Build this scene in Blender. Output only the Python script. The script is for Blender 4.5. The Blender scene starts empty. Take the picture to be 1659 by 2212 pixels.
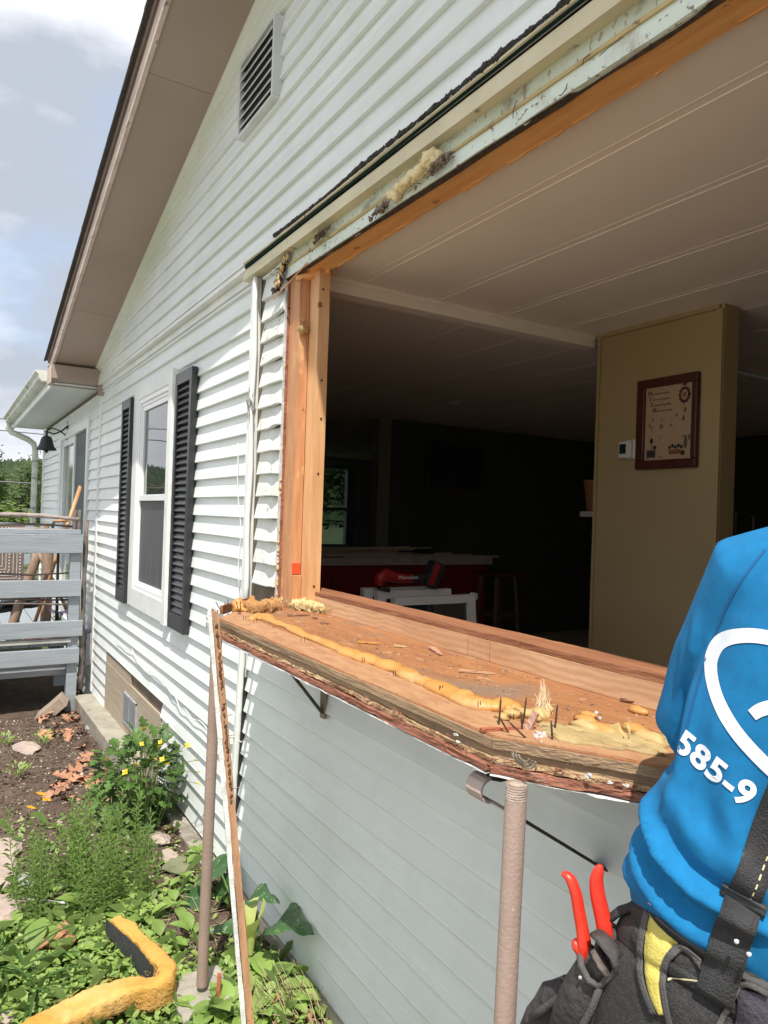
import bpy, bmesh, math, random
import numpy as np
from mathutils import Vector, Matrix, noise as mnoise
from mathutils.bvhtree import BVHTree
random.seed(7); np.random.seed(7)
R_ = math.radians
sc = bpy.context.scene
COL = sc.collection

# ------------------------------------------------------------------ camera
EYE = Vector((0.0, -1.25, 1.8))
_a = R_(31.4); _c, _s = math.cos(_a), math.sin(_a)
_p = R_(.37); _r = R_(1.9)
_f0 = Vector((-_c, _s, 0)); _r0 = Vector((_s, _c, 0)); _u0 = Vector((0, 0, 1))
F1 = _f0*math.cos(_p) + _u0*math.sin(_p); _u1 = _u0*math.cos(_p) - _f0*math.sin(_p)
RX = _r0*math.cos(_r) + _u1*math.sin(_r); UX = _u1*math.cos(_r) - _r0*math.sin(_r)
cam = bpy.data.cameras.new('camera'); camo = bpy.data.objects.new('camera', cam); COL.objects.link(camo)
cam.sensor_fit = 'VERTICAL'; cam.sensor_height = 36; cam.sensor_width = 27
cam.lens = 1550/2212*36; cam.clip_start = .02; cam.clip_end = 1500
m = Matrix((RX, UX, -F1)).transposed().to_4x4(); m.translation = EYE
camo.matrix_world = m
sc.camera = camo

def at(px, py, ax, val):
    """point of the real plane (axis ax = val) seen from the tripod position"""
    d = F1 + RX*((px-829.5)/1550) - UX*((py-1106)/1550)
    return EYE + d*((val-EYE[ax])/d[ax])

# ------------------------------------------------------------------ sky, sun, exposure
SUN_D = Vector((1.76, -1.0, 3.7)).normalized()
elev = math.asin(SUN_D.z); azim = math.atan2(SUN_D.x, SUN_D.y)
w = bpy.data.worlds.new('World'); sc.world = w; w.use_nodes = True
nt = w.node_tree; N = nt.nodes; Lk = nt.links; N.clear()
sky = N.new('ShaderNodeTexSky'); sky.sky_type = 'NISHITA'; sky.sun_disc = False
sky.sun_elevation = elev; sky.sun_rotation = azim; sky.dust_density = 2.0
tc = N.new('ShaderNodeTexCoord')
mp = N.new('ShaderNodeMapping'); mp.inputs['Scale'].default_value = (1.0, 1.0, 2.3); mp.inputs['Location'].default_value = (.35, .1, .62)
n1 = N.new('ShaderNodeTexNoise'); n1.inputs['Scale'].default_value = 2.4; n1.inputs['Detail'].default_value = 7; n1.inputs['Roughness'].default_value = .52
n1.inputs['Distortion'].default_value = .25
cr = N.new('ShaderNodeValToRGB'); cr.color_ramp.elements[0].position = .26; cr.color_ramp.elements[1].position = .50
n2 = N.new('ShaderNodeTexNoise'); n2.inputs['Scale'].default_value = 3.1; n2.inputs['Detail'].default_value = 6; n2.inputs['Roughness'].default_value = .5
cr2 = N.new('ShaderNodeValToRGB')
cr2.color_ramp.elements[0].position = .38; cr2.color_ramp.elements[0].color = (2.35, 2.58, 3.0, 1)
cr2.color_ramp.elements[1].position = .60; cr2.color_ramp.elements[1].color = (5.5, 5.55, 5.7, 1)
mx = N.new('ShaderNodeMixRGB'); bg = N.new('ShaderNodeBackground'); wo = N.new('ShaderNodeOutputWorld')
tint = N.new('ShaderNodeMixRGB'); tint.inputs[0].default_value = .45; tint.inputs[2].default_value = (2.9, 3.7, 5.1, 1)
bg.inputs['Strength'].default_value = .13
Lk.new(tc.outputs['Generated'], mp.inputs[0]); Lk.new(mp.outputs[0], n1.inputs['Vector']); Lk.new(mp.outputs[0], n2.inputs['Vector'])
Lk.new(n1.outputs[0], cr.inputs[0]); Lk.new(n2.outputs[0], cr2.inputs[0])
Lk.new(sky.outputs[0], tint.inputs[1]); Lk.new(cr.outputs[0], mx.inputs[0]); Lk.new(tint.outputs[0], mx.inputs[1]); Lk.new(cr2.outputs[0], mx.inputs[2])
Lk.new(mx.outputs[0], bg.inputs[0]); Lk.new(bg.outputs[0], wo.inputs[0])
sl = bpy.data.lights.new('sun', 'SUN'); sl.energy = 3.4; sl.angle = R_(.55); sl.color = (1, .95, .87)
so = bpy.data.objects.new('sun', sl); COL.objects.link(so)
so.rotation_euler = SUN_D.to_track_quat('Z', 'Y').to_euler()
so.location = (10, -6, 20)
sc.view_settings.view_transform = 'Standard'; sc.view_settings.look = 'None'
sc.view_settings.exposure = .87; sc.view_settings.gamma = 1; sc.view_settings.use_curve_mapping = False
sc.cycles.max_bounces = 10; sc.cycles.diffuse_bounces = 5

# ------------------------------------------------------------------ materials
MATS = {}
def mat(name, c1, c2=None, scale=6., stretch=(1, 1, 1), rough=.6, bump=.0, bscale=None, spots=None, metal=0., rand=0., detail=5., lo=.35, hi=.65, spec=None, trans=None, sheen=0., dist=0., bdist=.01, wave=None, sub=None):
    """procedural material: two colours mixed by noise, optional stains, grain bump, per-object brightness"""
    if name in MATS: return MATS[name]
    M = bpy.data.materials.new(name); M.use_nodes = True; MATS[name] = M
    nt = M.node_tree; n = nt.nodes; l = nt.links
    b = n['Principled BSDF']; b.inputs['Roughness'].default_value = rough; b.inputs['Metallic'].default_value = metal
    if spec is not None: b.inputs['Specular IOR Level'].default_value = spec
    if sheen: b.inputs['Sheen Weight'].default_value = sheen; b.inputs['Sheen Roughness'].default_value = .6
    tc = n.new('ShaderNodeTexCoord'); mp = n.new('ShaderNodeMapping'); mp.inputs['Scale'].default_value = stretch
    l.new(tc.outputs['Object'], mp.inputs[0])
    nz = n.new('ShaderNodeTexNoise'); nz.inputs['Scale'].default_value = scale; nz.inputs['Detail'].default_value = detail; nz.inputs['Distortion'].default_value = dist
    l.new(mp.outputs[0], nz.inputs['Vector'])
    r = n.new('ShaderNodeMapRange'); r.inputs[1].default_value = lo; r.inputs[2].default_value = hi
    l.new(nz.outputs[0], r.inputs[0])
    mix = n.new('ShaderNodeMixRGB'); mix.inputs[1].default_value = (*c1, 1); mix.inputs[2].default_value = (*(c2 or c1), 1)
    l.new(r.outputs[0], mix.inputs[0]); out = mix.outputs[0]
    if wave:   # (colour, scale, distortion, amount, axis)
        wv = n.new('ShaderNodeTexWave'); wv.inputs['Scale'].default_value = wave[1]; wv.inputs['Distortion'].default_value = wave[2]
        wv.inputs['Detail'].default_value = 3; wv.inputs['Detail Scale'].default_value = 1.2; wv.bands_direction = wave[4]
        l.new(mp.outputs[0], wv.inputs['Vector'])
        mr = n.new('ShaderNodeMath'); mr.operation = 'MULTIPLY'; mr.inputs[1].default_value = wave[3]; l.new(wv.outputs['Fac'], mr.inputs[0])
        mw = n.new('ShaderNodeMixRGB'); mw.inputs[2].default_value = (*wave[0], 1); l.new(mr.outputs[0], mw.inputs[0]); l.new(out, mw.inputs[1]); out = mw.outputs[0]
    for sp in (spots or []):   # (colour, scale, threshold, softness, stretch, amount)
        m2 = n.new('ShaderNodeMapping'); m2.inputs['Scale'].default_value = sp[4]; l.new(tc.outputs['Object'], m2.inputs[0])
        sn = n.new('ShaderNodeTexNoise'); sn.inputs['Scale'].default_value = sp[1]; sn.inputs['Detail'].default_value = 6; sn.inputs['Roughness'].default_value = .6
        l.new(m2.outputs[0], sn.inputs['Vector'])
        sr = n.new('ShaderNodeMapRange'); sr.inputs[1].default_value = sp[2]; sr.inputs[2].default_value = sp[2]+sp[3]; sr.inputs[4].default_value = sp[5]
        l.new(sn.outputs[0], sr.inputs[0])
        ms = n.new('ShaderNodeMixRGB'); ms.inputs[2].default_value = (*sp[0], 1); l.new(sr.outputs[0], ms.inputs[0]); l.new(out, ms.inputs[1]); out = ms.outputs[0]
    if rand:
        oi = n.new('ShaderNodeObjectInfo'); rr = n.new('ShaderNodeMapRange'); rr.inputs[3].default_value = 1-rand; rr.inputs[4].default_value = 1+rand
        l.new(oi.outputs['Random'], rr.inputs[0]); hs = n.new('ShaderNodeHueSaturation'); l.new(rr.outputs[0], hs.inputs['Value']); l.new(out, hs.inputs['Color']); out = hs.outputs[0]
    l.new(out, b.inputs['Base Color'])
    if bump:
        bz = n.new('ShaderNodeTexNoise'); bz.inputs['Scale'].default_value = bscale or scale*6; bz.inputs['Detail'].default_value = 4
        l.new(mp.outputs[0], bz.inputs['Vector']); bp = n.new('ShaderNodeBump'); bp.inputs['Strength'].default_value = bump; bp.inputs['Distance'].default_value = bdist
        l.new(bz.outputs[0], bp.inputs['Height']); l.new(bp.outputs[0], b.inputs['Normal'])
    if trans:   # thin leaf: some light passes
        tr = n.new('ShaderNodeBsdfTranslucent'); l.new(out, tr.inputs[0]); ad = n.new('ShaderNodeMixShader'); ad.inputs[0].default_value = trans
        o = n['Material Output']; l.new(b.outputs[0], ad.inputs[1]); l.new(tr.outputs[0], ad.inputs[2]); l.new(ad.outputs[0], o.inputs[0])
    return M

# ------------------------------------------------------------------ mesh helpers
class MB:
    def __init__(s): s.v = []; s.f = []
    def add(s, v, f):
        o = len(s.v); s.v += [tuple(q) for q in v]; s.f += [tuple(i+o for i in q) for q in f]
    def box(s, x0, x1, y0, y1, z0, z1):
        s.add([(x0,y0,z0),(x1,y0,z0),(x1,y1,z0),(x0,y1,z0),(x0,y0,z1),(x1,y0,z1),(x1,y1,z1),(x0,y1,z1)],
              [(0,3,2,1),(4,5,6,7),(0,1,5,4),(1,2,6,5),(2,3,7,6),(3,0,4,7)]); return s
    def bar(s, p0, p1, wd, ht, n=1, amp=0., up=(0,0,1), freq=9., taper=1., ragged=0.):
        """beam from p0 to p1, wd across, ht along up; rough edges when amp > 0"""
        p0, p1 = Vector(p0), Vector(p1); d = (p1-p0).normalized(); up = Vector(up)
        sd = d.cross(up).normalized(); up = sd.cross(d).normalized(); V = []; Fc = []
        sg = random.random()*50
        cs = [(-1,-1),(1,-1),(1,1),(-1,1)] if amp == 0 else [(-1,-1),(0,-1),(1,-1),(1,0),(1,1),(0,1),(-1,1),(-1,0)]
        k = len(cs)
        for i in range(n+1):
            t = i/n; c = p0.lerp(p1, t); sc_ = 1+(taper-1)*t
            for j, (a, b) in enumerate(cs):
                ja = amp*mnoise.noise(Vector((t*freq+sg, j*1.7, sg)))+amp*.5*mnoise.noise(Vector((t*freq*3.7+sg, j*2.3, sg+9)))
                jb = amp*mnoise.noise(Vector((t*freq+sg+33, j*1.7, sg)))+amp*.5*mnoise.noise(Vector((t*freq*4.1+sg, j*1.3, sg+5)))
                if ragged and b < 0: jb += ragged*abs(mnoise.noise(Vector((t*freq*2.5, 3.3, sg))))
                V.append(c + sd*(a*wd/2*sc_+ja) + up*(b*ht/2*sc_+jb))
        for i in range(n):
            for j in range(k):
                a = i*k+j; b = i*k+(j+1) % k; Fc.append((a, b, b+k, a+k))
        Fc.append(tuple(range(k))[::-1]); Fc.append(tuple(n*k+j for j in range(k)))
        s.add(V, Fc); return s
    def tube(s, pts, rad, n=8, cap=True, amp=0., flat=1.):
        pts = [Vector(p) for p in pts]; m_ = len(pts)
        if not hasattr(rad, '__len__'): rad = [rad]*m_
        V = []; Fc = []; ref = None
        for i, p in enumerate(pts):
            d = (pts[min(i+1, m_-1)]-pts[max(i-1, 0)]).normalized()
            if ref is None:
                ref = d.orthogonal().normalized() if abs(d.z) > .9 else d.cross(Vector((0,0,1))).normalized()
            ref = (ref-d*ref.dot(d)).normalized(); b = d.cross(ref)
            for j in range(n):
                a = 2*math.pi*j/n; q = rad[i]
                if amp: q += amp*mnoise.noise(p*25+Vector((math.cos(a), math.sin(a), 0))*1.3)
                V.append(p + ref*(math.cos(a)*q) + b*(math.sin(a)*q*flat))
        for i in range(m_-1):
            for j in range(n):
                a = i*n+j; b = i*n+(j+1) % n; Fc.append((a, b, b+n, a+n))
        if cap: Fc.append(tuple(range(n))[::-1]); Fc.append(tuple((m_-1)*n+j for j in range(n)))
        s.add(V, Fc); return s
    def prism(s, poly, z0, z1):
        n = len(poly)
        s.add([(x, y, z0) for x, y in poly]+[(x, y, z1) for x, y in poly],
              [tuple(range(n))[::-1], tuple(range(n, 2*n))]+[(i, (i+1) % n, (i+1) % n+n, i+n) for i in range(n)]); return s
    def lathe(s, prof, c, n=20):
        V = [(c[0]+r*math.cos(2*math.pi*j/n), c[1]+r*math.sin(2*math.pi*j/n), c[2]+z) for r, z in prof for j in range(n)]
        Fc = [(i*n+j, i*n+(j+1) % n, (i+1)*n+(j+1) % n, (i+1)*n+j) for i in range(len(prof)-1) for j in range(n)]
        s.add(V, Fc); return s
    def blob(s, c, r, amp=.2, n=2, fr=2.5, sq=(1,1,1), seed=0):
        bm = bmesh.new(); bmesh.ops.create_icosphere(bm, subdivisions=n, radius=1)
        V = []
        for q in bm.verts:
            d = q.co.copy(); k = 1+amp*2*mnoise.noise(d*fr+Vector((seed*3.1, seed, c[0]*7)))+amp*.7*mnoise.noise(d*fr*2.7+Vector((seed, 4, 2)))
            V.append((c[0]+d.x*r*k*sq[0], c[1]+d.y*r*k*sq[1], c[2]+d.z*r*k*sq[2]))
        s.add(V, [[q.index for q in f.verts] for f in bm.faces]); bm.free(); return s
    def mesh(s, name, m_, smooth=False):
        me = bpy.data.meshes.new(name); me.from_pydata(s.v, [], s.f); me.update()
        if m_: me.materials.append(m_)
        if smooth: me.polygons.foreach_set('use_smooth', [True]*len(me.polygons))
        return me
    def build(s, name, m_, parent=None, smooth=False, bevel=0., label=None, cat=None, group=None, kind=None):
        if parent is not None:
            o_ = wloc(parent); s.v = [(a-o_.x, b-o_.y, c-o_.z) for a, b, c in s.v]
        me = s.mesh(name, m_, smooth)
        ob = bpy.data.objects.new(name, me); COL.objects.link(ob)
        if parent is not None: ob.parent = parent
        elif True:
            # origin of a single-mesh thing goes to its base
            if s.v and kind != 'structure':
                a = np.array(s.v); c = Vector((float(a[:,0].mean()), float(a[:,1].mean()), float(a[:,2].min())))
                me.transform(Matrix.Translation(-c)); ob.location = c
        if bevel:
            b = ob.modifiers.new('bevel', 'BEVEL'); b.width = bevel; b.segments = 2; b.limit_method = 'ANGLE'; b.angle_limit = R_(40)
        tag(ob, label, cat, group, kind); return ob
def wloc(o):
    p = Vector(o.location)
    while o.parent: o = o.parent; p += Vector(o.location)
    return p
def tag(o, label=None, cat=None, group=None, kind=None):
    if label: o['label'] = label
    if cat: o['category'] = cat
    if group: o['group'] = group
    if kind: o['kind'] = kind
    return o
def thing(name, loc, label, cat, group=None):
    o = bpy.data.objects.new(name, None); o.empty_display_size = .05; COL.objects.link(o); o.location = loc
    return tag(o, label, cat, group)
def place(me, name, parent, M_, label=None, cat=None, group=None):
    """link one more object on mesh data that alike pieces share; M_ is its world matrix"""
    o = bpy.data.objects.new(name, me); COL.objects.link(o)
    if parent is not None:
        o.parent = parent; M_ = Matrix.Translation(-wloc(parent)) @ M_
    o.matrix_basis = M_
    return tag(o, label, cat, group)
def frame_m(p, d, up=(0,0,1), s=1.):
    """matrix at p with local y along d and local z towards up"""
    d = Vector(d).normalized(); up = Vector(up); x = d.cross(up)
    if x.length < 1e-4: x = d.orthogonal()
    x.normalize(); z = x.cross(d)
    M_ = Matrix((x*s, d*s, z*s)).transposed().to_4x4(); M_.translation = Vector(p); return M_

# ------------------------------------------------------------------ palette
vinyl = mat('white_vinyl_siding', (.80,.83,.82), (.74,.78,.765), scale=3, stretch=(.6,1,6), rough=.42, bump=.22, bscale=34, rand=.03, bdist=.004,
            spots=[((.42,.45,.38), 9, .70, .05, (1,1,1), .6), ((.60,.63,.55), 1.3, .50, .3, (.5,1,1), .55), ((.22,.21,.18), 55, .735, .02, (1,1,1), .8), ((.58,.60,.53), 5, .50, .2, (1,1,.5), .25)])
vinyl_green = mat('white_vinyl_with_algae', (.78,.81,.77), (.60,.65,.50), scale=1.2, stretch=(.5,1,1.4), rough=.45, bump=.2, bscale=34, rand=.02, bdist=.004, lo=.4, hi=.75)
old_vinyl = mat('chipped_old_siding', (.72,.74,.71), (.62,.64,.60), scale=7, rough=.6, bump=.3, bscale=40, bdist=.004,
            spots=[((.22,.20,.15), 22, .64, .05, (1,1,1), .9), ((.45,.42,.30), 8, .60, .08, (1,1,.6), .6)])
trimw = mat('white_trim', (.80,.81,.79), (.70,.72,.69), scale=5, rough=.4, bump=.05, spots=[((.35,.33,.28), 14, .68, .05, (1,1,.4), .7)])
trimc = mat('cream_trim', (.66,.60,.42), (.56,.50,.33), scale=6, rough=.5, bump=.1, spots=[((.18,.16,.10), 13, .64, .06, (1,1,1), .8)])
winw = mat('white_window_vinyl', (.84,.85,.87), rough=.28)
brown = mat('brown_painted_soffit', (.37,.29,.245), (.33,.255,.21), scale=1.3, rough=.6, bump=.08, bscale=30, rand=.03)
fasc = mat('pinkish_fascia_paint', (.62,.50,.44), (.48,.37,.32), scale=7, stretch=(.4,1,4), rough=.6, bump=.25, spots=[((.16,.13,.11), 14, .62, .06, (.5,1,3), .8)])
shing = mat('dark_shingle', (.06,.05,.045), (.10,.09,.08), scale=60, rough=.95, bump=.6, bscale=200)
black = mat('charcoal_shutter_plastic', (.018,.019,.022), (.026,.027,.03), scale=6, rough=.36, bump=.06)
glass = bpy.data.materials.new('window_glass'); glass.use_nodes = True
_b = glass.node_tree.nodes['Principled BSDF']; _b.inputs['Base Color'].default_value = (.02,.025,.03,1); _b.inputs['Roughness'].default_value = .015
_b.inputs['Specular IOR Level'].default_value = .9; _b.inputs['IOR'].default_value = 1.6
_nz = glass.node_tree.nodes.new('ShaderNodeTexNoise'); _nz.inputs['Scale'].default_value = 1.7
_bp = glass.node_tree.nodes.new('ShaderNodeBump'); _bp.inputs['Strength'].default_value = .05; _bp.inputs['Distance'].default_value = .02
glass.node_tree.links.new(_nz.outputs[0], _bp.inputs['Height']); glass.node_tree.links.new(_bp.outputs[0], _b.inputs['Normal'])
screen = mat('insect_screen', (.055,.055,.06), (.09,.09,.095), scale=5, stretch=(6,1,.5), rough=.55)
pine = mat('pine_stud', (.56,.29,.14), (.45,.205,.09), scale=5, stretch=(7,7,.7), rough=.6, bump=.2, bscale=22, dist=.6, rand=.06,
           spots=[((.12,.04,.015), 7, .70, .02, (1.4,1.4,1), 1.), ((.74,.48,.22), 11, .60, .05, (1,1,.5), .5)])
pineh = mat('orange_header_wood', (.84,.45,.18), (.74,.35,.12), scale=5, stretch=(.7,7,7), rough=.5, bump=.12, bscale=20, dist=.6,
            spots=[((.10,.035,.012), 6, .70, .02, (.8,1.8,1.8), 1.), ((.25,.09,.03), 16, .64, .04, (.5,2,2), .7)])
pine2 = mat('pale_pine_stud', (.74,.44,.22), (.64,.34,.15), scale=5, stretch=(7,7,.7), rough=.6, bump=.15, bscale=22, dist=.6, spots=[((.20,.08,.03), 7, .70, .02, (1.4,1.4,1), .9)])
ply = mat('red_brown_plywood', (.345,.15,.056), (.27,.11,.042), scale=4, stretch=(1.3,6,6), rough=.75, bump=.25, bscale=20, dist=.7,
          spots=[((.19,.14,.10), 3.1, .56, .12, (1,1.4,1), .75), ((.16,.09,.05), 34, .66, .03, (1,1,1), .8), ((.44,.26,.14), 17, .62, .04, (.5,1.5,1), .55)])
board = mat('grained_pine_board', (.66,.43,.25), (.56,.33,.18), scale=3, stretch=(1,3,3), rough=.6, bump=.12, wave=((.42,.22,.11), 5.5, 7, .5, 'Z'), rand=.07,
          spots=[((.10,.05,.03), 5, .72, .015, (1,1,1.6), 1.)])
redboard = mat('reddish_top_plate', (.31,.135,.065), (.24,.095,.045), scale=5, stretch=(.8,7,7), rough=.65, bump=.3, bscale=25)
weath = mat('weathered_ply_edge', (.36,.24,.14), (.22,.145,.085), scale=6, stretch=(.5,5,12), rough=.8, bump=.5, bscale=22, dist=.4,
            spots=[((.03,.022,.018), 7, .63, .07, (.8,1,1), .9), ((.42,.30,.17), 9, .62, .06, (.5,2,6), .6)])
fibre = mat('rotted_fibre_board', (.50,.36,.20), (.36,.23,.12), scale=45, rough=.95, bump=.8, bscale=140, spots=[((.12,.05,.025), 9, .58, .1, (.7,1,1), .9)])
rot = mat('red_rotted_trim', (.34,.14,.085), (.20,.075,.045), scale=7, stretch=(.6,5,8), rough=.85, bump=.7, bscale=25, spots=[((.05,.03,.025), 11, .60, .06, (1,1,2), .9), ((.52,.42,.36), 16, .68, .04, (.4,1,1), .7)])
flake = mat('flaking_white_paint', (.62,.62,.60), (.46,.45,.42), scale=25, rough=.7, bump=.4, bscale=90)
taupe = mat('taupe_painted_metal', (.42,.31,.26), (.37,.27,.225), scale=9, rough=.55, bump=.45, bscale=150, bdist=.003, spots=[((.60,.50,.43), 75, .66, .03, (1,1,1), .8)])
taupe_s = mat('taupe_paint_smooth', (.33,.24,.20), (.28,.20,.165), scale=9, rough=.5, bump=.2, bscale=60, spots=[((.40,.32,.27), 70, .72, .02, (1,1,1), .8)])
strapm = mat('taupe_flat_bar', (.50,.40,.35), (.42,.33,.28), scale=14, rough=.55, bump=.3, bscale=60)
strapd = mat('speckled_dark_bar', (.065,.05,.038), (.035,.028,.022), scale=26, rough=.85, bump=.4, spots=[((.20,.15,.11), 60, .62, .04, (1,1,1), .9)])  # dark brown bar tone with paler specks
foam = mat('orange_spray_foam', (.54,.28,.085), (.48,.22,.05), scale=9, rough=.5, bump=.3, bscale=30, rand=.03, lo=.3, hi=.7, spots=[((.52,.33,.15), 7, .57, .1, (1,1,1), .7)])
foamy = mat('pale_yellow_foam', (.52,.38,.17), (.46,.30,.115), scale=8, rough=.6, bump=.3, bscale=40, spots=[((.36,.24,.12), 20, .62, .06, (1,1,1), .6)])
wool = mat('yellow_insulation_wool', (.80,.56,.24), (.68,.38,.10), scale=6, rough=.95, bump=1., bscale=60, bdist=.02, lo=.3, hi=.7, spots=[((.50,.33,.17), 10, .62, .08, (1,1,1), .7)])
osb = mat('pale_front_plywood', (.42,.235,.12), (.34,.17,.08), scale=16, stretch=(1,2.5,2.5), rough=.75, bump=.3, bscale=60, spots=[((.20,.09,.04), 26, .62, .04, (.6,1.6,1), .6)])
wooly2 = mat('cream_wool', (.84,.72,.44), (.76,.62,.34), scale=9, rough=1., bump=.8, bscale=90)
wooly = mat('pale_insulation_tuft', (.68,.54,.28), (.60,.44,.19), scale=9, rough=1., bump=1., bscale=70, bdist=.02, spots=[((.42,.30,.16), 9, .66, .05, (1,1,1), .6)])
batt = mat('orange_insulation_batt', (.58,.34,.085), (.50,.24,.04), scale=3.2, stretch=(1,1,2.6), rough=.95, bump=.5, bscale=34, bdist=.012, lo=.35, hi=.68, spots=[((.42,.22,.08), 7, .63, .06, (1,1,1), .6), ((.60,.40,.17), 4, .53, .1, (1,1,1), .6)])
facing = mat('black_kraft_facing', (.028,.029,.03), (.05,.05,.052), scale=10, rough=.7, bump=.3)
nailm = mat('rusty_nail', (.06,.05,.045), (.14,.09,.06), scale=60, rough=.5, metal=.6)
tar = mat('black_tar', (.012,.011,.010), (.05,.04,.03), scale=40, rough=.85, bump=1., bscale=90)
greenfl = mat('dark_green_flashing', (.006,.022,.018), (.009,.03,.025), scale=9, rough=.8, spec=.1)
dirtlump = mat('grey_brown_nest_debris', (.16,.12,.09), (.30,.25,.19), scale=60, rough=1., bump=1., bscale=150)
conc = mat('concrete', (.36,.33,.27), (.27,.245,.20), scale=9, rough=.9, bump=.5, bscale=90, spots=[((.14,.12,.09), 8, .58, .1, (1,1,1), .6)])
tanp = mat('tan_skirting_panel', (.44,.37,.275), (.38,.315,.23), scale=5, stretch=(1,1,7), rough=.7, bump=.35, bscale=28)
deckp = mat('grey_deck_paint', (.30,.33,.36), (.25,.28,.305), scale=5, stretch=(7,.7,7), rough=.55, bump=.2, bscale=18, rand=.05, spots=[((.20,.20,.20), 9, .69, .03, (1,.6,1), .7), ((.24,.22,.19), 3.5, .64, .1, (1,.6,1), .5)])

# ------------------------------------------------------------------ ground
def gz(x, y):
    z = -.03*max(0., min(8., -x-4.2)) + .02*mnoise.noise(Vector((x*1.3, y*1.3, 3)))+.008*mnoise.noise(Vector((x*5, y*5, 8)))
    if y > -.02 and -12 < x < 7: z -= .05
    return z
soil = mat('dark_garden_soil', (.085,.055,.038), (.145,.10,.072), scale=9, rough=.95, bump=1., bscale=60, bdist=.03, spots=[((.36,.30,.24), 60, .70, .03, (1,1,1), .8), ((.04,.028,.02), 20, .58, .1, (1,1,1), .7)])
lawn = mat('rough_lawn', (.055,.09,.025), (.11,.12,.05), scale=.8, rough=1., bump=.8, bscale=20)
mb = MB(); xs = np.arange(-9, 2.51, .06); ys = np.arange(-4, .06, .06)
V = [(x, y, gz(x, y)+.012*mnoise.noise(Vector((x*14, y*14, 1)))+.01*mnoise.noise(Vector((x*31, y*31, 7)))) for y in ys for x in xs]
nx = len(xs); Fc = [(j*nx+i, j*nx+i+1, (j+1)*nx+i+1, (j+1)*nx+i) for j in range(len(ys)-1) for i in range(nx-1)]
mb.add(V, Fc); mb.build('soil_bed', soil, smooth=True, kind='structure')
mb = MB(); g = [-400,-200,-100,-60,-40,-25,-15,-9,-4,2.5,10,30,100,400]
def lz(x, y):
    if -9.05 <= x <= 2.55 and -4.05 <= y <= .1: return -.35
    return -.15 + .04*mnoise.noise(Vector((x*.3,y*.3,0)))
gx = sorted(set(g+list(np.arange(-24, 12, 1.)))); gy = sorted(set([-400,-150,-60,-30,30,60,150,400]+list(np.arange(-20, 22, 1.))))
V = [(x, y, lz(x, y)) for y in gy for x in gx]; nx = len(gx)
mb.add(V, [(j*nx+i, j*nx+i+1, (j+1)*nx+i+1, (j+1)*nx+i) for j in range(len(gy)-1) for i in range(nx-1)])
mb.build('lawn', lawn, smooth=True, kind='structure')

bounce_pale = mat('bounce_slab_pale', (.46,.43,.38), (.34,.32,.28), scale=30, rough=.95, bump=.8, bscale=120)
mb = MB(); mb.box(-9, 14, -16, -2.5, -.30, .045); mb.build('added_bounce_slab', bounce_pale, kind='structure')  # pale ground added behind the camera to bounce light into the shade

# ------------------------------------------------------------------ house
HX0, HX1, RIDGE = -7.24, 2.4, -2.4  # ridge, out of view, is placed so the overhang shades the gable
def Hr(x):  # soffit line on the gable wall
    return 3.106 + .272*(min(x, 2*RIDGE-x)+7.25)
house = thing('house', (-4, 0, 0), 'white vinyl sided house with gable end, torn open bow window and wide brown soffit', 'house')
EXP = .1016
def course(x0, x1, z, y=0., m_=vinyl, name='siding_board', h=EXP, x0t=None, x1t=None, warp=.0009, wx=None, step=.3, clip=None):
    """one lap of siding: butt edge below, drip lip, sloping face; ends may be raked"""
    x0t = x0 if x0t is None else x0t; x1t = x1 if x1t is None else x1t
    n = max(1, int((x1-x0)/step)); V = []; s = random.random()*90
    prof = [(.000, 0), (-.0200, 0), (-.0210, .004), (-.0190, .011), (-.001, h)]
    for i in range(n+1):
        t = i/n
        xb = x0+(x1-x0)*t; xt = x0t+(x1t-x0t)*t
        wv = warp*mnoise.noise(Vector((xb*2.3+s, z*7, 1)))*2; dz = warp*.8*mnoise.noise(Vector((xb*1.9+s, 5, z)))*2
        if wx: wv += wx(xb, z)[0]; dz += wx(xb, z)[1]
        for (yy, zz) in prof:
            k = zz/h; V.append((xb+(xt-xb)*k, y+yy+(wv if zz < h else 0)*(1-k*.6), z+zz+(dz if zz < h*.5 else 0)))
    k = 5; Fc = [(i*k+j, (i+1)*k+j, (i+1)*k+j+1, i*k+j+1) for i in range(n) for j in range(k-1)]
    Fc += [tuple(range(k)), tuple(n*k+j for j in range(k))[::-1]]
    mb = MB(); mb.add(V, Fc); return mb.build(name, m_, house)
# sheathing behind the laps, with the openings left out
she = mat('sheathing_board', (.20,.16,.11), (.14,.11,.08), scale=5, rough=.9)
WO = (-2.90, -.42, 1.40, 2.86)      # bow window opening
mb = MB()
for (a, b, c, d) in [(-11.9,-9.98,-.2,2.99), (-7.92,-5.66,-.2,2.99), (-9.98,-7.92,-.2,.45), (-9.98,-7.92,2.70,2.99), (-5.66,-4.70,-.2,1.16), (-5.66,-4.70,2.64,2.99),
                     (-4.70,WO[0],-.2,2.99), (WO[0],WO[1],-.2,1.325), (WO[0],WO[1],2.90,2.99), (WO[1],2.4,-.2,2.99)]:
    mb.box(a, b, .002, .088, c, d)
mb.box(HX0, 2.4, .002, .088, 2.99, 3.07)
V = []; 
for x in (HX0, RIDGE, 2.4): V += [(x, .002, 3.07), (x, .002, Hr(x)+.1), (x, .088, 3.07), (x, .088, Hr(x)+.1)]
mb.add(V, [(0,4,5,1),(4,8,9,5),(2,3,7,6),(6,7,11,10)])
mb.build('sheathing', she, house)
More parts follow.
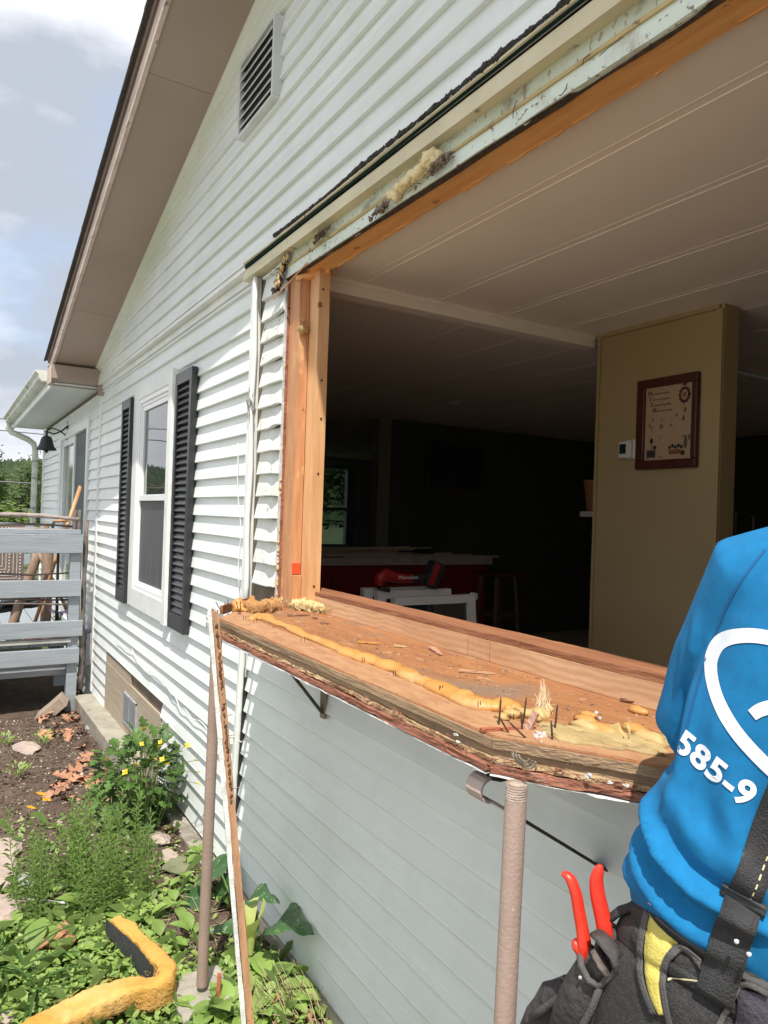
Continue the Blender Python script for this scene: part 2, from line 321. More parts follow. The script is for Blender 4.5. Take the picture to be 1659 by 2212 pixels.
# other outer walls, floor and roof close the rooms
sidew = mat('plain_house_wall', (.66,.68,.66), (.6,.62,.6), scale=2, rough=.6)
mb = MB(); mb.box(2.3, 2.4, .09, 8, -.2, 3.1); mb.box(-11.9, 2.4, 8.0, 8.1, -.2, 3.1)
mb.box(-11.9,-11.8,.09,4.3,-.2,3.05); mb.box(-11.9,-11.8,5.3,8.0,-.2,3.05); mb.box(-11.9,-11.8,4.3,5.3,-.2,1.2); mb.box(-11.9,-11.8,4.3,5.3,2.72,3.05)
mb.build('outer_wall', sidew, house)
# gable laps
gx_green = HX0
z = 2.985; k = 0
while z < Hr(RIDGE)-.05:
    xl = HX0 if z < Hr(HX0) else (z-3.106)/.272-7.25; xlt = HX0 if z+EXP < Hr(HX0) else (z+EXP-3.106)/.272-7.25
    xr = 2*RIDGE-xl; xrt = 2*RIDGE-xlt
    if xl > HX0: xl -= .22; xlt -= .22; xr += .22; xrt += .22
    xr = min(xr, 2.42); xrt = min(xrt, 2.42)
    vent = False and (3.60 < z+EXP*.5 < 3.96)
    if z+EXP > Hr(RIDGE): break
    segs = [(xl, -3.395, xlt, -3.395), (-2.925, xr, -2.925, xrt)] if vent else [(xl, xr, xlt, xrt)]
    for (a, b, at_, bt) in segs:
        cut = a + 1.1 + random.random()*.5
        if a < -3.6 and b-a > 2.5:
            c1 = cut+.002
            course(a, cut, z, -.045, vinyl_green, x0t=at_, x1t=cut, name='siding_board'); course(c1, b, z, -.045, vinyl, x0t=c1, x1t=bt)
        else: course(a, b, z, -.045, vinyl if a > -4 else vinyl_green, x0t=at_, x1t=bt)
    z += EXP; k += 1
# laps of the main wall
def wx_far(x, z):  # the laps left of the jamb are buckled
    k = max(0., 1-abs(x+2.93)/.16)
    return (-.010*k*(1+mnoise.noise(Vector((z*9, x*12, 0)))*1.3), -.012*k*mnoise.noise(Vector((z*31, 2, x*5))))
def span(segs, z, **kw):
    for a, b in segs: course(a, b, z, **kw)
z = .045
while z < 2.90:
    h = min(EXP, 2.915-z)
    if z < .46: span([(-4.72, -3.30)] + ([(-7.24,-6.62)] if z > .02 else []), z, h=h)
    elif z+h > 1.08 and z < 2.66: span([(-7.24,-5.76), (-4.60,-3.30)], z, h=h)
    else: span([(-7.24,-3.30)], z, h=h)
    # old laps between the corner strip and the jamb
    if z > 1.40: course(-3.175, -2.905-.012*random.random(), z, m_=old_vinyl, h=h, warp=.003, wx=wx_far, step=.03)
    else:
        hh = min(h, 1.325-z) 
        if hh > .02: course(-3.20-.10*(1.33-z)/1.28, .0, z, h=hh, warp=.002, step=.15); course(.003, 2.42, z, h=hh)
    if z > 1.3: course(-.36, 2.42, z, h=h)
    z += EXP
# set of laps beside the patio door
z = -.06
while z < 2.90:
    h = min(EXP, 2.90-z)
    if z > .40 and z < 2.66: span([(-11.86,-10.03), (-7.84,-7.28)], z, h=h, warp=.003)
    else: span([(-11.86,-7.28)], z, h=h, warp=.003)
    z += EXP
# strips between wall sections
mb = MB(); mb.box(-7.30, -7.235, -.026, .0, .05, 2.95); mb.build('corner_strip', trimw, house, bevel=.004)
mb = MB(); mb.box(-11.93, -11.85, -.03, .1, -.1, 2.93); mb.build('corner_strip', trimw, house, bevel=.004)
# white vertical channel, upper straight piece and lower piece swinging out
mb = MB(); mb.bar((-3.262,-.014,1.335), (-3.262,-.014,2.915), .062, .028, 14, .0025, up=(0,-1,0)); mb.build('channel_strip', trimw, house, smooth=False)
mb = MB(); mb.tube([(-3.212,-.036+.004*math.sin(i*1.3),1.34+i*.1118) for i in range(15)], .0125, 10); mb.build('channel_lip', trimw, house, smooth=True)
mb = MB(); mb.bar((-3.245,-.016,1.32), (-3.345,-.02,.05), .064, .026, 12, .002, up=(0,-1,0)); mb.build('channel_strip', trimw, house)
mb = MB(); mb.tube([(-3.20-.10*i/9,-.040,1.33-i*.1422) for i in range(10)], .0135, 10); mb.build('channel_lip', trimw, house, smooth=True)
mb = MB(); mb.bar((-3.222,-.018,1.02),(-3.277,-.018,.36),.010,.030,3,0,up=(0,-1,0)); mb.build('gap_shade_bar', mat('dark_gap', (.02,.02,.02)), house)  # dark bar stands for the shade in the gap beside the channel
# crumpled duct tape on the channel
mb = MB(); mb.blob((-3.215,-.042,2.30), .02, .5, 3, 3, (1,.7,3.2), 3); mb.build('crumpled_tape', mat('silver_tape', (.42,.42,.42), (.2,.2,.2), scale=40, rough=.4, bump=.8), house, label='crumpled silver tape on the white channel')
# cornice between gable and wall
mb = MB(); mb.box(HX0, -3.30, -.060, .0, 2.958, 2.983); mb.build('gable_starter', trimw, house, bevel=.003)
mb = MB(); mb.box(HX0, -3.30, -.022, .0, 2.915, 2.957); mb.build('frieze_board', trimw, house, bevel=.003)
mb = MB(); mb.bar((-3.30,-.060,2.976), (-1.85,-.060,2.978), .006, .016, 60, .0012, taper=.6); mb.bar((-1.85,-.060,2.980), (2.0,-.060,2.980), .006, .006, 60, .0008, up=(0,0,1)); mb.build('flashing', greenfl, house, label='dark green metal flashing under the lifted gable siding')
mb = MB(); mb.bar((-3.30,-.068,2.986), (2.0,-.068,2.986), .006, .006, 60, .002); mb.build('cream_edge', trimc, house)
mb = MB(); mb.bar((-3.34,-.028,2.941), (2.0,-.028,2.943), .056, .048, 70, .0015); mb.build('cream_channel', trimc, house, label='wide cream channel above the opening')
mb = MB(); n = 260
for i in range(n):   # torn tar line along the first gable lap
    x = -2.92+i*.0118; a = mnoise.noise(Vector((x*5, 1, 1)));
    if a < -.32: continue
    zz = 3.000+.009*mnoise.noise(Vector((x*2.2, 4, 1)))
    mb.blob((x, -.070, zz), .0075+.008*abs(mnoise.noise(Vector((x*17, 0, 0)))), .6, 1, 3, (1.6,.45,1), i)
mb.build('torn_tar_strip', tar, house, smooth=False, kind='stuff', label='ragged black tar line along the gable siding')
# stained old boards over the header
mint = mat('stained_mint_board', (.60,.66,.56), (.50,.54,.42), scale=4, stretch=(.6,1,2), rough=.6, bump=.25, bscale=30,
           spots=[((.10,.075,.04), 6, .53, .12, (1,1,1.6), .8), ((.24,.15,.09), 45, .57, .06, (1,1,.6), .7), ((.33,.27,.12), 3.1, .5, .2, (.6,1,1), .55)])
mint2 = mat('pale_mint_board', (.68,.75,.68), (.62,.68,.58), scale=4, rough=.6, bump=.25, bscale=30, spots=[((.10,.06,.04), 38, .60, .05, (1,1,1.3), .8), ((.32,.22,.14), 7, .56, .1, (1,1,.5), .55)])
mb = MB(); mb.bar((-2.98,-.010,2.896), (2.0,-.010,2.896), .020, .056, 90, .0018); mb.build('stained_board', mint, house, label='mould stained mint board above the header')
mb = MB(); mb.bar((-2.92,-.022,2.869), (2.0,-.022,2.869), .012, .010, 90, .0015); mb.build('yellowed_batten', mat('yellowed_batten', (.52,.42,.20), (.40,.30,.13), scale=9, rough=.7, spots=[((.10,.06,.03), 14, .62, .06, (1,1,1), .9)]), house)
mb = MB(); mb.bar((-2.93,-.013,2.843), (2.0,-.013,2.843), .018, .048, 90, .002, ragged=.005); mb.build('stained_board', mint2, house)
mb = MB(); mb.bar((-2.95,-.006,2.8195), (2.0,-.006,2.8195), .02, .006, 160, .0025, ragged=.006); mb.build('rotten_edge', mat('dark_rotten_edge', (.05,.035,.025), (.11,.07,.045), scale=40, rough=.95, bump=.8), house)
# header and its splinters
mb = MB(); mb.bar((-2.87,.050,2.872), (2.0,.050,2.872), .094, .094, 60, .0015); mb.build('header', pineh, house, label='orange wood header over the opening')
mb = MB()
for i in range(26):
    x = -2.8+random.random()*2.4
    mb.bar((x,.09+.01*random.random(),2.825), (x+.04+.1*random.random(),.093,2.826+.003*random.random()), .008, .006, 2, .002)
mb.build('splinter', pineh, house, kind='stuff')
# studs of the left jamb
mb = MB(); mb.bar((-2.845,.045,1.34), (-2.845,.045,2.822), .11, .088, 30, .001, up=(0,1,0)); mb.build('jamb_stud', pine, house)
mb = MB(); mb.bar((-2.744,.072,1.40), (-2.744,.072,2.818), .086, .050, 30, .001, up=(0,1,0)); mb.build('jamb_stud', pine2, house)
mb = MB(); mb.box(-2.790,-2.787,.046,.049,1.40,2.81); mb.build('stud_joint', mat('joint_shadow', (.08,.04,.02)), house)
mb = MB(); mb.bar((-2.906,-.008,1.42), (-2.906,-.008,2.80), .012, .016, 60, .0022, up=(0,1,0)); mb.build('paint_edge', flake, house)
mb = MB(); mb.bar((-2.893,-.003,1.42), (-2.893,-.003,2.80), .008, .012, 60, .002, up=(0,1,0)); mb.build('red_split_edge', rot, house)
mb = MB(); mb.box(-2.787,-2.775,.003,.044,1.40,1.54); mb.build('jamb_block', pine, house, bevel=.002)
mb = MB(); mb.box(-2.789,-2.785,.006,.042,1.545,1.59); mb.build('red_paint_mark', mat('red_spray_paint', (.75,.07,.015), (.6,.1,.04), rough=.5), house, label='bright red paint mark on the stud')
mb = MB(); mb.bar((-2.82,.0,2.80), (-2.70,.10,2.825), .04, .02, 8, .006); mb.build('splintered_shim', pineh, house)
# holes in the stud
mb = MB()
for zz, yy in ((2.74,.065),(2.36,.072),(1.97,.070),(1.50,.068),(2.2,.075)):
    mb.tube([(-2.7005,yy,zz),(-2.6985,yy,zz)], .0045, 10)
mb.build('drill_hole', mat('hole_shadow', (.01,.007,.005)), house, kind='stuff')
# foam crumbs on the jamb
mb = MB(); mb.blob((-2.786,.018,2.58), .020, .35, 2, 2.4, (1,1,1.25), 2); mb.blob((-2.786,.018,2.62), .009, .4, 2)
for i in range(46):
    zz = 1.43+random.random()*1.1*random.random(); mb.blob((-2.900-.004*random.random(),-.012+.012*random.random(),zz), .004+.005*random.random(), .5, 1, 3, (1,1,1.6), i)
mb.build('foam_crumb', foamy, house, smooth=True, kind='stuff')
# torn corner where the flashing ends
mb = MB()
for i in range(60):
    t = random.random(); x = -2.97+.11*t; zz = 2.775+.12*t
    mb.blob((x+.015*random.gauss(0,1), -.035-.01*random.random(), zz+.012*random.gauss(0,1)), .004+.008*random.random(), .7, 1, 3, (1.3,.6,1), i)
mb.build('torn_tar_corner', tar, house, kind='stuff', label='torn black tar paper at the opening corner')
mb = MB()
for i in range(26):
    t = random.random(); mb.blob((-2.94+.10*t+.008*random.gauss(0,1), -.043-.006*random.random(), 2.80+.10*t+.006*random.gauss(0,1)), .005+.006*random.random(), .5, 2, 3, (1,.6,1.5), i)
mb.build('foam_remnant', foamy, house, smooth=True, kind='stuff')
mb = MB(); mb.bar((-2.955,-.05,2.74), (-2.66,-.03,2.82), .003, .006, 8, .001); mb.build('wood_sliver', pine, house)
# nest of debris and wool stuck on the stained boards
for nm, mm, cx, cz, rr, cnt, lb in (('wool_tuft', wooly2, -1.86, 2.862, .034, 26, 'pale yellow insulation tuft hanging over the header'), ('debris_nest', dirtlump, -1.735, 2.845, .020, 60, None), ('debris_nest', dirtlump, -2.06, 2.828, .022, 60, None), ('debris_nest', mat('mouldy_streak', (.07,.055,.035), (.16,.12,.07), scale=30, rough=1.), -2.52, 2.885, .018, 40, None)):
    mb = MB()
    for i in range(cnt):
        u = random.gauss(0, 1); mb.blob((cx+u*rr*(1.9 if nm == 'wool_tuft' else 1.2), -.036-.016*random.random(), cz+random.gauss(0,.25)*rr+u*rr*.12), (.003+.006*random.random()) if nm != 'wool_tuft' else .012+.009*random.random(), .55 if nm != 'wool_tuft' else .3, 2 if nm == 'wool_tuft' else 1, 3.2, (1.5,.9,1), i)
    if nm == 'wool_tuft':
        for i in range(260):
            u = random.gauss(0, 1); p = Vector((cx+u*rr*2.4, -.045, cz+random.gauss(0,.5)*rr)); q = p+Vector((random.gauss(0,.014), random.gauss(-.004,.006), random.gauss(0,.010)))
            mb.tube([p, p.lerp(q, .5)+Vector((0,0,.003)), q], .0006, 3, cap=False)
    mb.build(nm, mm, house, smooth=(nm == 'wool_tuft'), label=lb, kind='stuff')
mb = MB()
for i in range(12):
    x = -2.75+random.random()*2; p = Vector((x,-.03,2.825+.075*random.random())); pts = [p]
    for k in range(3): pts.append(pts[-1]+Vector((random.gauss(0,.012),-.002,random.gauss(-.006,.010))))
    mb.tube(pts, .0011, 4)
mb.build('dead_roots', tar, house, kind='stuff')

# roof: soffits, fascia, shingles
OV = -.455
def rake(x, y, dz=0): return (x, y, Hr(x)+dz)
def strip_x(x0, x1, y0, y1, dz0, dz1):
    mb = MB(); V = []
    for x in (x0, x1): V += [rake(x,y0,dz0), rake(x,y1,dz0), rake(x,y1,dz1), rake(x,y0,dz1)]
    mb.add(V, [(0,1,5,4),(1,2,6,5),(2,3,7,6),(3,0,4,7),(3,2,1,0),(4,5,6,7)]); return mb
for a, b in ((-7.46,-6.25), (-6.247,-3.81), (-3.807,RIDGE)):
    strip_x(a, b, OV+.02, -.0, 0, .012).build('soffit_panel', brown, house)
strip_x(RIDGE, 2.65, OV+.02, -.0, 0, .012).build('soffit_panel', brown, house)
for a, b in ((-7.46,RIDGE),(RIDGE,2.65)):
    mb = MB(); n = 60; 
    mb.bar(rake(a,OV+.008,.068), rake(b,OV+.008,.068), .022, .15, n, .0012); mb.build('fascia_board', fasc, house)
    mb = MB(); mb.bar(rake(a,OV-.008,.118), rake(b,OV-.008,.118), .018, .05, n, .001); mb.build('fascia_cap', mat('brown_rake_cap', (.17,.12,.095), (.13,.09,.07), scale=8, rough=.6), house)
mb = MB()
for a, b in ((-7.52,RIDGE),(RIDGE,2.75)):
    V = []
    for x in (a, b): V += [rake(x,OV-.03,.145), rake(x,8.4,.145), rake(x,8.4,.16), rake(x,OV-.03,.16)]
    mb.add(V, [(0,1,5,4),(1,2,6,5),(2,3,7,6),(3,0,4,7),(3,2,1,0),(4,5,6,7)])
mb.build('roof', shing, house)
# ragged shingle ends along the rake
tab = MB(); tab.bar((0,0,0), (.30,0,.0816), .016, .012, 6, .003); tabm = tab.mesh('shingle', shing)
for i in range(17):
    x = -7.54+i*.30; place(tabm, 'shingle', house, Matrix.Translation(rake(x, OV-.036, .148+.006*random.random())))
strip_x(-7.24, RIDGE, -.088, -.03, -.020, .002).build('rake_trim', vinyl_green, house); strip_x(RIDGE, 2.4, -.088, -.03, -.020, .002).build('rake_trim', vinyl_green, house)
# eave return at the low end
mb = MB(); mb.box(-7.47,-7.18,OV-.004,-.02,Hr(-7.4)-.10,Hr(-7.4)+.03); mb.build('eave_return', brown, house, bevel=.004)
mb = MB(); mb.box(-7.50,-7.472,OV-.012,-.02,Hr(-7.4)-.12,Hr(-7.4)+.06); mb.build('eave_return', brown, house, bevel=.003)
mb = MB(); mb.box(-7.462,-7.22,OV-.02,OV-.006,Hr(-7.4)-.14,Hr(-7.4)+.02); mb.build('fascia_end', fasc, house, bevel=.003)
mb = MB(); mb.box(-7.26,-7.2,-.05,-.0,2.86,2.985); mb.build('corner_bracket', brown, house)
# lower roof over the deck side: white ribbed soffit, gutter, downspout
wsof = mat('ribbed_white_soffit', (.72,.74,.72), (.64,.66,.64), scale=3, rough=.4)
x = -12.05; 
sp = MB(); sp.box(0,.1,-.42,.0,0,.006); sp.box(.0,.006,-.42,.0,-.005,.0); spm = sp.mesh('soffit_slat', wsof)
while x < -7.45: place(spm, 'soffit_slat', house, Matrix.Translation((x,0,2.955))); x += .1015
mb = MB(); mb.box(-12.08,-7.46,-.445,-.42,2.92,3.12); mb.build('porch_fascia', trimw, house, bevel=.003)
mb = MB(); mb.box(-12.1,-7.46,-.40,8.2,3.125,3.145); mb.build('porch_roof', shing, house)
gut = mat('stained_white_gutter', (.66,.66,.61), (.52,.52,.46), scale=5, stretch=(.6,1,2), rough=.45, spots=[((.20,.19,.15), 6, .56, .12, (1,1,1), .7)])
mb = MB(); prof = [(-.447,3.10),(-.447,3.00),(-.50,2.995),(-.525,3.02),(-.53,3.06),(-.56,3.085),(-.56,3.10)]; V = []
for x in (-12.12,-7.62): V += [(x, y, z) for y, z in prof]+[(x, y+(.003 if i < 6 else .003), z-.003) for i, (y, z) in enumerate(prof)]
k = len(prof); Fc = [(j,j+1,2*k+j+1,2*k+j) for j in range(k-1)]+[tuple(range(k)), tuple(2*k+j for j in range(k))]
mb.add(V, Fc)
for x in (-11.6,-10.6,-9.6,-8.6,-7.8):
    mb.tube([(x,-.447,3.103),(x,-.56,3.103)], .006, 6); mb.box(x,x+.02,-.534,-.447,2.992,2.996)
mb.build('gutter', gut, house)
mb = MB(); mb.tube([(-11.95,-.50,3.00),(-11.95,-.50,2.93),(-11.95,-.46,2.87),(-11.95,-.24,2.78),(-11.95,-.155,2.72),(-11.95,-.13,2.63),(-11.95,-.13,.1)], .043, 10); mb.build('downspout', gut, house, smooth=True)
mb = MB(); 
for zz in (2.45,2.2,1.75,1.3): mb.tube([(-11.95,-.13,zz),(-11.95,-.13,zz+.012)], .047, 10)
mb.build('downspout_strap', mat('downspout_seam', (.2,.19,.17)), house)

# gable vent
v = thing('gable_vent', (-3.16,-.05,3.60), None, None); v.parent = house; v.location = Vector((-3.16,-.05,3.60))-wloc(house)
ventf = mat('grey_vent_frame', (.66,.68,.66), (.58,.60,.58), scale=8, rough=.45)
mb = MB(); x0,x1,z0,z1 = -3.38,-2.94,3.61,3.98
for a in ((x0,x1,z0,z0+.016),(x0,x1,z1-.016,z1),(x0,x0+.018,z0+.016,z1-.016),(x1-.014,x1,z0+.016,z1-.016)): mb.box(a[0],a[1],-.098,-.048,a[2],a[3])
mb.build('frame', ventf, v, bevel=.002)
mb = MB(); mb.box(x0+.02,x1-.02,-.072,-.069,z0+.02,z1-.02); mb.build('backing', mat('vent_dark', (.015,.016,.02)), v)
lm = MB(); lm.bar((x0+.022,-.084,0),(x1-.022,-.084,0),.018,.003,1,0,up=(0,-.55,.83)); lmm = lm.mesh('louvre', mat('vent_louvre_shaded', (.10,.105,.11), (.07,.075,.08), scale=6, rough=.5)); lm2 = MB(); lm2.box(x0+.022,x1-.022,-.096,-.092,-.003,.004); lip = lm2.mesh('louvre_lit_lip', ventf)  # shade is put into the blade colour, light into the paler lip
for i in range(7): place(lmm, 'louvre', v, Matrix.Translation((0,0,z0+.050+i*.046))); place(lip, 'louvre_lit_lip', v, Matrix.Translation((0,0,z0+.046+i*.046)))

# small double hung window
def window(name, x0, x1, z0, z1, zm):
    wdw = thing(name, (x0, 0, z0), None, None); wdw.parent = house; wdw.location = Vector((x0,0,z0))-wloc(house)
    mb = MB(); t = .105
    mb.box(x0-.155,x0,-.030,.0,z0-.14,z1+.08); mb.box(x0,x1,-.030,.0,z1,z1+.08); mb.box(x0,x1,-.032,.0,z0-.14,z0)
    mb.build('casing', trimw, wdw, bevel=.004)
    mb = MB(); mb.box(x1,x1+.15,-.030,.0,z0-.14,z1+.08); mb.box(x1+.06,x1+.15,-.052,-.0301,z0-.14,z1+.08); mb.build('casing', trimw, wdw, bevel=.004)
    mb = MB()
    for d0, d1, e in ((0,.032,-.024),(.032,.055,-.012)):
        mb.box(x0+d0,x0+d1,e,.06,z0+d0,z1-d0); mb.box(x1-d1,x1-d0,e,.06,z0+d0,z1-d0)
        mb.box(x0+d1,x1-d1,e,.06,z1-d1,z1-d0); mb.box(x0+d1,x1-d1,e,.06,z0+d0,z0+d1)
    mb.build('frame', winw, wdw, bevel=.002)
    mb = MB(); mb.box(x0+.055,x1-.055,-.016,.02,zm-.022,zm+.022); mb.box(x0+.055,x0+.085,-.004,.02,zm+.022,z1-.055); mb.box(x1-.085,x1-.055,-.004,.02,zm+.022,z1-.055); mb.box(x0+.085,x1-.085,-.004,.02,z1-.09,z1-.055); mb.build('upper_sash', winw, wdw, bevel=.002)
    mb = MB(); mb.box(x0+.085,x1-.085,.010,.014,zm+.022,z1-.09); mb.build('glass_pane', glass, wdw)
    mb = MB(); mb.box(x0+.055,x1-.055,.002,.006,z0+.055,zm-.022); mb.build('insect_screen', screen, wdw)
    mb = MB(); mb.box(x0+.055,x1-.055,.07,.08,z0,z1); mb.build('dark_room_sheet', mat('dark_room_behind_glass', (.03,.03,.035)), wdw)  # dark sheet stands for the unlit room behind the panes
    return wdw
window('window', -5.62, -4.74, 1.20, 2.62, 1.88)

# louvred shutters
def shutter(x0, x1, z0, z1, first):
    sh = thing('shutter', (x0, 0, z0), None, None); sh.parent = house; sh.location = Vector((x0,-.018,z0))-wloc(house)
    mb = MB(); y0, y1 = -.056, -.018
    mb.box(x0,x0+.042,y0,y1,z0,z1); mb.box(x1-.042,x1,y0,y1,z0,z1); mb.box(x0+.042,x1-.042,y0,y1,z0,z0+.10); mb.box(x0+.042,x1-.042,y0,y1,z1-.075,z1)
    mb.build('frame', black, sh, bevel=.003)
    mb = MB(); mb.box(x0+.042,x1-.042,-.026,-.020,z0+.1,z1-.075); mb.build('back_panel', black, sh)
    n = 34; dz = (z1-z0-.175)/n
    for i in range(n):
        place(first, 'slat', sh, Matrix.Translation((x0+.042, -.028, z0+.1+i*dz)) @ Matrix.Diagonal(((x1-x0-.084)/.25, 1, dz/.0434, 1)))
    mb = MB()
    for xx in (x0+.02,x1-.02):
        for zz in (z0+.03,z1-.03): mb.lathe([(0,.0),(.006,0),(.006,.003),(0,.003)], (0,0,0), 8)
    return sh
sl_ = MB(); V = []; n = 10
for i in range(n+1):
    t = i/n; bow = .003*math.sin(math.pi*t)
    V += [(t*.25, -.000, .0434*.98), (t*.25, -.020-bow, .010), (t*.25, -.0225-bow, .004), (t*.25, -.016, -.001), (t*.25, .004, .002)]
sl_.add(V, [(i*5+j,(i+1)*5+j,(i+1)*5+j+1,i*5+j+1) for i in range(n) for j in range(4)]); slm = sl_.mesh('slat', black, True)
shutter(-6.10,-5.78,1.06,2.66,slm); shutter(-4.50,-4.15,1.075,2.64,slm)

# patio door
pd = thing('patio_door', (-9, 0, .5), None, None); pd.parent = house; pd.location = Vector((-9,0,.5))-wloc(house)
mb = MB(); mb.box(-10.02,-9.90,-.035,.05,.45,2.72); mb.box(-7.96,-7.85,-.035,.05,.45,2.72); mb.box(-9.9,-7.96,-.035,.05,2.62,2.72); mb.box(-9.9,-7.96,-.03,.05,.45,.50); mb.build('frame', trimw, pd, bevel=.004)
mb = MB(); mb.box(-9.90,-9.80,-.01,.05,.5,2.62); mb.box(-8.98,-8.90,-.01,.05,.5,2.62); mb.box(-9.8,-8.98,-.01,.05,2.54,2.62); mb.box(-9.8,-8.98,-.01,.05,.5,.6); mb.build('sliding_panel', trimw, pd, bevel=.003)
mb = MB(); mb.box(-9.8,-8.98,.02,.026,.6,2.54); mb.build('glass_pane', mat('curtained_glass', (.30,.31,.27), (.22,.23,.2), scale=2, rough=.1), pd)
mb = MB(); mb.box(-8.90,-7.96,.004,.008,.5,2.62); mb.build('screen_panel', mat('dark_door_screen', (.055,.065,.075), (.07,.08,.09), scale=1, rough=.5), pd)
mb = MB(); mb.box(-8.9,-8.87,-.012,.05,.5,2.62); mb.build('screen_frame', trimw, pd)

# foundation: skirting panel, vent, kerb
mb = MB(); mb.box(-6.62,-5.65,-.010,.0,.31,.53); mb.build('skirting_panel', tanp, house)
for (a, b, c, d) in ((-6.62,-4.72,-.02,.165),(-6.62,-4.72,.168,.318),(-6.62,-4.72,.321,.455)):
    mb = MB(); mb.box(a,b,-.012,.001,c,d); mb.build('skirting_board', tanp, house, bevel=.002)
fv = thing('foundation_vent', (-5.62,-.012,.17), None, None); fv.parent = house; fv.location = Vector((-5.62,-.012,.17))-wloc(house)
alu = mat('dull_aluminium', (.40,.43,.46), (.30,.33,.36), scale=14, rough=.45)
mb = MB(); x0,x1,z0,z1 = -5.84,-5.40,.14,.37
for a in ((x0,x1,z0,z0+.012),(x0,x1,z1-.012,z1),(x0,x0+.012,z0,z1),(x1-.012,x1,z0,z1),(-5.625,-5.615,z0,z1)): mb.box(a[0],a[1],-.022,-.012,a[2],a[3])
mb.build('frame', alu, fv); fin = MB(); fin.bar((-5.828,-.018,0),(-5.412,-.018,0),.010,.0016,1,0,up=(0,.6,.8)); fm = fin.mesh('fin', alu)
for i in range(17): place(fm, 'fin', fv, Matrix.Translation((0,0,.158+i*.0122)))
mb = MB(); mb.bar((-7.15,-.10,-.02),(-5.0,-.085,.0),.17,.14,30,.004); mb.build('concrete_kerb', conc, house)
mb = MB(); mb.bar((-4.6,-.05,-.01),(-3.5,-.05,.0),.10,.06,30,.006); mb.build('concrete_kerb', conc, house)
mb = MB(); mb.bar((-3.4,-.012,.012),(2.4,-.012,.012),.05,.066,60,.002); mb.build('foundation_edge', conc, house)
# torn foil covered patch at the wall corner
mb = MB(); mb.bar((-7.36,-.035,.42),(-7.36,-.035,.62),.06,.12,8,.008,up=(1,0,0)); mb.build('silver_patch', mat('blue_grey_tape', (.36,.42,.50), (.28,.33,.4), scale=20, rough=.45, bump=.6), house)
mb = MB(); mb.bar((-7.27,-.05,.30),(-7.27,-.05,.60),.05,.02,8,.006,up=(1,0,0)); mb.build('silver_patch', mat('grey_tape', (.30,.31,.33), rough=.45, bump=.6), house)

# loose white cable pinned on the wall and a fallen one
cabl = mat('white_cable', (.66,.66,.62), rough=.5)
mb = MB(); mb.tube([(-3.42+.1*i/12+.010*math.sin(i*1.1), -.024-.005*math.sin(i*.7), 2.14-.72*i/12) for i in range(13)], .0028, 6); mb.build('loose_cable', cabl, smooth=True, label='thin white cable hanging beside the upper channel strip', cat='cable', group='loose cables on the siding')
P = [at(250,1385,1,-.03), at(285,1405,1,-.03), at(305,1440,1,-.03), at(345,1462,1,-.03), at(370,1495,1,-.03), at(392,1530,1,-.03), at(430,1560,1,-.03), at(475,1590,1,-.03), at(515,1598,1,-.035), at(550,1600,1,-.04)]
Q = []
for i in range(len(P)-1):
    for k in range(5):
        t = k/5; q = P[i].lerp(P[i+1], t); q.z += .011*math.sin((i*5+k)*1.5); Q.append(q)
mb = MB(); mb.tube(Q, .0028, 6); mb.build('loose_cable', cabl, smooth=True, label='wavy white cable sagging across the lower siding under the shutters', cat='cable', group='loose cables on the siding')

# ------------------------------------------------------------------ room behind the opening
ceilm = mat('textured_ceiling_panel', (.90,.80,.70), (.87,.77,.67), scale=2, rough=.8, bump=.15, bscale=110, bdist=.003)
CZ = 2.862
y = .33; prev = .095
while prev < 8:
    y1 = min(y, 8.0)
    mb = MB(); mb.box(-2.86, 2.3, prev, y1-.02, CZ, CZ+.02); mb.build('ceiling_panel', ceilm, house)
    mb = MB(); mb.box(-11.8, -2.95, prev, y1-.02, CZ, CZ+.02); mb.build('ceiling_panel', ceilm, house)
    mb = MB(); 
    for yy in (y1-.020, y1+.016): mb.box(-2.86, 2.3, yy, yy+.004, CZ-.0012, CZ+.02)
    mb.box(-2.86,2.3,y1-.016,y1+.016,CZ+.001,CZ+.02); mb.build('ceiling_batten', ceilm, house)
    mb = MB(); mb.box(-11.8, -2.95, y1-.020, y1+.020, CZ-.002, CZ+.02); mb.build('ceiling_batten', ceilm, house)
    prev = y1+.020; y += .42
mb = MB(); mb.box(-2.95,-2.862,.09,1.86,CZ-.065,CZ+.02); mb.box(-2.965,-2.95,.09,1.86,CZ-.03,CZ); mb.box(-2.862,-2.850,.09,1.86,CZ-.02,CZ); mb.build('ceiling_beam', ceilm, house, bevel=.004)
ywall = mat('yellow_painted_wall', (.42,.31,.155), (.38,.28,.135), scale=1.5, rough=.6, bump=.05)
mb = MB(); mb.box(-2.815,-2.085,1.862,1.95,.42,CZ); mb.build('partition_wall', ywall, house, label='yellow partition wall inside the opening')
mb = MB(); mb.box(-2.835,-2.085,1.845,1.861,CZ-.022,CZ); mb.box(-2.83,-2.812,1.85,1.96,.42,CZ-.022); mb.box(-2.102,-2.068,1.848,1.861,.42,CZ-.024); mb.box(-2.0835,-2.066,1.862,1.975,.42,CZ-.001); mb.build('wall_moulding', ywall, house)
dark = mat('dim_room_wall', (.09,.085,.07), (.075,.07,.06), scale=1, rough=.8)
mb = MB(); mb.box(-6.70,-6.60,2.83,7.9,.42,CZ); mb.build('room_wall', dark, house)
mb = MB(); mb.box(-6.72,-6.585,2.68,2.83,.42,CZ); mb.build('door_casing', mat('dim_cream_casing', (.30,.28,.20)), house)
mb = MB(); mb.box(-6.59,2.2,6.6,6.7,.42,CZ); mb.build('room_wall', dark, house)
mb = MB(); mb.box(-11.8,2.3,.089,8.0,.34,.42); mb.build('room_floor', mat('tan_floor', (.76,.68,.57), rough=.6), house)
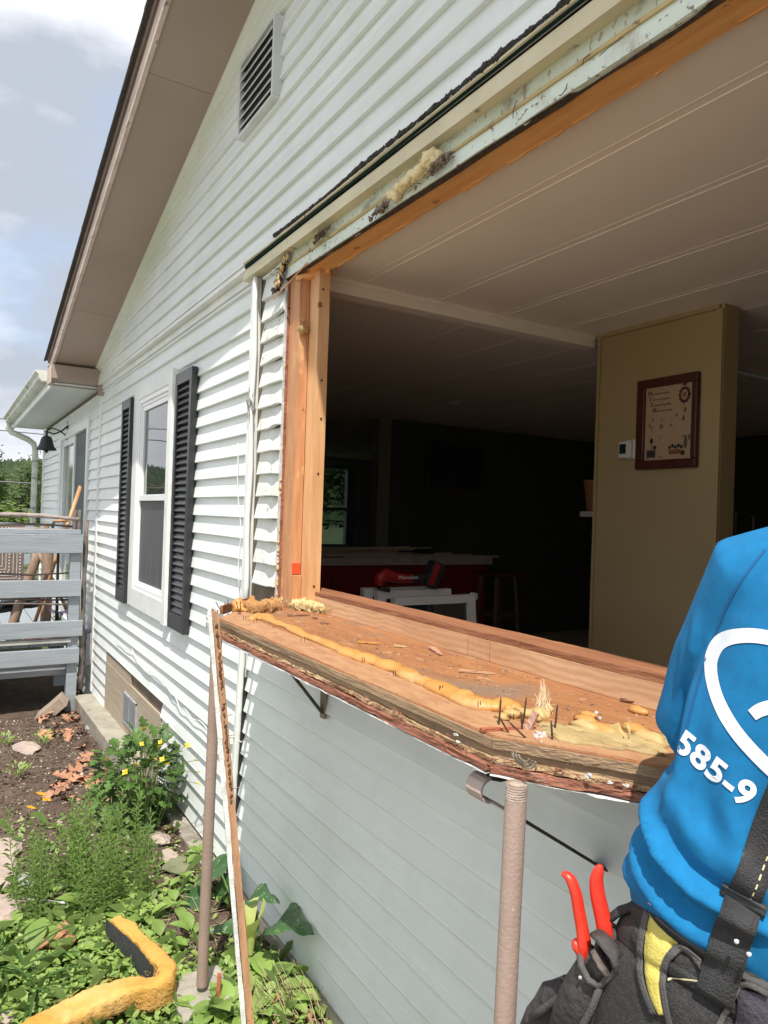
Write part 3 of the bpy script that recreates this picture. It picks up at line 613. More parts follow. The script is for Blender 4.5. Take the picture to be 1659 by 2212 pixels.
# far window in the end wall
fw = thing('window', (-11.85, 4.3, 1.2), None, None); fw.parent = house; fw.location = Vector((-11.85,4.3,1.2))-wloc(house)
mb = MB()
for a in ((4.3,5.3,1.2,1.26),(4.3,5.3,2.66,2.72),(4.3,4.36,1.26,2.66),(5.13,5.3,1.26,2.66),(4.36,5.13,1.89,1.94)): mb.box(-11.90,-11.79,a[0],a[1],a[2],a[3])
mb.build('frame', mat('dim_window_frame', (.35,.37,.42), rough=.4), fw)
cg = bpy.data.materials.new('clear_glass'); cg.use_nodes = True; n_ = cg.node_tree; n_.nodes.clear()
o_ = n_.nodes.new('ShaderNodeOutputMaterial'); t_ = n_.nodes.new('ShaderNodeBsdfTransparent'); g_ = n_.nodes.new('ShaderNodeBsdfGlossy'); g_.inputs['Roughness'].default_value = .02; t_.inputs[0].default_value = (.42,.46,.46,1)
x_ = n_.nodes.new('ShaderNodeMixShader'); x_.inputs[0].default_value = .06; n_.links.new(t_.outputs[0], x_.inputs[1]); n_.links.new(g_.outputs[0], x_.inputs[2]); n_.links.new(x_.outputs[0], o_.inputs[0])
mb = MB(); mb.box(-11.852,-11.848,4.36,5.13,1.26,2.66); mb.build('glass_pane', cg, fw)

# ------------------------------------------------------------------ bow window platform
LZ = 1.40
plat = thing('window_platform', (-1.8, -.1, 1.335), 'torn down bow window platform with plywood top and splintered layered edge', 'window ledge')
mb = MB(); mb.prism([(-2.94,-.018),(-2.90,-.13),(-2.61,-.37),(-1.02,-.375),(-.61,-.12),(-.58,-.018),(-.44,-.018),(-.44,.075),(-2.875,.075),(-2.875,-.018)], LZ-.018, LZ)
mb.build('plywood_sheet', ply, plat)
mb = MB()
for (p0_, p1_, q1_, q0_) in (((-2.895,-.125),(-2.605,-.366),(-2.565,-.262),(-2.84,-.04)),((-2.605,-.366),(-1.023,-.371),(-1.045,-.268),(-2.565,-.262)),((-1.023,-.371),(-.615,-.118),(-.66,-.02),(-1.045,-.268))): mb.prism([p0_,p1_,q1_,q0_], LZ-.0005, LZ+.0022)
mb.build('front_strip', osb, plat)
mb = MB(); mb.box(-2.875,-.44,-.003,.098,1.326,LZ-.019); mb.build('sill_beam', pine, plat)
PX = [at(675,1325,1,.072).x, at(1010,1385,1,.072).x, at(1058,1395,1,.072).x, -.44]
PX = [-2.87, PX[1], PX[2], -.44]
for i in range(3):
    mb = MB(); mb.bar((PX[i]+.002,.086,LZ+.030), (PX[i+1]-.002,.086,LZ+.030), .028, .058, 24, .0008); mb.build('inner_board', board, plat)
for a, b in ((-2.86,-1.45),(-1.447,-.44)):
    mb = MB(); mb.bar((a,.125,LZ+.069), (b,.125,LZ+.069), .10, .017, 40, .002); mb.build('top_plate', redboard, plat)
FR = [(-2.90,-.13),(-2.61,-.37),(-1.02,-.375),(-.61,-.12)]
for i in range(3):
    a = Vector((*FR[i],0)); b = Vector((*FR[i+1],0)); d = (b-a).normalized(); nrm = Vector((d.y,-d.x,0)); n = int((b-a).length*60)
    def edge(nm, m_, off, zc, wd, ht, amp, rg=0., f=11):
        p = a+nrm*off; q = b+nrm*off; p.z = q.z = zc
        mb = MB(); mb.bar(p, q, wd, ht, n, amp, freq=f*(b-a).length*1.5, ragged=rg); return mb.build(nm, m_, plat)
    edge('ply_edge', weath, -.006, LZ-.0105, .022, .017, .0012)
    edge('front_rail', weath, -.013, LZ-.029, .022, .017, .002, f=7)
    edge('fibre_layer', fibre, -.010, LZ-.042, .026, .010, .005, .004)
    edge('rotten_trim', rot, .002, LZ-.056, .024, .015, .0035, .006)
    edge('flaking_edge', flake, .006, LZ-.0655, .018, .0028, .002, .004)
    # frayed splinters on the torn face
    mb = MB()
    for k in range(int(70*(b-a).length)):
        p = a.lerp(b, random.random())+nrm*.008; p.z = LZ-.030-.028*random.random(); q = p+d*random.uniform(-.03,.03)+nrm*random.uniform(0,.010)+Vector((0,0,random.uniform(-.008,.004)))
        mb.bar(p, q, .003, .0025, 1, 0, taper=.3)
    mb.build('splinter', random.choice([fibre, rot]), plat, kind='stuff')
mb = MB(); mb.box(-2.86,-.66,-.10,-.02,1.335,1.378); mb.build('under_joist', weath, plat)
mb = MB(); mb.prism([(-2.92,-.02),(-2.88,-.12),(-2.59,-.34),(-1.04,-.345),(-.65,-.12),(-.63,-.02)], 1.347, 1.352); mb.build('under_panel', mat('grey_green_underside', (.30,.29,.24), (.2,.19,.15), scale=9), plat)
# white lumps and the knotty split at the bend
mb = MB()
for i, (px, py) in enumerate([(1030,655),(1050,648),(1190,720),(1320,770),(1420,790),(350,470),(365,515),(1180,735)]):
    p = at((1000+px*.3978)*.864, (1650+py*.3978)*.864, 1, -.385 if px < 800 else -.30); mb.blob(p, .0035, .5, 2, 3, (1.5,.8,.7), i)
mb.build('paint_lump', flake, plat, kind='stuff')
q = at((1000+790*.3978)*.864, (1650+605*.3978)*.864, 1, -.39)
mb = MB()
for r_ in (.010,.016,.022): mb.tube([q+Vector((math.cos(t)*r_*1.3, -.004, -abs(math.sin(t))*r_*.8)) for t in np.linspace(0, math.pi, 9)], .0022, 5, amp=.001)
mb.build('split_knot', dirtlump, plat)

def nail(bx, by, tx, ty, r=.0018, name='nail'):
    b = at(bx, by, 2, LZ-.002); dep = (b-EYE).dot(F1)
    d = F1 + RX*((tx-829.5)/1550) - UX*((ty-1106)/1550); t = EYE+d*dep
    mb = MB(); mb.tube([b, b.lerp(t,.85), t], [r, r, r*.25], 6, amp=.0002); mb.build(name, nailm, plat)
def c4(x, y): return ((500+.2411*x)*.864, (1480+.2411*y)*.864)
def c5(x, y): return ((480+.434*x)*.864, (1400+.434*y)*.864)
def c6(x, y): return ((1000+.3978*x)*.864, (1650+.3978*y)*.864)
for b, t in (((235,230),(160,95)),((290,250),(290,70)),((308,215),(300,110)),((262,200),(258,100)),((410,240),(370,85)),((415,240),(420,90))): nail(*c4(*b), *c4(*t))
for b, t in (((620,420),(635,230)),((690,470),(625,360)),((805,505),(680,385)),((770,450),(760,325)),((772,412),(795,232)),((958,515),(950,378)),((972,458),(990,275))): nail(*c6(*b), *c6(*t), r=.0019)
def staple(f, x0, x1, yb, yt):
    for x in (x0, x1): nail(*f(x, yb), *f(x+1, yt), r=.0009, name='staple')
for a in ((627,648,482,440),(980,992,602,557),(1160,1171,682,632),(1430,1444,782,720),(355,373,368,338),(465,478,402,380),(296,308,352,320)): staple(c5, *a)
for a in ((248,266,228,160),(490,505,326,254),(692,714,392,336),(1403,1438,527,478)): staple(c6, *a)
nail(*c6(645,300), *c6(648,262), r=.0015)

# brackets under the platform
bl = thing('support_bracket', (-2.40,-.02,1.04), 'dark flat bar bracket bracing the left part of the torn platform', 'bracket', 'flat bar brackets under the platform')
P0 = at(575,1415,0,-2.40); P1 = Vector((-2.40,-.02,1.052))
mb = MB(); mb.bar((P1.x,P0.y,1.34), P1, .032, .006, 6, .0006, up=(0,1,1)); mb.build('diagonal_bar', strapd, bl)
mb = MB(); mb.bar((-2.40,-.022,1.04), (-2.40,-.022,1.338), .034, .012, 6, .0006, up=(0,1,0)); mb.build('wall_bar', mat('bracket_brown', (.22,.16,.12), (.3,.24,.2), scale=9, rough=.7), bl)
mb = MB(); mb.tube([(-2.40,-.03,1.30),(-2.40,-.034,1.30)], .006, 8); mb.build('screw_head', nailm, bl)
br = thing('support_bracket', (-1.15,-.02,1.0), 'taupe flat bar bracket with rounded nose beside the painted pipe post', 'bracket', 'flat bar brackets under the platform')
BXr = -1.07
tip = at(1022,1700,0,BXr); zt = 1.306
a1 = at(1102,1754,0,BXr); a2 = at(1330,1893,0,BXr); dd = (a2-a1).normalized(); endp = a1+dd*((-.016-a1.y)/dd.y)
pts = [Vector((BXr,-.02,zt)), Vector((BXr,-.15,zt-.001)), Vector((BXr,tip.y+.05,zt-.003))]
cy, cz = tip.y+.026, (zt-.004+a1.z+ (tip.y+.02-a1.y)*dd.z/dd.y)/2; 
for k in range(9):
    t = math.pi/2+k*math.pi/8*1.05; pts.append(Vector((BXr, cy+.024*math.cos(t), cz+.022*math.sin(t))))
pts += [a1, endp]
def flat_strap(pts, wd, th):
    mb = MB(); V = []; 
    for i, p in enumerate(pts):
        d = (pts[min(i+1,len(pts)-1)]-pts[max(i-1,0)]).normalized(); n_ = Vector((0,-d.z,d.y))
        for sx, sn in ((-1,-1),(1,-1),(1,1),(-1,1)): V.append(p+Vector((sx*wd/2,0,0))+n_*(sn*th/2))
    n = len(pts); mb.add(V, [(i*4+j,i*4+(j+1)%4,(i+1)*4+(j+1)%4,(i+1)*4+j) for i in range(n-1) for j in range(4)]+[(3,2,1,0),((n-1)*4,(n-1)*4+1,(n-1)*4+2,(n-1)*4+3)]); return mb
k_ = 5
flat_strap(pts[:4], .046, .006).build('top_bar', strapd, br, bevel=.0015)
flat_strap(pts[3:13], .046, .006).build('nose', strapm, br, bevel=.0015)
flat_strap(pts[12:], .036, .006).build('diagonal_bar', strapd, br, bevel=.0015)

# posts
def pipe_post(name_loc, top, rad, m_, label, rings, base):
    t = thing('pipe_post', name_loc, label, 'post')
    b = Vector(name_loc); n = 8
    mb = MB(); mb.tube([b.lerp(top, i/n) for i in range(n+1)], rad, 28, cap=False)
    mb.tube([top, top+(b-top).normalized()*.06], rad*.78, 16, cap=False)
    mb.build('pipe', m_, t, smooth=True)
    if rings:
        mb = MB(); d = (b-top).normalized()
        for k in range(6): mb.tube([top+d*(.002+k*.0042), top+d*(.004+k*.0042), top+d*(.006+k*.0042)], [rad*.99, rad*1.03, rad*.99], 24)
        mb.build('pipe_thread', mat('cream_thread', (.50,.42,.34), (.34,.26,.21), scale=40, rough=.6, bump=.4), t, smooth=True)
    return t
rt = at(1116,1692,1,-.405); rb = at(1090,2212,1,-.41); dn = (rb-rt).normalized(); base = rt+dn*((.02-rt.z)/dn.z)
pipe_post(base, rt, .0186, taupe, 'thick taupe painted pipe post with threaded open top, standing free beside the worker', True, True)
lt = at(468,1384,1,-.395); lb_ = at(436,2128,1,-.405)
pipe_post(lb_, lt, .0195, taupe_s, 'thin brown pipe post standing on a concrete block at the platform corner', False, True)
for c, nm, lb in ((lb_, 'stone_footing', 'rough concrete footing block under the brown pipe post'), (base, 'stone_footing', 'flat concrete footing under the threaded pipe post')):
    mb = MB(); x, y = c.x, c.y; mb.bar((x-.12,y,.012),(x+.12,y,.012),.20,.10,8,.010); mb.build(nm, conc, label=lb, cat='footing', bevel=.006)
# ledge corner wood holding the strip
strip = thing('trim_strip', at(455,1330,1,-.42), 'long split trim board, white on one edge, leaning from the platform corner to the ground', 'board')
tp = at(460,1322,1,-.435); g0 = at(548,2360,2,.0)
sidev = (g0-tp).normalized()
wd_ = Vector((1,.1,0)).normalized()
viewd = (tp.lerp(g0,.5)-EYE).normalized(); sv = sidev.cross(viewd).normalized()
if sv.dot(RX) < 0: sv = -sv
mb = MB(); mb.bar(tp+sv*.008, g0+sv*.008, .022, .030, 110, .0012, up=viewd); mb.build('wood_strip', mat('split_brown_strip', (.44,.235,.12), (.30,.16,.085), scale=4, stretch=(8,8,.6), rough=.7, bump=.35, bscale=20, spots=[((.10,.06,.04), 14, .62, .05, (2,2,.6), .8)]), strip)
mb = MB(); mb.bar(tp-sv*.012-viewd*.004, g0-sv*.013-viewd*.004, .014, .034, 160, .0022, up=viewd, ragged=.0); mb.build('white_edge', flake, strip)
mb = MB()
for i in range(120):
    t = .03+.40*random.random(); mb.blob(tp.lerp(g0,t)+sv*(.006+.006*random.random())-viewd*.016, .002+.003*random.random(), .5, 1, 3, (1,1,1.8), i)
mb.build('bark_crust', mat('dark_crust', (.06,.035,.025), (.16,.09,.05), scale=60, rough=1.), strip, kind='stuff')
mb = MB()
for i in range(46):
    mb.blob(tp+Vector((random.gauss(-.012,.009), random.gauss(0,.006), random.gauss(-.02,.018))), .004+.007*random.random(), .6, 2, 3, (1,1,1.2), i)
mb.build('flaked_paint', flake, strip, kind='stuff')
for t, l_ in ((.24,.020),(.285,.022),(.40,.026)):
    p = tp.lerp(g0,t)+sv*.016; mb = MB(); mb.tube([p, p+sv*l_+Vector((0,0,.002))], .0013, 5); mb.build('nail', nailm, strip)
# small brown piece left of the platform
mb = MB(); p = at(492,1302,2,1.42); mb.bar(at(478,1318,2,1.41), at(535,1296,2,1.41)+Vector((0,.03,0)), .012, .035, 12, .002); mb.build('end_board', redboard, plat)

# spray foam, insulation and rubble lying on the platform
def on(f, x, y, dz=0.): p = at(*f(x, y), 2, LZ+dz); return p
bead = [on(c5,x,y) for x,y in ((340,352),(400,322),(470,365),(560,395),(640,440),(740,475),(840,520),(930,562),(1060,600),(1180,640),(1290,700),(1400,742),(1500,785),(1600,825))]+[on(c6,x,y) for x,y in ((180,165),(260,205),(340,240),(420,285),(520,305),(600,310),(690,290))]
mb = MB(); n_ = 0
PTS = []
for i in range(len(bead)-1):
    for k in range(9): PTS.append(bead[i].lerp(bead[i+1], k/9))
for s_ in range(2): PTS = [PTS[0]]+[(PTS[i-1]+PTS[i]*2+PTS[i+1])/4 for i in range(1,len(PTS)-1)]+[PTS[-1]]
rr = [.013+.010*t/len(PTS)+.012*abs(mnoise.noise(Vector((t*.11,3,3))))*1.6 for t in range(len(PTS))]
mb.tube([p+Vector((0,.0,.004)) for p in PTS], rr, 14, amp=.0035, flat=.62)
for t in range(0, len(PTS), 3):
    mb.blob(PTS[t]+Vector((random.gauss(0,.003), random.gauss(.012,.006), .003)), rr[t]*random.uniform(.7,1.0), .18, 2, 2, (1.5,1.0,.45), t)
mb.build('spray_foam_bead', foam, smooth=True, label='long orange bead of expanded foam running along the platform front', cat='foam')
mb = MB()
for i, (x, y, s_) in enumerate([(700,340,30),(640,360,22),(800,340,26),(870,350,26),(900,310,24),(880,340,30),(930,300,20),(900,280,16),(760,320,20),(860,370,18)]): mb.blob(on(c6,x,y,.005), s_*.00055, .3, 2, 2.5, (1.4,1,.7), i)
mb.build('foam_crumb_pile', foamy, smooth=True, label='broken yellow foam crumbs heaped among the nails at the platform bend', cat='foam')
mb = MB()
for i in range(34):
    t = i/33; x = 980+t*660; y = 470+t*75+random.uniform(-55,20); mb.blob(on(c6,x,y,.0), .018+.012*random.random(), .2, 2, 2, (1.6,.9,.28), i)
P = [on(c6,x,y,.003) for x,y in ((960,470),(1000,500),(1100,525),(1200,530),(1300,550),(1380,565),(1430,560),(1480,572),(1560,590),(1660,602))]
mb.tube(P, .0045, 8, amp=.001)
mb.build('flattened_foam', mat('dusty_pale_foam', (.42,.32,.15), (.33,.23,.10), scale=12, rough=.7, bump=.5, bscale=50, spots=[((.25,.17,.09), 24, .6, .06, (1,1,1), .6)]), smooth=True, label='flat pale yellow foam layer on the right facet of the platform', cat='foam')
chunk = [(1180,347,20,foam),(1170,380,24,foam),(1275,440,30,foam),(1475,437,26,foam),(1500,322,22,foam),(1560,500,34,foamy),(1160,420,30,foamy)]
for i, (x, y, s_, m_) in enumerate(chunk):
    mb = MB(); mb.blob(on(c6,x,y,.004), s_*.00075, .25, 2, 2.2, (1.6,.8,.6), i); mb.build('foam_chunk', m_, smooth=True, label=['flat oval foam chunk nearest the platform bend','elongated foam chunk just behind the flattened layer','round foam lump touching the flattened layer','shiny foam lump right of the pale shard','torn open foam shell furthest right on the plywood','pale foam roll along the edge by the worker','crumbly foam piece behind the flattened layer'][i], cat='foam chunk', group='loose foam chunks on the platform')
mb = MB(); mb.blob(on(c6,1375,450,.010), .014, .5, 1, 1.5, (1.8,.5,.9), 4); mb.blob(on(c6,1430,445,.010), .009, .5, 1, 1.5, (1,.5,1.4), 5)
mb.build('foam_shard', foamy, label='pale shard of foam standing up near the worker', cat='foam chunk')
# wool and foam heap at the left end
mb = MB(); mb.blob(on(c4,395,160,.016), .032, .25, 3, 2, (1,.8,1), 1); mb.blob(on(c4,450,190,.008), .016, .35, 2, 2, (1.2,.8,.8), 2)
mb.build('foam_lump', foam, smooth=True, label='round orange foam lump between the nails at the left corner', cat='foam')
def woolball(pts, r, m_, nm, lb, seed=0):
    mb = MB()
    for i, (x, y) in enumerate(pts):
        for k in range(3): mb.blob(on(c4, x+random.gauss(0,16), y+random.gauss(0,10), .010), r*random.uniform(.8,1.35), .35, 3, 2.6, (1.6,1.0,.95), seed+i*3+k)
    for i in range(340):
        x, y = random.choice(pts); p = on(c4, x+random.gauss(0,24), y+random.gauss(0,14), .012+.016*random.random()); q = p+Vector((random.gauss(0,.012),random.gauss(0,.010),random.uniform(-.004,.014)))
        mb.tube([p, p.lerp(q,.5)+Vector((0,0,.003)), q], .0006, 3, cap=False)
    return mb.build(nm, m_, smooth=True, label=lb, cat='insulation')
woolball([(540,175),(620,170),(700,160),(760,150)], .024, mat('orange_tan_wool', (.46,.25,.10), (.38,.19,.07), scale=14, rough=1., bump=1., bscale=80), 'insulation_clump', 'crumbly orange insulation clump along the left end of the platform')
woolball([(860,80),(900,110),(960,130),(1040,150),(1120,160),(1200,165),(1290,175),(1350,180)], .028, wooly, 'insulation_roll', 'fluffy pale yellow insulation lying at the foot of the jamb', 40)
mb = MB(); mb.bar(on(c4,1120,60,.03), on(c4,1215,120,.018), .028, .020, 6, .004); mb.bar(on(c4,1050,90,.02), on(c4,1150,90,.03), .02, .03, 6, .005)
mb.build('foam_offcut', foamy, label='pale yellow foam offcut leaning at the jamb base', cat='foam chunk')
brk = mat('dark_brown_splinter', (.16,.07,.04), (.26,.13,.08), scale=20, rough=.8, bump=.3)
rsp = mat('red_cedar_splinter', (.42,.13,.06), (.30,.09,.045), scale=12, stretch=(1,4,4), rough=.7, bump=.3); psp = mat('pale_splinter', (.52,.33,.20), (.42,.24,.14), scale=20, rough=.8)
SP = [(c4,910,240,1145,238,.012,brk,'long dark brown wood splinter near the insulation at the left end'), (c4,1175,262,1220,272,.012,brk,'short dark brown chip near the pale insulation'), (c4,1250,318,1345,330,.004,brk,'thin dark sliver on the left half of the plywood'),
      (c5,925,525,1055,560,.012,brk,'curled brown bark strip touching the foam bead'), (c5,1380,505,1436,545,.022,mat('pinkish_chip', (.46,.26,.18), (.36,.18,.12), scale=9, rough=.7),'pinkish wedge of wood on the bare plywood'), (c6,368,66,596,84,.008,psp,'long pale splinter in the middle of the plywood'),
      (c6,600,8,670,22,.010,brk,'dark brown chip near the inner board'), (c6,510,440,760,425,.014,rsp,'red cedar splinter lying across the platform bend'), (c6,1395,245,1575,285,.020,brk,'grey brown bark slab against the inner board near the worker'),
      (c6,905,74,990,108,.005,nailm,'rusty bent nail lying against the inner board'), (c4,490,335,635,350,.005,psp,'pale toothpick thin splinter at the front left edge'), (c5,955,472,1100,482,.010,foam,'thin broken foam strip lying parallel to the bead'), (c5,1162,492,1240,500,.010,foamy,'flat yellow foam flake on the plywood')]
for f, xa, ya, xb, yb, wv, m_, lb in SP:
    mb = MB(); mb.bar(on(f,xa,ya,.005), on(f,xb,yb,.004), wv, .006, 8, wv*.12, taper=.5); mb.build('wood_splinter' if m_ not in (foam, foamy, nailm) else ('foam_flake' if m_ is not nailm else 'loose_nail'), m_, label=lb, cat='splinter' if m_ not in (foam, foamy, nailm) else ('foam chunk' if m_ is not nailm else 'nail'))
mb = MB(); p = on(c6,800,440,.0); mb.bar(p, p+Vector((.012,.010,.036)), .015, .006, 8, .002, up=(0,1,0)); mb.build('wood_splinter', mat('pink_grey_split', (.55,.35,.28), (.36,.18,.12), scale=20, rough=.7), label='broken pink grey wedge standing upright between the nails', cat='splinter')
mb = MB(); p = on(c6,895,330,.0)
for i in range(110):
    a = random.uniform(-1,1); q = p+Vector((random.gauss(0,.008), random.gauss(0,.008), .0)); t = p+Vector((a*.013, random.gauss(0,.006), .02+.060*random.random()*(1-abs(a)*.7)))
    mb.tube([q, q.lerp(t,.5)+Vector((0,0,.004)), t], .0004, 3, cap=False)
mb.build('fibre_wisp', mat('glass_fibre_wisp', (.80,.66,.45), rough=.8), label='thin upright wisp of insulation fibres behind the nails', cat='insulation', kind='stuff')
for nm, m_, cnt, s0, s1, lb in (('sawdust_and_chips', psp, 520, .0008, .0032, 'pale sawdust and chips scattered over the plywood'), ('dark_grit', dirtlump, 620, .0006, .0022, 'dark grit scattered over the plywood')):
    mb = MB()
    for i in range(cnt):
        x = random.uniform(-2.85,-.65); y = random.uniform(-.30,.06) if random.random() < .7 else random.gauss(-.12,.05)
        if y < -.11-(min(x+3.0, -.61-x))*.60: continue
        y = max(y, -.345)
        s_ = random.uniform(s0,s1)*(2.2 if random.random() < .06 else 1); a = random.random()*6; d = Vector((math.cos(a),math.sin(a),0))
        p = Vector((x,y,LZ+.0012)); mb.bar(p-d*s_*1.6, p+d*s_*1.6, s_*1.1, s_*.8, 1, 0, taper=.5)
    mb.build(nm, m_, label=lb, kind='stuff')
mb = MB()
for i in range(16): mb.blob(on(c6, 880+random.gauss(0,28), 478+random.gauss(0,12), .003), random.uniform(.002,.006), .5, 1, 3, (1,1,.7), i)
mb.blob(on(c6,1232,337,.003), .005, .5, 1); mb.blob(on(c6,1255,370,.003), .005, .5, 1)
mb.build('plaster_crumbs', mat('white_plaster', (.62,.62,.60), (.40,.39,.37), scale=40, rough=.9), label='small white plaster crumbs by the nails', kind='stuff')

# ------------------------------------------------------------------ things inside the room
isl = thing('kitchen_island', (-6.25,2.5,.42), 'dark red kitchen island with pale worktop in the dim room', 'island')
redp = mat('dark_red_panel', (.34,.022,.018), (.28,.018,.015), scale=2, rough=.45)
mb = MB(); mb.box(-6.5,-6.03,1.2,3.74,.42,1.325); mb.build('base', redp, isl)
mb = MB()
for a in np.arange(1.25,3.7,.62):
    mb.box(-6.03,-6.015,a,a+.05,.45,1.30); mb.box(-6.03,-6.015,a+.05,a+.62,1.24,1.30); mb.box(-6.03,-6.015,a+.05,a+.62,.45,.52)
mb.build('panel_frame', redp, isl)
mb = MB(); mb.box(-6.56,-5.98,1.15,3.79,1.325,1.40); mb.build('worktop', mat('pale_worktop', (.72,.64,.54), (.62,.54,.45), scale=12, rough=.4), isl, bevel=.005)
tw = mat('offcut_wood', (.72,.60,.46), (.62,.50,.36), scale=6, rough=.6); ti = 0
for (xa, ya, xb, yb, zz, ww, lb) in ((-6.3,1.3,-6.3,3.2,1.44,.12,'widest pale board at the back of the pile on the island'), (-6.15,1.2,-6.15,3.36,1.43,.06,'white moulding lying along the island worktop'), (-6.05,1.2,-6.05,3.55,1.42,.05,'round nosed moulding in front on the island worktop'),
                              (-6.03,2.0,-6.02,3.9,1.408,.03,'thin batten overhanging the island end'), (-6.2,2.05,-6.05,2.75,1.47,.05,'crooked offcut lying across the boards on the island')):
    mb = MB(); mb.bar((xa,ya,zz),(xb,yb,zz+(.03 if ww == .05 and xa == -6.2 else 0)), .03 if ww < .1 else .02, ww*.8 if ww>.1 else .022, 2, 0); mb.build('trim_board', tw, label=lb, cat='board', bevel=.002)
mb = MB(); mb.tube([(-6.0,2.6,1.46),(-6.0,2.75,1.462),(-6.0,2.82,1.465),(-6.0,3.0,1.465),(-6.0,3.06,1.46)], [.008,.010,.022,.026,.008], 10); mb.build('black_tool_handle', mat('black_rubber', (.012,.012,.012), rough=.5), label='black handled chisel lying on the island boards', cat='chisel', smooth=True)
# old casement sashes leaning together
sashw = mat('old_white_sash', (.85,.83,.79), (.78,.75,.70), scale=6, rough=.5)
def sash(y0, y1, x, zt, lb, tilt):
    s_ = thing('removed_casement', (x+.15,(y0+y1)/2,.42), lb, 'window sash', 'removed window sashes leaning in the room')
    def P(y, z, dx): return (x+.15-(z-.42)*tilt+dx, y, z)
    def fr(ya, yb, za, zb, nm, m_, t0=0., t1=.045):
        V = [P(ya,za,t0),P(yb,za,t0),P(yb,zb,t0),P(ya,zb,t0),P(ya,za,t1),P(yb,za,t1),P(yb,zb,t1),P(ya,zb,t1)]
        mb = MB(); mb.add(V, [(0,1,2,3),(4,7,6,5),(0,4,5,1),(1,5,6,2),(2,6,7,3),(3,7,4,0)]); return mb.build(nm, m_, s_, bevel=.003 if nm != 'glass_pane' else 0)
    fr(y0,y0+.055,.42,zt,'stile',sashw); fr(y1-.055,y1,.42,zt,'stile',sashw); fr(y0+.055,y1-.055,zt-.045,zt,'rail',sashw); fr(y0+.055,y1-.055,.42,.50,'rail',sashw)
    fr(y0+.055,y1-.055,.50,zt-.045,'glass_pane',glass,.018,.024); return s_
sash(.80,1.345,-3.30,1.372,'front white window sash leaning inside with the cordless tool on it',.12)
sash(.755,1.25,-3.40,1.398,'middle window sash in the leaning stack',.12); sash(.71,1.20,-3.47,1.405,'rearmost window sash in the leaning stack',.12)
mb = MB(); mb.tube([(-3.27,1.355,1.358),(-3.24,1.365,1.358)], .022, 12); mb.build('sash_knob', sashw, label='round white knob on the corner of the front sash', cat='knob')
tl = thing('cordless_tool', (-3.33,.95,1.41), 'red and black cordless oscillating tool lying on the window sashes', 'power tool')
tr_ = mat('red_tool_plastic', (.35,.012,.015), rough=.4); tb_ = mat('black_tool_rubber', (.015,.014,.014), (.03,.03,.03), scale=30, rough=.6)
mb = MB(); mb.tube([(-3.32,.755,1.425),(-3.32,.765,1.47),(-3.32,.80,1.485),(-3.32,.86,1.468),(-3.32,.93,1.462),(-3.32,.98,1.462)], [.026,.034,.036,.030,.026,.024], 14, flat=1.0); mb.build('motor_housing', tr_, tl, smooth=True)
mb = MB(); mb.tube([(-3.32,.975,1.462),(-3.32,1.02,1.46),(-3.32,1.07,1.462),(-3.32,1.10,1.47)], [.025,.024,.026,.03], 12); mb.build('grip', tb_, tl, smooth=True)
mb = MB(); mb.bar((-3.32,.76,1.42),(-3.32,.82,1.40), .05,.022,1,0); mb.build('tool_head', tb_, tl, bevel=.004)
mb = MB(); mb.bar((-3.32,1.085,1.415),(-3.32,1.145,1.55), .07,.085,1,0,up=(0,1,-.4)); mb.build('battery', tb_, tl, bevel=.008)
mb = MB(); mb.bar((-3.283,1.075,1.425),(-3.283,1.125,1.545), .004,.03,1,0,up=(0,1,-.4)); mb.build('battery_stripe', tr_, tl)

def text_mesh(s_, size, extrude=.0, bold=0., spacing=1.):
    cu = bpy.data.curves.new('lettering', 'FONT'); cu.body = s_; cu.size = size; cu.extrude = extrude; cu.offset = bold; cu.space_character = spacing
    o = bpy.data.objects.new('lettering_tmp', cu); COL.objects.link(o)
    bpy.context.view_layer.update(); dg = bpy.context.evaluated_depsgraph_get(); me = bpy.data.meshes.new_from_object(o.evaluated_get(dg))
    bpy.data.objects.remove(o); return me
def lettering(s_, size, M_, m_, parent, name='lettering', bold=0., spacing=1.):
    me = text_mesh(s_, size, .0004, bold, spacing); me.materials.clear(); me.materials.append(m_); return place(me, name, parent, M_)
# face +x : local x -> +y, local y -> +z
MX = Matrix(((0,0,1,0),(1,0,0,0),(0,1,0,0),(0,0,0,1)))
lettering('Milwaukee', .030, Matrix.Translation((-3.289,.865,1.462)) @ MX, mat('white_print', (.7,.7,.7)), tl)
# dim picture, smoke detector, stool, shelf
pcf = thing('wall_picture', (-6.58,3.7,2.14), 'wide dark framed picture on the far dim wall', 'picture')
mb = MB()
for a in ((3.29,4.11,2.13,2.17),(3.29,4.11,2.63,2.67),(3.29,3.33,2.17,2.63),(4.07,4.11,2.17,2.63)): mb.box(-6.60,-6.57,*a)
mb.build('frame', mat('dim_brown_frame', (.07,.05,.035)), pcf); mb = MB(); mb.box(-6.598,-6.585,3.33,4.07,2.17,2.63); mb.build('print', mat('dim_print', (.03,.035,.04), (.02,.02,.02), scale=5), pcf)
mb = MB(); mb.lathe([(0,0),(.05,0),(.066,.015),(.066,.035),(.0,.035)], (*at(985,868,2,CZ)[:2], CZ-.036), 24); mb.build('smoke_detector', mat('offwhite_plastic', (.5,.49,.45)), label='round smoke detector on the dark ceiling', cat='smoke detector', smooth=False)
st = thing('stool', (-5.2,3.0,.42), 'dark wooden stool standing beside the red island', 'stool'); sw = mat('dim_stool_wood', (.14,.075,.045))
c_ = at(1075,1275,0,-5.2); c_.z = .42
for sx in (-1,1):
    for sy in (-1,1): mb = MB(); mb.bar(c_+Vector((.16*sx,.16*sy,0)), c_+Vector((.11*sx,.11*sy,.86)), .03,.03); mb.build('leg', sw, st)
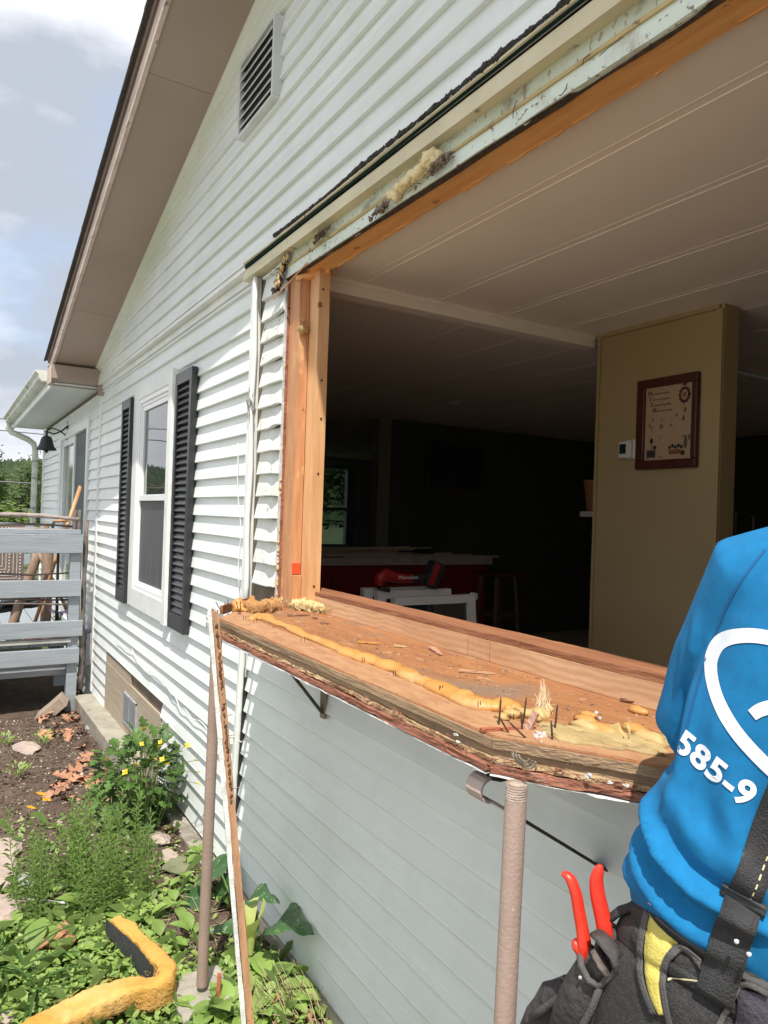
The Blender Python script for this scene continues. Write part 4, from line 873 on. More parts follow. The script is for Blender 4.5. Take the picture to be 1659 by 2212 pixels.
for zz, dx in ((.28,.15),(.5,.135)):
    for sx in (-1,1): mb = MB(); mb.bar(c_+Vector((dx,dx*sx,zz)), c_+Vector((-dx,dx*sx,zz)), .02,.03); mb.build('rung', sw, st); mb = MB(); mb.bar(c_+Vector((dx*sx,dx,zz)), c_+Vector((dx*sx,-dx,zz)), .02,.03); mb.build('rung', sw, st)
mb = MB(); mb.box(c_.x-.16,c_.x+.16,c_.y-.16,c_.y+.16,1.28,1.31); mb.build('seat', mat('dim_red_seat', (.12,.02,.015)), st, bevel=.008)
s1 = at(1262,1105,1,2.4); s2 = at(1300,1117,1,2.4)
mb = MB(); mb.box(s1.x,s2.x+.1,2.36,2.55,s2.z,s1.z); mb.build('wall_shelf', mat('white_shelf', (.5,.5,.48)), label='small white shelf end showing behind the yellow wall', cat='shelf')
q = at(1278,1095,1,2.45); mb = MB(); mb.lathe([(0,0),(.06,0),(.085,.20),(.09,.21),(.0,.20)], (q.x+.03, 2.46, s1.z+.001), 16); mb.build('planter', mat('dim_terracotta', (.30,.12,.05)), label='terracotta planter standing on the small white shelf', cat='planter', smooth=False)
# thermostat on the yellow wall
th = thing('thermostat', (-2.6,1.84,2.16), 'square white thermostat with dark screen on the yellow wall', 'thermostat'); a = at(1330,945,1,1.845); b = at(1366,985,1,1.845)
offw = mat('thermostat_white', (.62,.60,.54), rough=.5)
mb = MB(); mb.box(-2.645,-2.562,1.828,1.861,2.155,2.245); mb.build('body', offw, th, bevel=.006)
mb = MB(); mb.box(-2.61,-2.545,1.846,1.862,2.150,2.252); mb.build('wall_plate', offw, th, bevel=.004)
mb = MB(); mb.box(-2.634,-2.594,1.824,1.829,2.178,2.230); mb.build('display', mat('thermostat_screen', (.02,.03,.03), rough=.2), th)
# framed sampler
sp_ = thing('framed_sampler', (-2.36,1.84,2.09), 'brown framed cross stitch sampler with kitchen motifs on the yellow wall', 'picture')
frm = mat('dark_reddish_frame', (.085,.022,.014), (.06,.016,.01), scale=4, stretch=(6,6,.8), rough=.35)
fx0, fx1, fz0, fz1 = -2.537, -2.18, 2.09, 2.555
mb = MB()
for a_ in ((fx0,fx1,fz0,fz0+.045),(fx0,fx1,fz1-.045,fz1),(fx0,fx0+.05,fz0+.045,fz1-.045),(fx1-.03,fx1,fz0+.045,fz1-.045)): mb.box(a_[0],a_[1],1.830,1.861,a_[2],a_[3])
mb.build('frame', frm, sp_, bevel=.005)
mb = MB(); mb.box(fx0+.05,fx1-.03,1.845,1.85,fz0+.045,fz1-.045); mb.build('cloth', mat('ecru_cloth', (.46,.32,.19), (.42,.29,.17), scale=60), sp_)
MY = Matrix(((1,0,0,0),(0,0,-1,0),(0,1,0,0),(0,0,0,1)))
ink = mat('brown_thread', (.22,.09,.035)); inkd = mat('dark_thread', (.03,.025,.03)); inkr = mat('plum_thread', (.09,.02,.03)); inko = mat('rust_thread', (.26,.10,.04))
for k, (cap, rest, xo) in enumerate((('N','o\u00b7matter\u00b7where',0),('I','\u00b7serve\u00b7my\u00b7guests',.012),('I','t\u00b7seems\u00b7they\u00b7like',.018),('M','y\u00b7kitchen\u00b7best\u00b7',.030))):
    z_ = 2.472-k*.030; x_ = fx0+.062+xo
    lettering(cap, .032, Matrix.Translation((x_,1.8440,z_)) @ MY, inkd if k < 3 else ink, sp_, bold=.0006)
    lettering(rest, .0165, Matrix.Translation((x_+(.024 if cap in 'NM' else .012),1.8440,z_)) @ MY, ink, sp_, bold=.0002)
yq = 1.8436
def q2(nm, m_, shapes):
    mb = MB()
    for s_ in shapes:
        if s_[0] == 'd': _, x, z, rx, rz = s_; mb.add([(x+rx*math.cos(t), yq, z+rz*math.sin(t)) for t in np.linspace(0,2*math.pi,11)[:-1]], [tuple(range(10))])
        else: _, x0, x1, z0, z1 = s_; mb.add([(x0,yq,z0),(x1,yq,z0),(x1,yq,z1),(x0,yq,z1)], [(0,1,2,3)])
    mb.build(nm, m_, sp_)
ck = (-2.258, 2.452)
q2('stitched_clock', inkr, [('d', ck[0]+.026*math.cos(t), ck[1]+.034*math.sin(t), .009, .009) for t in np.linspace(0,2*math.pi,13)]+[('d',ck[0],ck[1]+.052,.014,.007),('r',ck[0]-.001,ck[0]+.001,ck[1]-.11,ck[1]-.04),('d',ck[0]-.001,ck[1]-.115,.005,.014),('d',ck[0]+.008,ck[1]-.075,.005,.012)])
yq = 1.8433; q2('clock_face', inko, [('d',ck[0],ck[1],.013,.015)])
yq = 1.8436
q2('stitched_stove', inkd, [('r',-2.473,-2.420,2.150,2.184),('r',-2.478,-2.415,2.186,2.189),('r',-2.447,-2.444,2.19,2.255),('d',-2.445,2.235,.011,.014),('d',-2.424,2.200,.012,.010),('r',-2.472,-2.469,2.14,2.15),('r',-2.424,-2.421,2.14,2.15)])
q2('stitched_basket', inkd, [('d',-2.335+i*.017,2.195+.007*(i%2),.009,.010) for i in range(5)]+[('d',-2.26,2.165,.014,.014)])
q2('basket_weave', ink, [('r',-2.34,-2.27,2.160,2.183)])
q2('stitched_jug', mat('grey_thread', (.10,.09,.08)), [('d',-2.245,2.215,.011,.03),('r',-2.265,-2.235,2.244,2.25),('d',-2.225,2.24,.006,.016)])
q2('stitched_motifs', inko, [('d',-2.440,2.345,.006,.009),('d',-2.385,2.340,.004,.006),('d',-2.388,2.305,.011,.013),('d',-2.330,2.308,.006,.008),('d',-2.30,2.355,.007,.007),('d',-2.265,2.33,.006,.006),('d',-2.385,2.25,.004,.006),('d',-2.39,2.150,.008,.006),('d',-2.46,2.315,.006,.009),('d',-2.445,2.30,.003,.02)])
# faint wire rack in the dark beyond the partition
mb = MB(); a = at(1590,1105,1,3.2); mb.tube([a+Vector((0,0,-.5)), a, a+Vector((.12,0,-.03)), a+Vector((.13,0,-.5))], .006, 6); mb.build('wire_rack', mat('dim_wire', (.3,.3,.3)), label='thin wire rack standing in the dark right of the yellow wall', cat='rack', smooth=True)

# ------------------------------------------------------------------ deck
deck = thing('deck', (-7.5,-1.0,-.1), 'grey painted wooden deck with plank rails at the far end of the wall', 'deck')
def plank(nm, x0, x1, y0, y1, z0, z1, m_=deckp, par=deck, lab=None):
    mb = MB(); mb.box(x0,x1,y0,y1,z0,z1); return mb.build(nm, m_, par, bevel=.004, label=lab)
DX = -7.10
plank('rail_cap', DX-.09, DX, -3.2, -.178, 1.543, 1.585)
plank('rail_board', DX, DX+.04, -3.2, -.163, 1.372, 1.541)
plank('rail_board', DX, DX+.04, -3.2, -.166, .977, 1.128)
plank('rail_board', DX, DX+.04, -3.2, -.142, .612, .756)
plank('rail_board', DX, DX+.045, -3.2, -.165, .366, .505)
plank('floor_edge', DX-.05, DX+.02, -3.2, -.235, .555, .592, mat('worn_deck_edge', (.46,.46,.43), (.34,.33,.30), scale=7, rough=.7))
plank('joist', DX-.14, DX-.10, -3.2, -.24, .24, .366)
for y0 in (-.262, -1.75, -3.2): plank('post', DX-.095, DX-.002, y0, y0+.09, -.12, 1.541)
plank('beam_end', DX-.36, DX-.27, -.33, -.19, .10, .24)
for i in range(19):
    y = -3.2+i*.155; plank('floor_board', -11.4, DX-.06, y, y+.148, .515, .552)
for i in range(4): plank('joist', -11.4, DX-.14, -3.1+i*.93, -3.06+i*.93, .36, .512)
plank('rail_board', -11.4, -11.36, -3.2, -.2, 1.37, 1.54); plank('rail_board', -11.4, -11.36, -3.2, -.2, .95, 1.10); plank('post', -11.36,-11.27,-1.6,-1.5,.552,1.541)
mb = MB(); a = at(118,1525,0,-7.0); mb.bar(a+Vector((-.05,-.11,-.12)), a+Vector((.0,.08,.06)), .10,.22,4,.004,up=(1,0,.2)); mb.build('leaning_block', mat('tan_block', (.36,.29,.22), (.28,.22,.17), scale=9, rough=.9, bump=.4), label='tan masonry block leaning under the deck post', cat='block', bevel=.005)
# twig bench behind the rail
twig = mat('bleached_branch', (.42,.36,.33), (.27,.22,.20), scale=9, stretch=(1,4,4), rough=.85, bump=.6, bscale=40)
twd = mat('grey_brown_branch', (.19,.16,.14), (.12,.10,.085), scale=9, rough=.85, bump=.5)
bench = thing('branch_bench', (-7.3,-1,.55), 'weathered bench of bleached branches behind the deck rail', 'bench')
def br_(nm, p, q, r, m_=twig, par=bench, n=12, am=.004):
    p, q = Vector(p), Vector(q); mb = MB(); mb.tube([p.lerp(q,i/n)+Vector((0,0,.012*math.sin(i*.9+p.z*7))) for i in range(n+1)], [r*(1+.15*math.sin(i*2.1)) for i in range(n+1)], 8, amp=am); return mb.build(nm, m_, par, smooth=True)
bx = -7.26
e = at(172,1120,0,bx); s = at(0,1106,0,bx)
br_('top_branch', (bx,-2.2,s.z), (bx,e.y,e.z), .020)
for py in (1137,1146): e = at(160,py,0,bx-.03); br_('rail_branch', (bx-.03,-2.2,e.z+.01), (bx-.03,e.y,e.z), .010, twd if py == 1137 else twig)
for py in (1238,1286,1293,1303): e = at(150,py,0,bx-.03); br_('rail_branch', (bx-.03,-2.2,e.z+.01), (bx-.03,e.y,e.z), .009, twd)
for px in (162,172): a = at(px,1108,0,bx); br_('upright_branch', (bx+.0,a.y,.57), (bx,a.y,a.z+.02), .016, twd)
a = at(171,1150,0,-7.14); br_('upright_branch', (-7.14,-.135,.1), (-7.14,-.13,a.z+.12), .022, twd)
# woven panel chair
wv = thing('patterned_chair', (-8,-1.1,.55), 'chair with brown and cream patterned woven back beyond the deck rail', 'chair')
wbr = mat('brown_weave', (.20,.15,.13), (.15,.11,.10), scale=40, rough=.8); wcr = mat('cream_weave', (.60,.55,.50), rough=.8)
x_ = -7.75; tl_ = at(-40,1128,0,x_); brr = at(50,1250,0,x_)
zt_, zb_ = at(20,1133,0,x_).z, at(20,1262,0,x_).z; yr, yl = brr.y, brr.y-.62
mb = MB(); mb.box(x_-.03,x_,yl,yr,zb_,zt_); mb.build('back_panel', wbr, wv, bevel=.006)
mb = MB(); cxm, czm = (yl+yr)/2, (zb_+zt_)/2; hw, hh_ = (yr-yl)/2-.02, (zt_-zb_)/2-.02
k = 0
for s_ in np.linspace(.12,.98,9):
    a_, b_ = hw*s_, hh_*s_; t = .006
    if k % 3 == 2:
        for u in np.arange(-a_, a_, .03):
            mb.box(x_+.001,x_+.003,cxm+u,cxm+u+.014,czm+b_-.012,czm+b_); mb.box(x_+.001,x_+.003,cxm+u,cxm+u+.014,czm-b_,czm-b_+.012)
        for u in np.arange(-b_+.02, b_-.02, .03):
            mb.box(x_+.001,x_+.003,cxm+a_-.014,cxm+a_,czm+u,czm+u+.014); mb.box(x_+.001,x_+.003,cxm-a_,cxm-a_+.014,czm+u,czm+u+.014)
    else:
        mb.box(x_+.001,x_+.003,cxm-a_,cxm+a_,czm+b_-t,czm+b_); mb.box(x_+.001,x_+.003,cxm-a_,cxm+a_,czm-b_,czm-b_+t)
        mb.box(x_+.001,x_+.003,cxm+a_-t,cxm+a_,czm-b_+t,czm+b_-t); mb.box(x_+.001,x_+.003,cxm-a_,cxm-a_+t,czm-b_+t,czm+b_-t)
    k += 1
mb.build('woven_pattern', wcr, wv)
for yy in (yl+.03, yr-.03): mb = MB(); mb.tube([(x_-.02,yy,.555),(x_-.02,yy,zb_+.02)], .014, 8); mb.build('leg', wbr, wv, smooth=True)
mb = MB(); mb.box(x_-.5,x_-.03,yl+.02,yr-.02,.93,.98); mb.build('seat', wbr, wv, bevel=.01)
for yy in (yl+.05, yr-.05): mb = MB(); mb.tube([(x_-.47,yy,.555),(x_-.47,yy,.94)], .014, 8); mb.build('leg', wbr, wv, smooth=True)
bark = mat('tan_peeled_log', (.36,.26,.19), (.25,.17,.12), scale=9, stretch=(2,2,.6), rough=.8, bump=.5)
for (a_, b_, r, xx, lb) in (((84,1190),(58,1262),.045,-7.7,'short tan log leaning left behind the deck rail'), ((105,1148),(101,1262),.050,-7.6,'upright peeled log standing behind the deck rail'), ((82,1192),(112,1252),.018,-7.65,'thin forked branch leaning right against the logs'), ((101,1130),(101,1160),.028,-7.55,'cut log end poking above the deck rail')):
    p = at(*a_,0,xx); q = at(*b_,0,xx); q2_ = p+(q-p)*((p.z-.57)/(p.z-q.z)) if a_[1] != 1130 else q
    mb = MB(); mb.tube([p.lerp(q2_,i/8) for i in range(9)], r, 10, amp=.006); mb.build('log', bark, smooth=True, label=lb, cat='log')
hw_ = mat('ash_tool_handle', (.50,.27,.12), (.42,.21,.09), scale=7, rough=.45)
p = at(174,1050,0,-7.5); q = at(112,1235,0,-7.5); q2_ = p+(q-p)*((p.z-.57)/(p.z-q.z))
mb = MB(); mb.tube([p, p.lerp(q2_,.5), q2_], [.018,.016,.016], 10); mb.build('wooden_pole', hw_, smooth=True, label='long brown wooden tool handle leaning across the dark door', cat='handle')
sv_ = thing('spade', at(163,1240,0,-7.42), 'spade with yellow shaft and black collar behind the deck post', 'spade')
p = at(168,1150,0,-7.42); q = at(160,1228,0,-7.42)
mb = MB(); mb.tube([p,q], .018, 10); mb.build('shaft', mat('yellow_shaft', (.62,.33,.02), rough=.4), sv_, smooth=True)
mb = MB(); q2_ = q+(q-p).normalized()*.25; mb.tube([q,q2_], [.021,.024], 10); mb.build('collar', facing, sv_, smooth=True)
mb = MB(); q3 = Vector((q2_.x,q2_.y,.57)); mb.bar(q3, q2_, .20,.004,6,.0); mb.build('blade', mat('dull_steel', (.15,.15,.15), rough=.4, metal=.8), sv_)
gh = thing('spade_grip', at(135,1120,0,-7.45), 'brown D shaped tool grip hanging behind the branch rail', 'handle')
mb = MB(); a_, b_ = at(118,1126,0,-7.45), at(148,1124,0,-7.45); mb.tube([a_,b_], .015, 8); mb.build('grip', hw_, gh, smooth=True)
mb = MB(); mb.tube([a_, a_+Vector((0,-.02,-.04)), a_+Vector((0,.0,-.10)), a_+Vector((0,.04,-.14)), (a_.x,a_.y+.05,.57)], [.014,.014,.012,.012,.016], 8); mb.build('yoke', facing, gh, smooth=True)
# dark garden chair, flower, pots
dg = mat('dark_green_plastic', (.018,.028,.03), (.03,.04,.045), scale=4, rough=.35)
gc = thing('garden_chair', (-7.9,-.7,.55), 'dark moulded plastic garden chair low behind the deck rail', 'chair')
a_ = at(60,1312,0,-7.75); mb = MB(); mb.bar((-8.1,a_.y-.27,a_.z-.04),(-8.1,a_.y+.17,a_.z+.02), .5,.05,10,.01); mb.build('seat', dg, gc, smooth=True)
mb = MB(); mb.tube([(-7.8,a_.y-.3,a_.z-.08),(-7.8,a_.y-.2,a_.z+.06),(-7.8,a_.y,a_.z+.07),(-7.8,a_.y+.15,a_.z+.10),(-7.8,a_.y+.28,a_.z+.14)], [.02,.035,.03,.025,.015], 8); mb.build('arm', dg, gc, smooth=True)
for yy in (-.22,.12):
    for xx in (-8.3,-7.88): mb = MB(); mb.bar((xx,a_.y+yy,.555),(xx,a_.y+yy,a_.z-.03), .04,.03); mb.build('leg', dg, gc)
potc = [('olive_pot',(.10,.13,.04)),('terracotta_pot',(.30,.10,.06)),('salmon_pot',(.46,.17,.12)),('purple_pot',(.09,.05,.09))]
for i, (px, (nm, c)) in enumerate(zip((28,68,103,136), potc)):
    a_ = at(px,1380,0,-7.27); mb = MB(); mb.lathe([(0,0),(.055,0),(.075,.10),(.082,.10),(.084,.125),(.0,.12)], (-7.29,a_.y,.553), 18)
    mb.build('flower_pot', mat(nm, c, rough=.6), label='%s flower pot standing low behind the bottom deck rail' % nm.split('_')[0], cat='flower pot', group='flower pots on the deck')
pf = thing('potted_flower', (-7.45,at(128,1330,0,-7.45).y,.553), 'small pot of lilac flowers behind the second lowest rail', 'potted plant')
c_ = Vector(pf.location); mb = MB(); mb.lathe([(0,0),(.06,0),(.08,.14),(.0,.13)], c_, 16); mb.build('pot', mat('grey_pot', (.2,.2,.21)), pf)
lil = mat('lilac_petal', (.45,.28,.62), (.62,.45,.75), scale=30)
for i in range(16): mb = MB(); mb.blob((c_.x+random.gauss(0,.04), c_.y+random.gauss(0,.045), .79+random.gauss(0,.03)), .016, .4, 1, 3, (1,1,.5), i); mb.build('flower', lil, pf)
mb = MB()
for i in range(14): mb.tube([c_+Vector((0,0,.12)), (c_.x+random.gauss(0,.04), c_.y+random.gauss(0,.04), .80)], .002, 4)
mb.build('stems', mat('stem_green', (.05,.09,.02)), pf)

# dinner bell on its iron bracket
bell = thing('bell', at(101,970,1,-.22), 'black cast iron bell hanging from a scrolled bracket beside the patio door', 'bell')
iron = mat('black_cast_iron', (.016,.017,.018), (.03,.03,.03), scale=20, rough=.5, bump=.3)
bc = at(100,972,1,-.24); bo = Vector((bc.x,bc.y,bc.z))
mb = MB(); mb.lathe([(.115,0),(.112,.012),(.088,.045),(.074,.085),(.066,.125),(.052,.155),(.02,.172),(.0,.175)], bo, 24); mb.build('bell_body', iron, bell, smooth=True)
mb = MB(); mb.tube([bo+Vector((0,0,.17)), bo+Vector((0,0,.235))], .012, 8); mb.tube([bo+Vector((0,0,.22)), bo+Vector((0,.08,.20)), bo+Vector((0,.16,.24)), (bo.x,-.01,bo.z+.31)], .009, 8); mb.tube([bo+Vector((0,-.01,.23)), bo+Vector((0,.06,.27)), bo+Vector((0,.14,.245)), (bo.x,-.01,bo.z+.18)], .008, 8); mb.tube([(bo.x,-.008,bo.z+.14),(bo.x,-.008,bo.z+.36)], .014, 8)
mb.build('bracket', iron, bell, smooth=True)
mb = MB(); mb.blob(bo+Vector((0,0,-.015)), .022, .05, 2); mb.build('clapper', iron, bell, smooth=True)

# ------------------------------------------------------------------ far background
treeg = [mat('tree_leaf_a', (.045,.085,.02), (.09,.14,.035), scale=6, rough=.7, rand=.1, trans=.25), mat('tree_leaf_b', (.075,.10,.035), (.13,.14,.05), scale=6, rough=.7, trans=.25), mat('tree_leaf_c', (.11,.17,.035), (.16,.22,.05), scale=6, rough=.7, trans=.3)]
barkm = mat('grey_bark', (.12,.10,.08), (.07,.055,.045), scale=8, rough=.9, bump=.5)
def crown_mesh(n, size, spikes, seed, m_):
    rnd = random.Random(seed); mb = MB()
    cl = []
    for i in range(spikes):
        a = rnd.random()*6.283; h = rnd.random(); r = (1-abs(h-.35)*.9)*rnd.uniform(.3,.95)
        cl.append((Vector((math.cos(a)*r, math.sin(a)*r, h*2.0)), rnd.uniform(.16,.34)))
    for i in range(n):
        c, s_ = cl[rnd.randrange(len(cl))]
        p = c+Vector((rnd.gauss(0,s_*.6), rnd.gauss(0,s_*.6), rnd.gauss(0,s_*.55))); d = Vector((rnd.gauss(0,1),rnd.gauss(0,1),rnd.gauss(0,.6))).normalized(); e_ = d.orthogonal().normalized()
        q = size*rnd.uniform(.6,1.3); mb.add([p-d*q, p+e_*q*.45, p+d*q, p-e_*q*.45], [(0,1,2,3)])
    return mb.mesh('crown', m_)
def trunk_mesh(seed):
    rnd = random.Random(seed); mb = MB(); mb.tube([(0,0,-.9),(.02,.02,0),(.0,.05,.8),(.05,.0,1.7)], [.07,.055,.035,.012], 7)
    for i in range(9):
        z_ = rnd.uniform(0,1.4); a = rnd.random()*6.28; p = Vector((0,0,z_)); mb.tube([p, p+Vector((math.cos(a)*.35,math.sin(a)*.35,.25)), p+Vector((math.cos(a)*.7,math.sin(a)*.7,.4))], [.022,.014,.005], 5)
    return mb.mesh('trunk', barkm)
CM = [crown_mesh(5200,.055,46,1,treeg[0]), crown_mesh(4200,.05,40,2,treeg[1]), crown_mesh(4200,.06,36,3,treeg[2])]; TM = [trunk_mesh(1), trunk_mesh(2), trunk_mesh(3)]
def tree(x, y, h, r, k, lab, rot_=0., z0=-.2, grp='trees beyond the deck'):
    t = thing('tree', (x,y,z0), lab, 'tree', grp)
    s_ = h/3.1; M_ = Matrix.Translation((x,y,z0+.9*s_)) @ Matrix.Rotation(rot_,4,'Z') @ Matrix.Diagonal((r,r,s_,1))
    place(TM[k], 'trunk', t, M_); place(CM[k], 'crown', t, M_)
tree(-16.5,.62,3.3,.42,0,'dark leafy tree just beyond the end of the house wall',.3)
tree(-19,-.3,2.0,1.5,2,'yellow green bushy tree low behind the deck rail',1.)
tree(-24,1.0,3.5,.9,0,'tall feathery tree rising above the hedge beside the downspout',2.)
tree(-30,-.4,3.3,2.3,1,'olive brown bushy tree at the far left edge',.5)
tree(-33,2.2,3.4,2.0,0,'dark tree behind the downspout',3.2); tree(-42,3.4,4.1,2.6,1,'tall olive tree further off behind the deck',4.)
tree(-27,-.1,3.9,.8,0,'dark tree with a high tip at the left frame edge',5.); tree(-46,-1.0,3.6,4,2,'pale green tree in the far row left of the deck',1.4)
for i in range(9): tree(-19-1.3*(i%3), 6.2+i*1.15, 7.5-.4*(i%2), 1.9, (i+1)%2, 'leafy tree seen through the far window of the dim room', i*.7, grp='trees outside the far window')
for i in range(16):
    a = R_(182+i*6.5); tree(math.cos(a)*(44+7*(i%3)), math.sin(a)*(44+7*(i%3))-3, 2.9+.9*(i%3), 4.2, i%3, 'tree in the distant row facing the house, reflected in the window pane', i*1.1, grp='distant row of trees facing the house')
# wooded hill
hillm = mat('wooded_hill', (.035,.065,.025), (.075,.10,.045), scale=.9, rough=1., detail=8)
mb = MB(); na, nr = 150, 8; V = []
for i in range(na+1):
    a = R_(130+150*i/na)
    for j in range(nr+1):
        r = 110+j*22; hgt = (j/nr)**.7*(15+5*mnoise.noise(Vector((a*3,1,1)))+3*mnoise.noise(Vector((a*9,2,1)))); hgt += 1.6*mnoise.noise(Vector((a*60,j*1.7,4)))*(j > 0)
        V.append((math.cos(a)*r, math.sin(a)*r, -.3+hgt))
mb.add(V, [(i*(nr+1)+j,(i+1)*(nr+1)+j,(i+1)*(nr+1)+j+1,i*(nr+1)+j+1) for i in range(na) for j in range(nr)]); mb.build('hill', hillm, kind='structure')
mb = MB(); rnd = random.Random(5)
for i in range(15000):
    a = R_(132+146*rnd.random()); t = rnd.random(); r = 112+t*170; hgt = ((r-110)/176)**.7*(15+5*mnoise.noise(Vector((a*3,1,1)))+3*mnoise.noise(Vector((a*9,2,1))))
    s_ = rnd.uniform(1.0,2.4); p = Vector((math.cos(a)*r, math.sin(a)*r, -.5+hgt)); b_ = rnd.random()*2
    mb.add([p+Vector((math.cos(b_+k*2.1)*s_, math.sin(b_+k*2.1)*s_, rnd.uniform(0,.6))) for k in range(3)]+[p+Vector((0,0,s_*rnd.uniform(1.2,2.1)))], [(0,1,3),(1,2,3),(2,0,3)])
mb.build('hillside_wood', hillm, kind='stuff', label='far wooded hillside reading as one green mass behind the deck', cat='woodland')
for k, (z0, z1, lb) in enumerate(((5.9,5.6,'upper thin power line crossing the sky by the downspout'),(5.3,5.1,'second power line just below the upper one'),(2.35,2.3,'middle power line in front of the trees'),(1.62,1.60,'lowest cable in front of the green trees'))):
    xx = -38 if k < 2 else -21; mb = MB(); mb.tube([(xx,-30,z0+1),(xx,-10,z0+.1),(xx,10,z1),(xx,30,z1+1)], .028 if k < 2 else .018, 5); mb.build('power_line', mat('grey_wire', (.14,.14,.15)), label=lb, cat='power line', group='power lines behind the deck')

# ------------------------------------------------------------------ plants
def leaf_mesh(nm, m_, L, W, outline, n=8, fold=.25, curl=.3, wavy=0., seed=0, petiole=0.):
    """leaf along +y from the origin, outline(t, side) gives the half width"""
    mb = MB(); V = []; rnd = random.Random(seed)
    z_ = 0.; y_ = 0.; 
    for i in range(n+1):
        t = i/n; a = curl*t; y_ += L/n*math.cos(a) if i else 0; z_ -= L/n*math.sin(a)*1.0 if i else 0
        for s_ in (-1,-.5,0,.5,1):
            wv = outline(t, 1 if s_ >= 0 else -1)*W/2*abs(s_)
            V.append((math.copysign(wv, s_) if s_ else 0, y_, z_+abs(wv)*fold+wavy*math.sin(t*17+s_*2+seed)*abs(s_)*W))
    mb.add(V, [(i*5+j,i*5+j+1,(i+1)*5+j+1,(i+1)*5+j) for i in range(n) for j in range(4)])
    if petiole: mb.tube([(0,-petiole,-petiole*.3),(0,-petiole*.4,-petiole*.05),(0,.01*L,0)], .0018+W*.012, 5, cap=False)
    return mb.mesh(nm, m_, True)
def ov(t, s): return max(.02, math.sin(math.pi*min(1,t*.96+.02))**.8*(1-.35*t)*1.15)
def lobed(t, s): return max(.02, math.sin(math.pi*min(1,t*.97+.015))**.6*(.75+.35*math.sin(t*20+s)))
def nar(t, s): return max(.02, math.sin(math.pi*min(1,t+.03))**.5*(1-.6*t))
def arrow(t, s): return float(np.interp(t, [0,.04,.12,.25,.38,.50,.62,.74,.85,.94,1], [.25,.72,.96,1.0,.88,.60,.36,.33,.30,.16,.02]))
lc = mat('celandine_leaf', (.075,.155,.03), (.13,.22,.05), scale=9, rough=.5, rand=.25, trans=.3, bump=.2)
lb2 = mat('broad_green_leaf', (.22,.35,.075), (.30,.43,.11), scale=14, rough=.5, rand=.18, trans=.35, bump=.4, bscale=60, spots=[((.24,.33,.12), 40, .66, .05, (1,1,1), .5)])
lf = mat('feathery_leaf', (.21,.33,.085), (.31,.43,.14), scale=9, rough=.5, rand=.2, trans=.35)
lar = mat('arum_leaf', (.05,.12,.04), (.075,.16,.05), scale=5, rough=.35, rand=.12, trans=.25, wave=((.32,.42,.20), 5.5, 22, .0, 'X'), spots=[((.30,.40,.20), 26, .575, .012, (1,1,1), .75), ((.035,.085,.028), 26, .605, .012, (1,1,1), 1.)])
lg = mat('ground_leaf', (.25,.37,.08), (.34,.46,.13), scale=30, rough=.5, trans=.35); lg2 = mat('ground_leaf_dark', (.10,.19,.04), (.16,.25,.06), scale=30, rough=.5, trans=.3)
yel = mat('yellow_petal', (.85,.62,.02), (.80,.50,.01), scale=30, rough=.5, trans=.3); orp = mat('orange_yellow_petal', (.85,.38,.01), (.85,.52,.02), scale=30, rough=.5, trans=.3)
stemm = mat('pale_green_stem', (.14,.22,.06), (.10,.16,.05), scale=20, rough=.5)
def petals(m_, n, L, W, seed=0):
    mb = MB()
    for i in range(n):
        a = 2*math.pi*i/n; d = Vector((math.cos(a),math.sin(a),.15)); e_ = Vector((-math.sin(a),math.cos(a),0))
        mb.add([(0,0,0), d*L*.5+e_*W*.5, d*L, d*L*.5-e_*W*.5], [(0,1,2,3)])
    mb.blob((0,0,.002), L*.2, .1, 1); return mb.mesh('flower', m_)
# celandine bush
cb = thing('celandine_bush', (-4.22,-.27,0), 'dense dark green bush with small yellow flowers growing against the skirting', 'bush')
CL = [leaf_mesh('leaf', lc, .085, .075, lobed, 10, .2, .5, .03, i) for i in range(4)]
CC = Vector((-4.24,-.25,0)); rnd = random.Random(11)
def sph(hr, vr, zc):
    while True:
        d = Vector((rnd.gauss(0,1),rnd.gauss(0,1),rnd.gauss(0,1))).normalized(); r = rnd.uniform(.25,1.)**.5
        p = Vector((CC.x+d.x*hr*r*1.15, CC.y+d.y*hr*r, zc+d.z*vr*r))
        if p.y < -.025 and p.z > .02: return p, d
for i in range(340):
    p, d = sph(.25,.26,.25); dd = (d+Vector((rnd.gauss(0,.4),rnd.gauss(0,.4),rnd.gauss(.05,.35)))).normalized()
    place(rnd.choice(CL), 'leaf', cb, frame_m(p, dd, (0,0,1), rnd.uniform(.55,1.15)))
mb = MB(); tops = []
for i in range(60):
    p, d = sph(.23,.27,.26); mb.tube([CC+Vector((rnd.gauss(0,.03),rnd.gauss(0,.03),-.02)), CC.lerp(p,.5)+Vector((0,0,.08)), p], [.004,.003,.0015], 4, cap=False)
    if p.z > .22: tops.append(p)
FP = [at(px,py,1,y_) for px,py,y_ in ((310,1573,-.30),(346,1603,-.28),(350,1640,-.32),(306,1607,-.30),(335,1640,-.34),(362,1650,-.30),(424,1643,-.12),(427,1668,-.12),(470-43,1693,-.2),(270,1668,-.42),(205+28,1640,-.42),(297,1652,-.36),(345,1612,-.2),(405,1610,-.15))]
for p in FP: mb.tube([(CC.x+(p.x-CC.x)*.4,CC.y+(p.y-CC.y)*.4,.12), Vector(p).lerp(CC+Vector((0,0,.3)),.3), p], [.0022,.0018,.0012], 4, cap=False)
for i in range(50):
    p = Vector(rnd.choice(tops))+Vector((rnd.gauss(0,.03),rnd.gauss(0,.02),.04)); mb.tube([p+Vector((0,0,-.05)), p, p+Vector((rnd.gauss(0,.006),0,.05))], [.0014,.0016,.0008], 4, cap=False)
mb.build('stems', stemm, cb, smooth=True)
fm4 = petals(yel, 4, .017, .014)
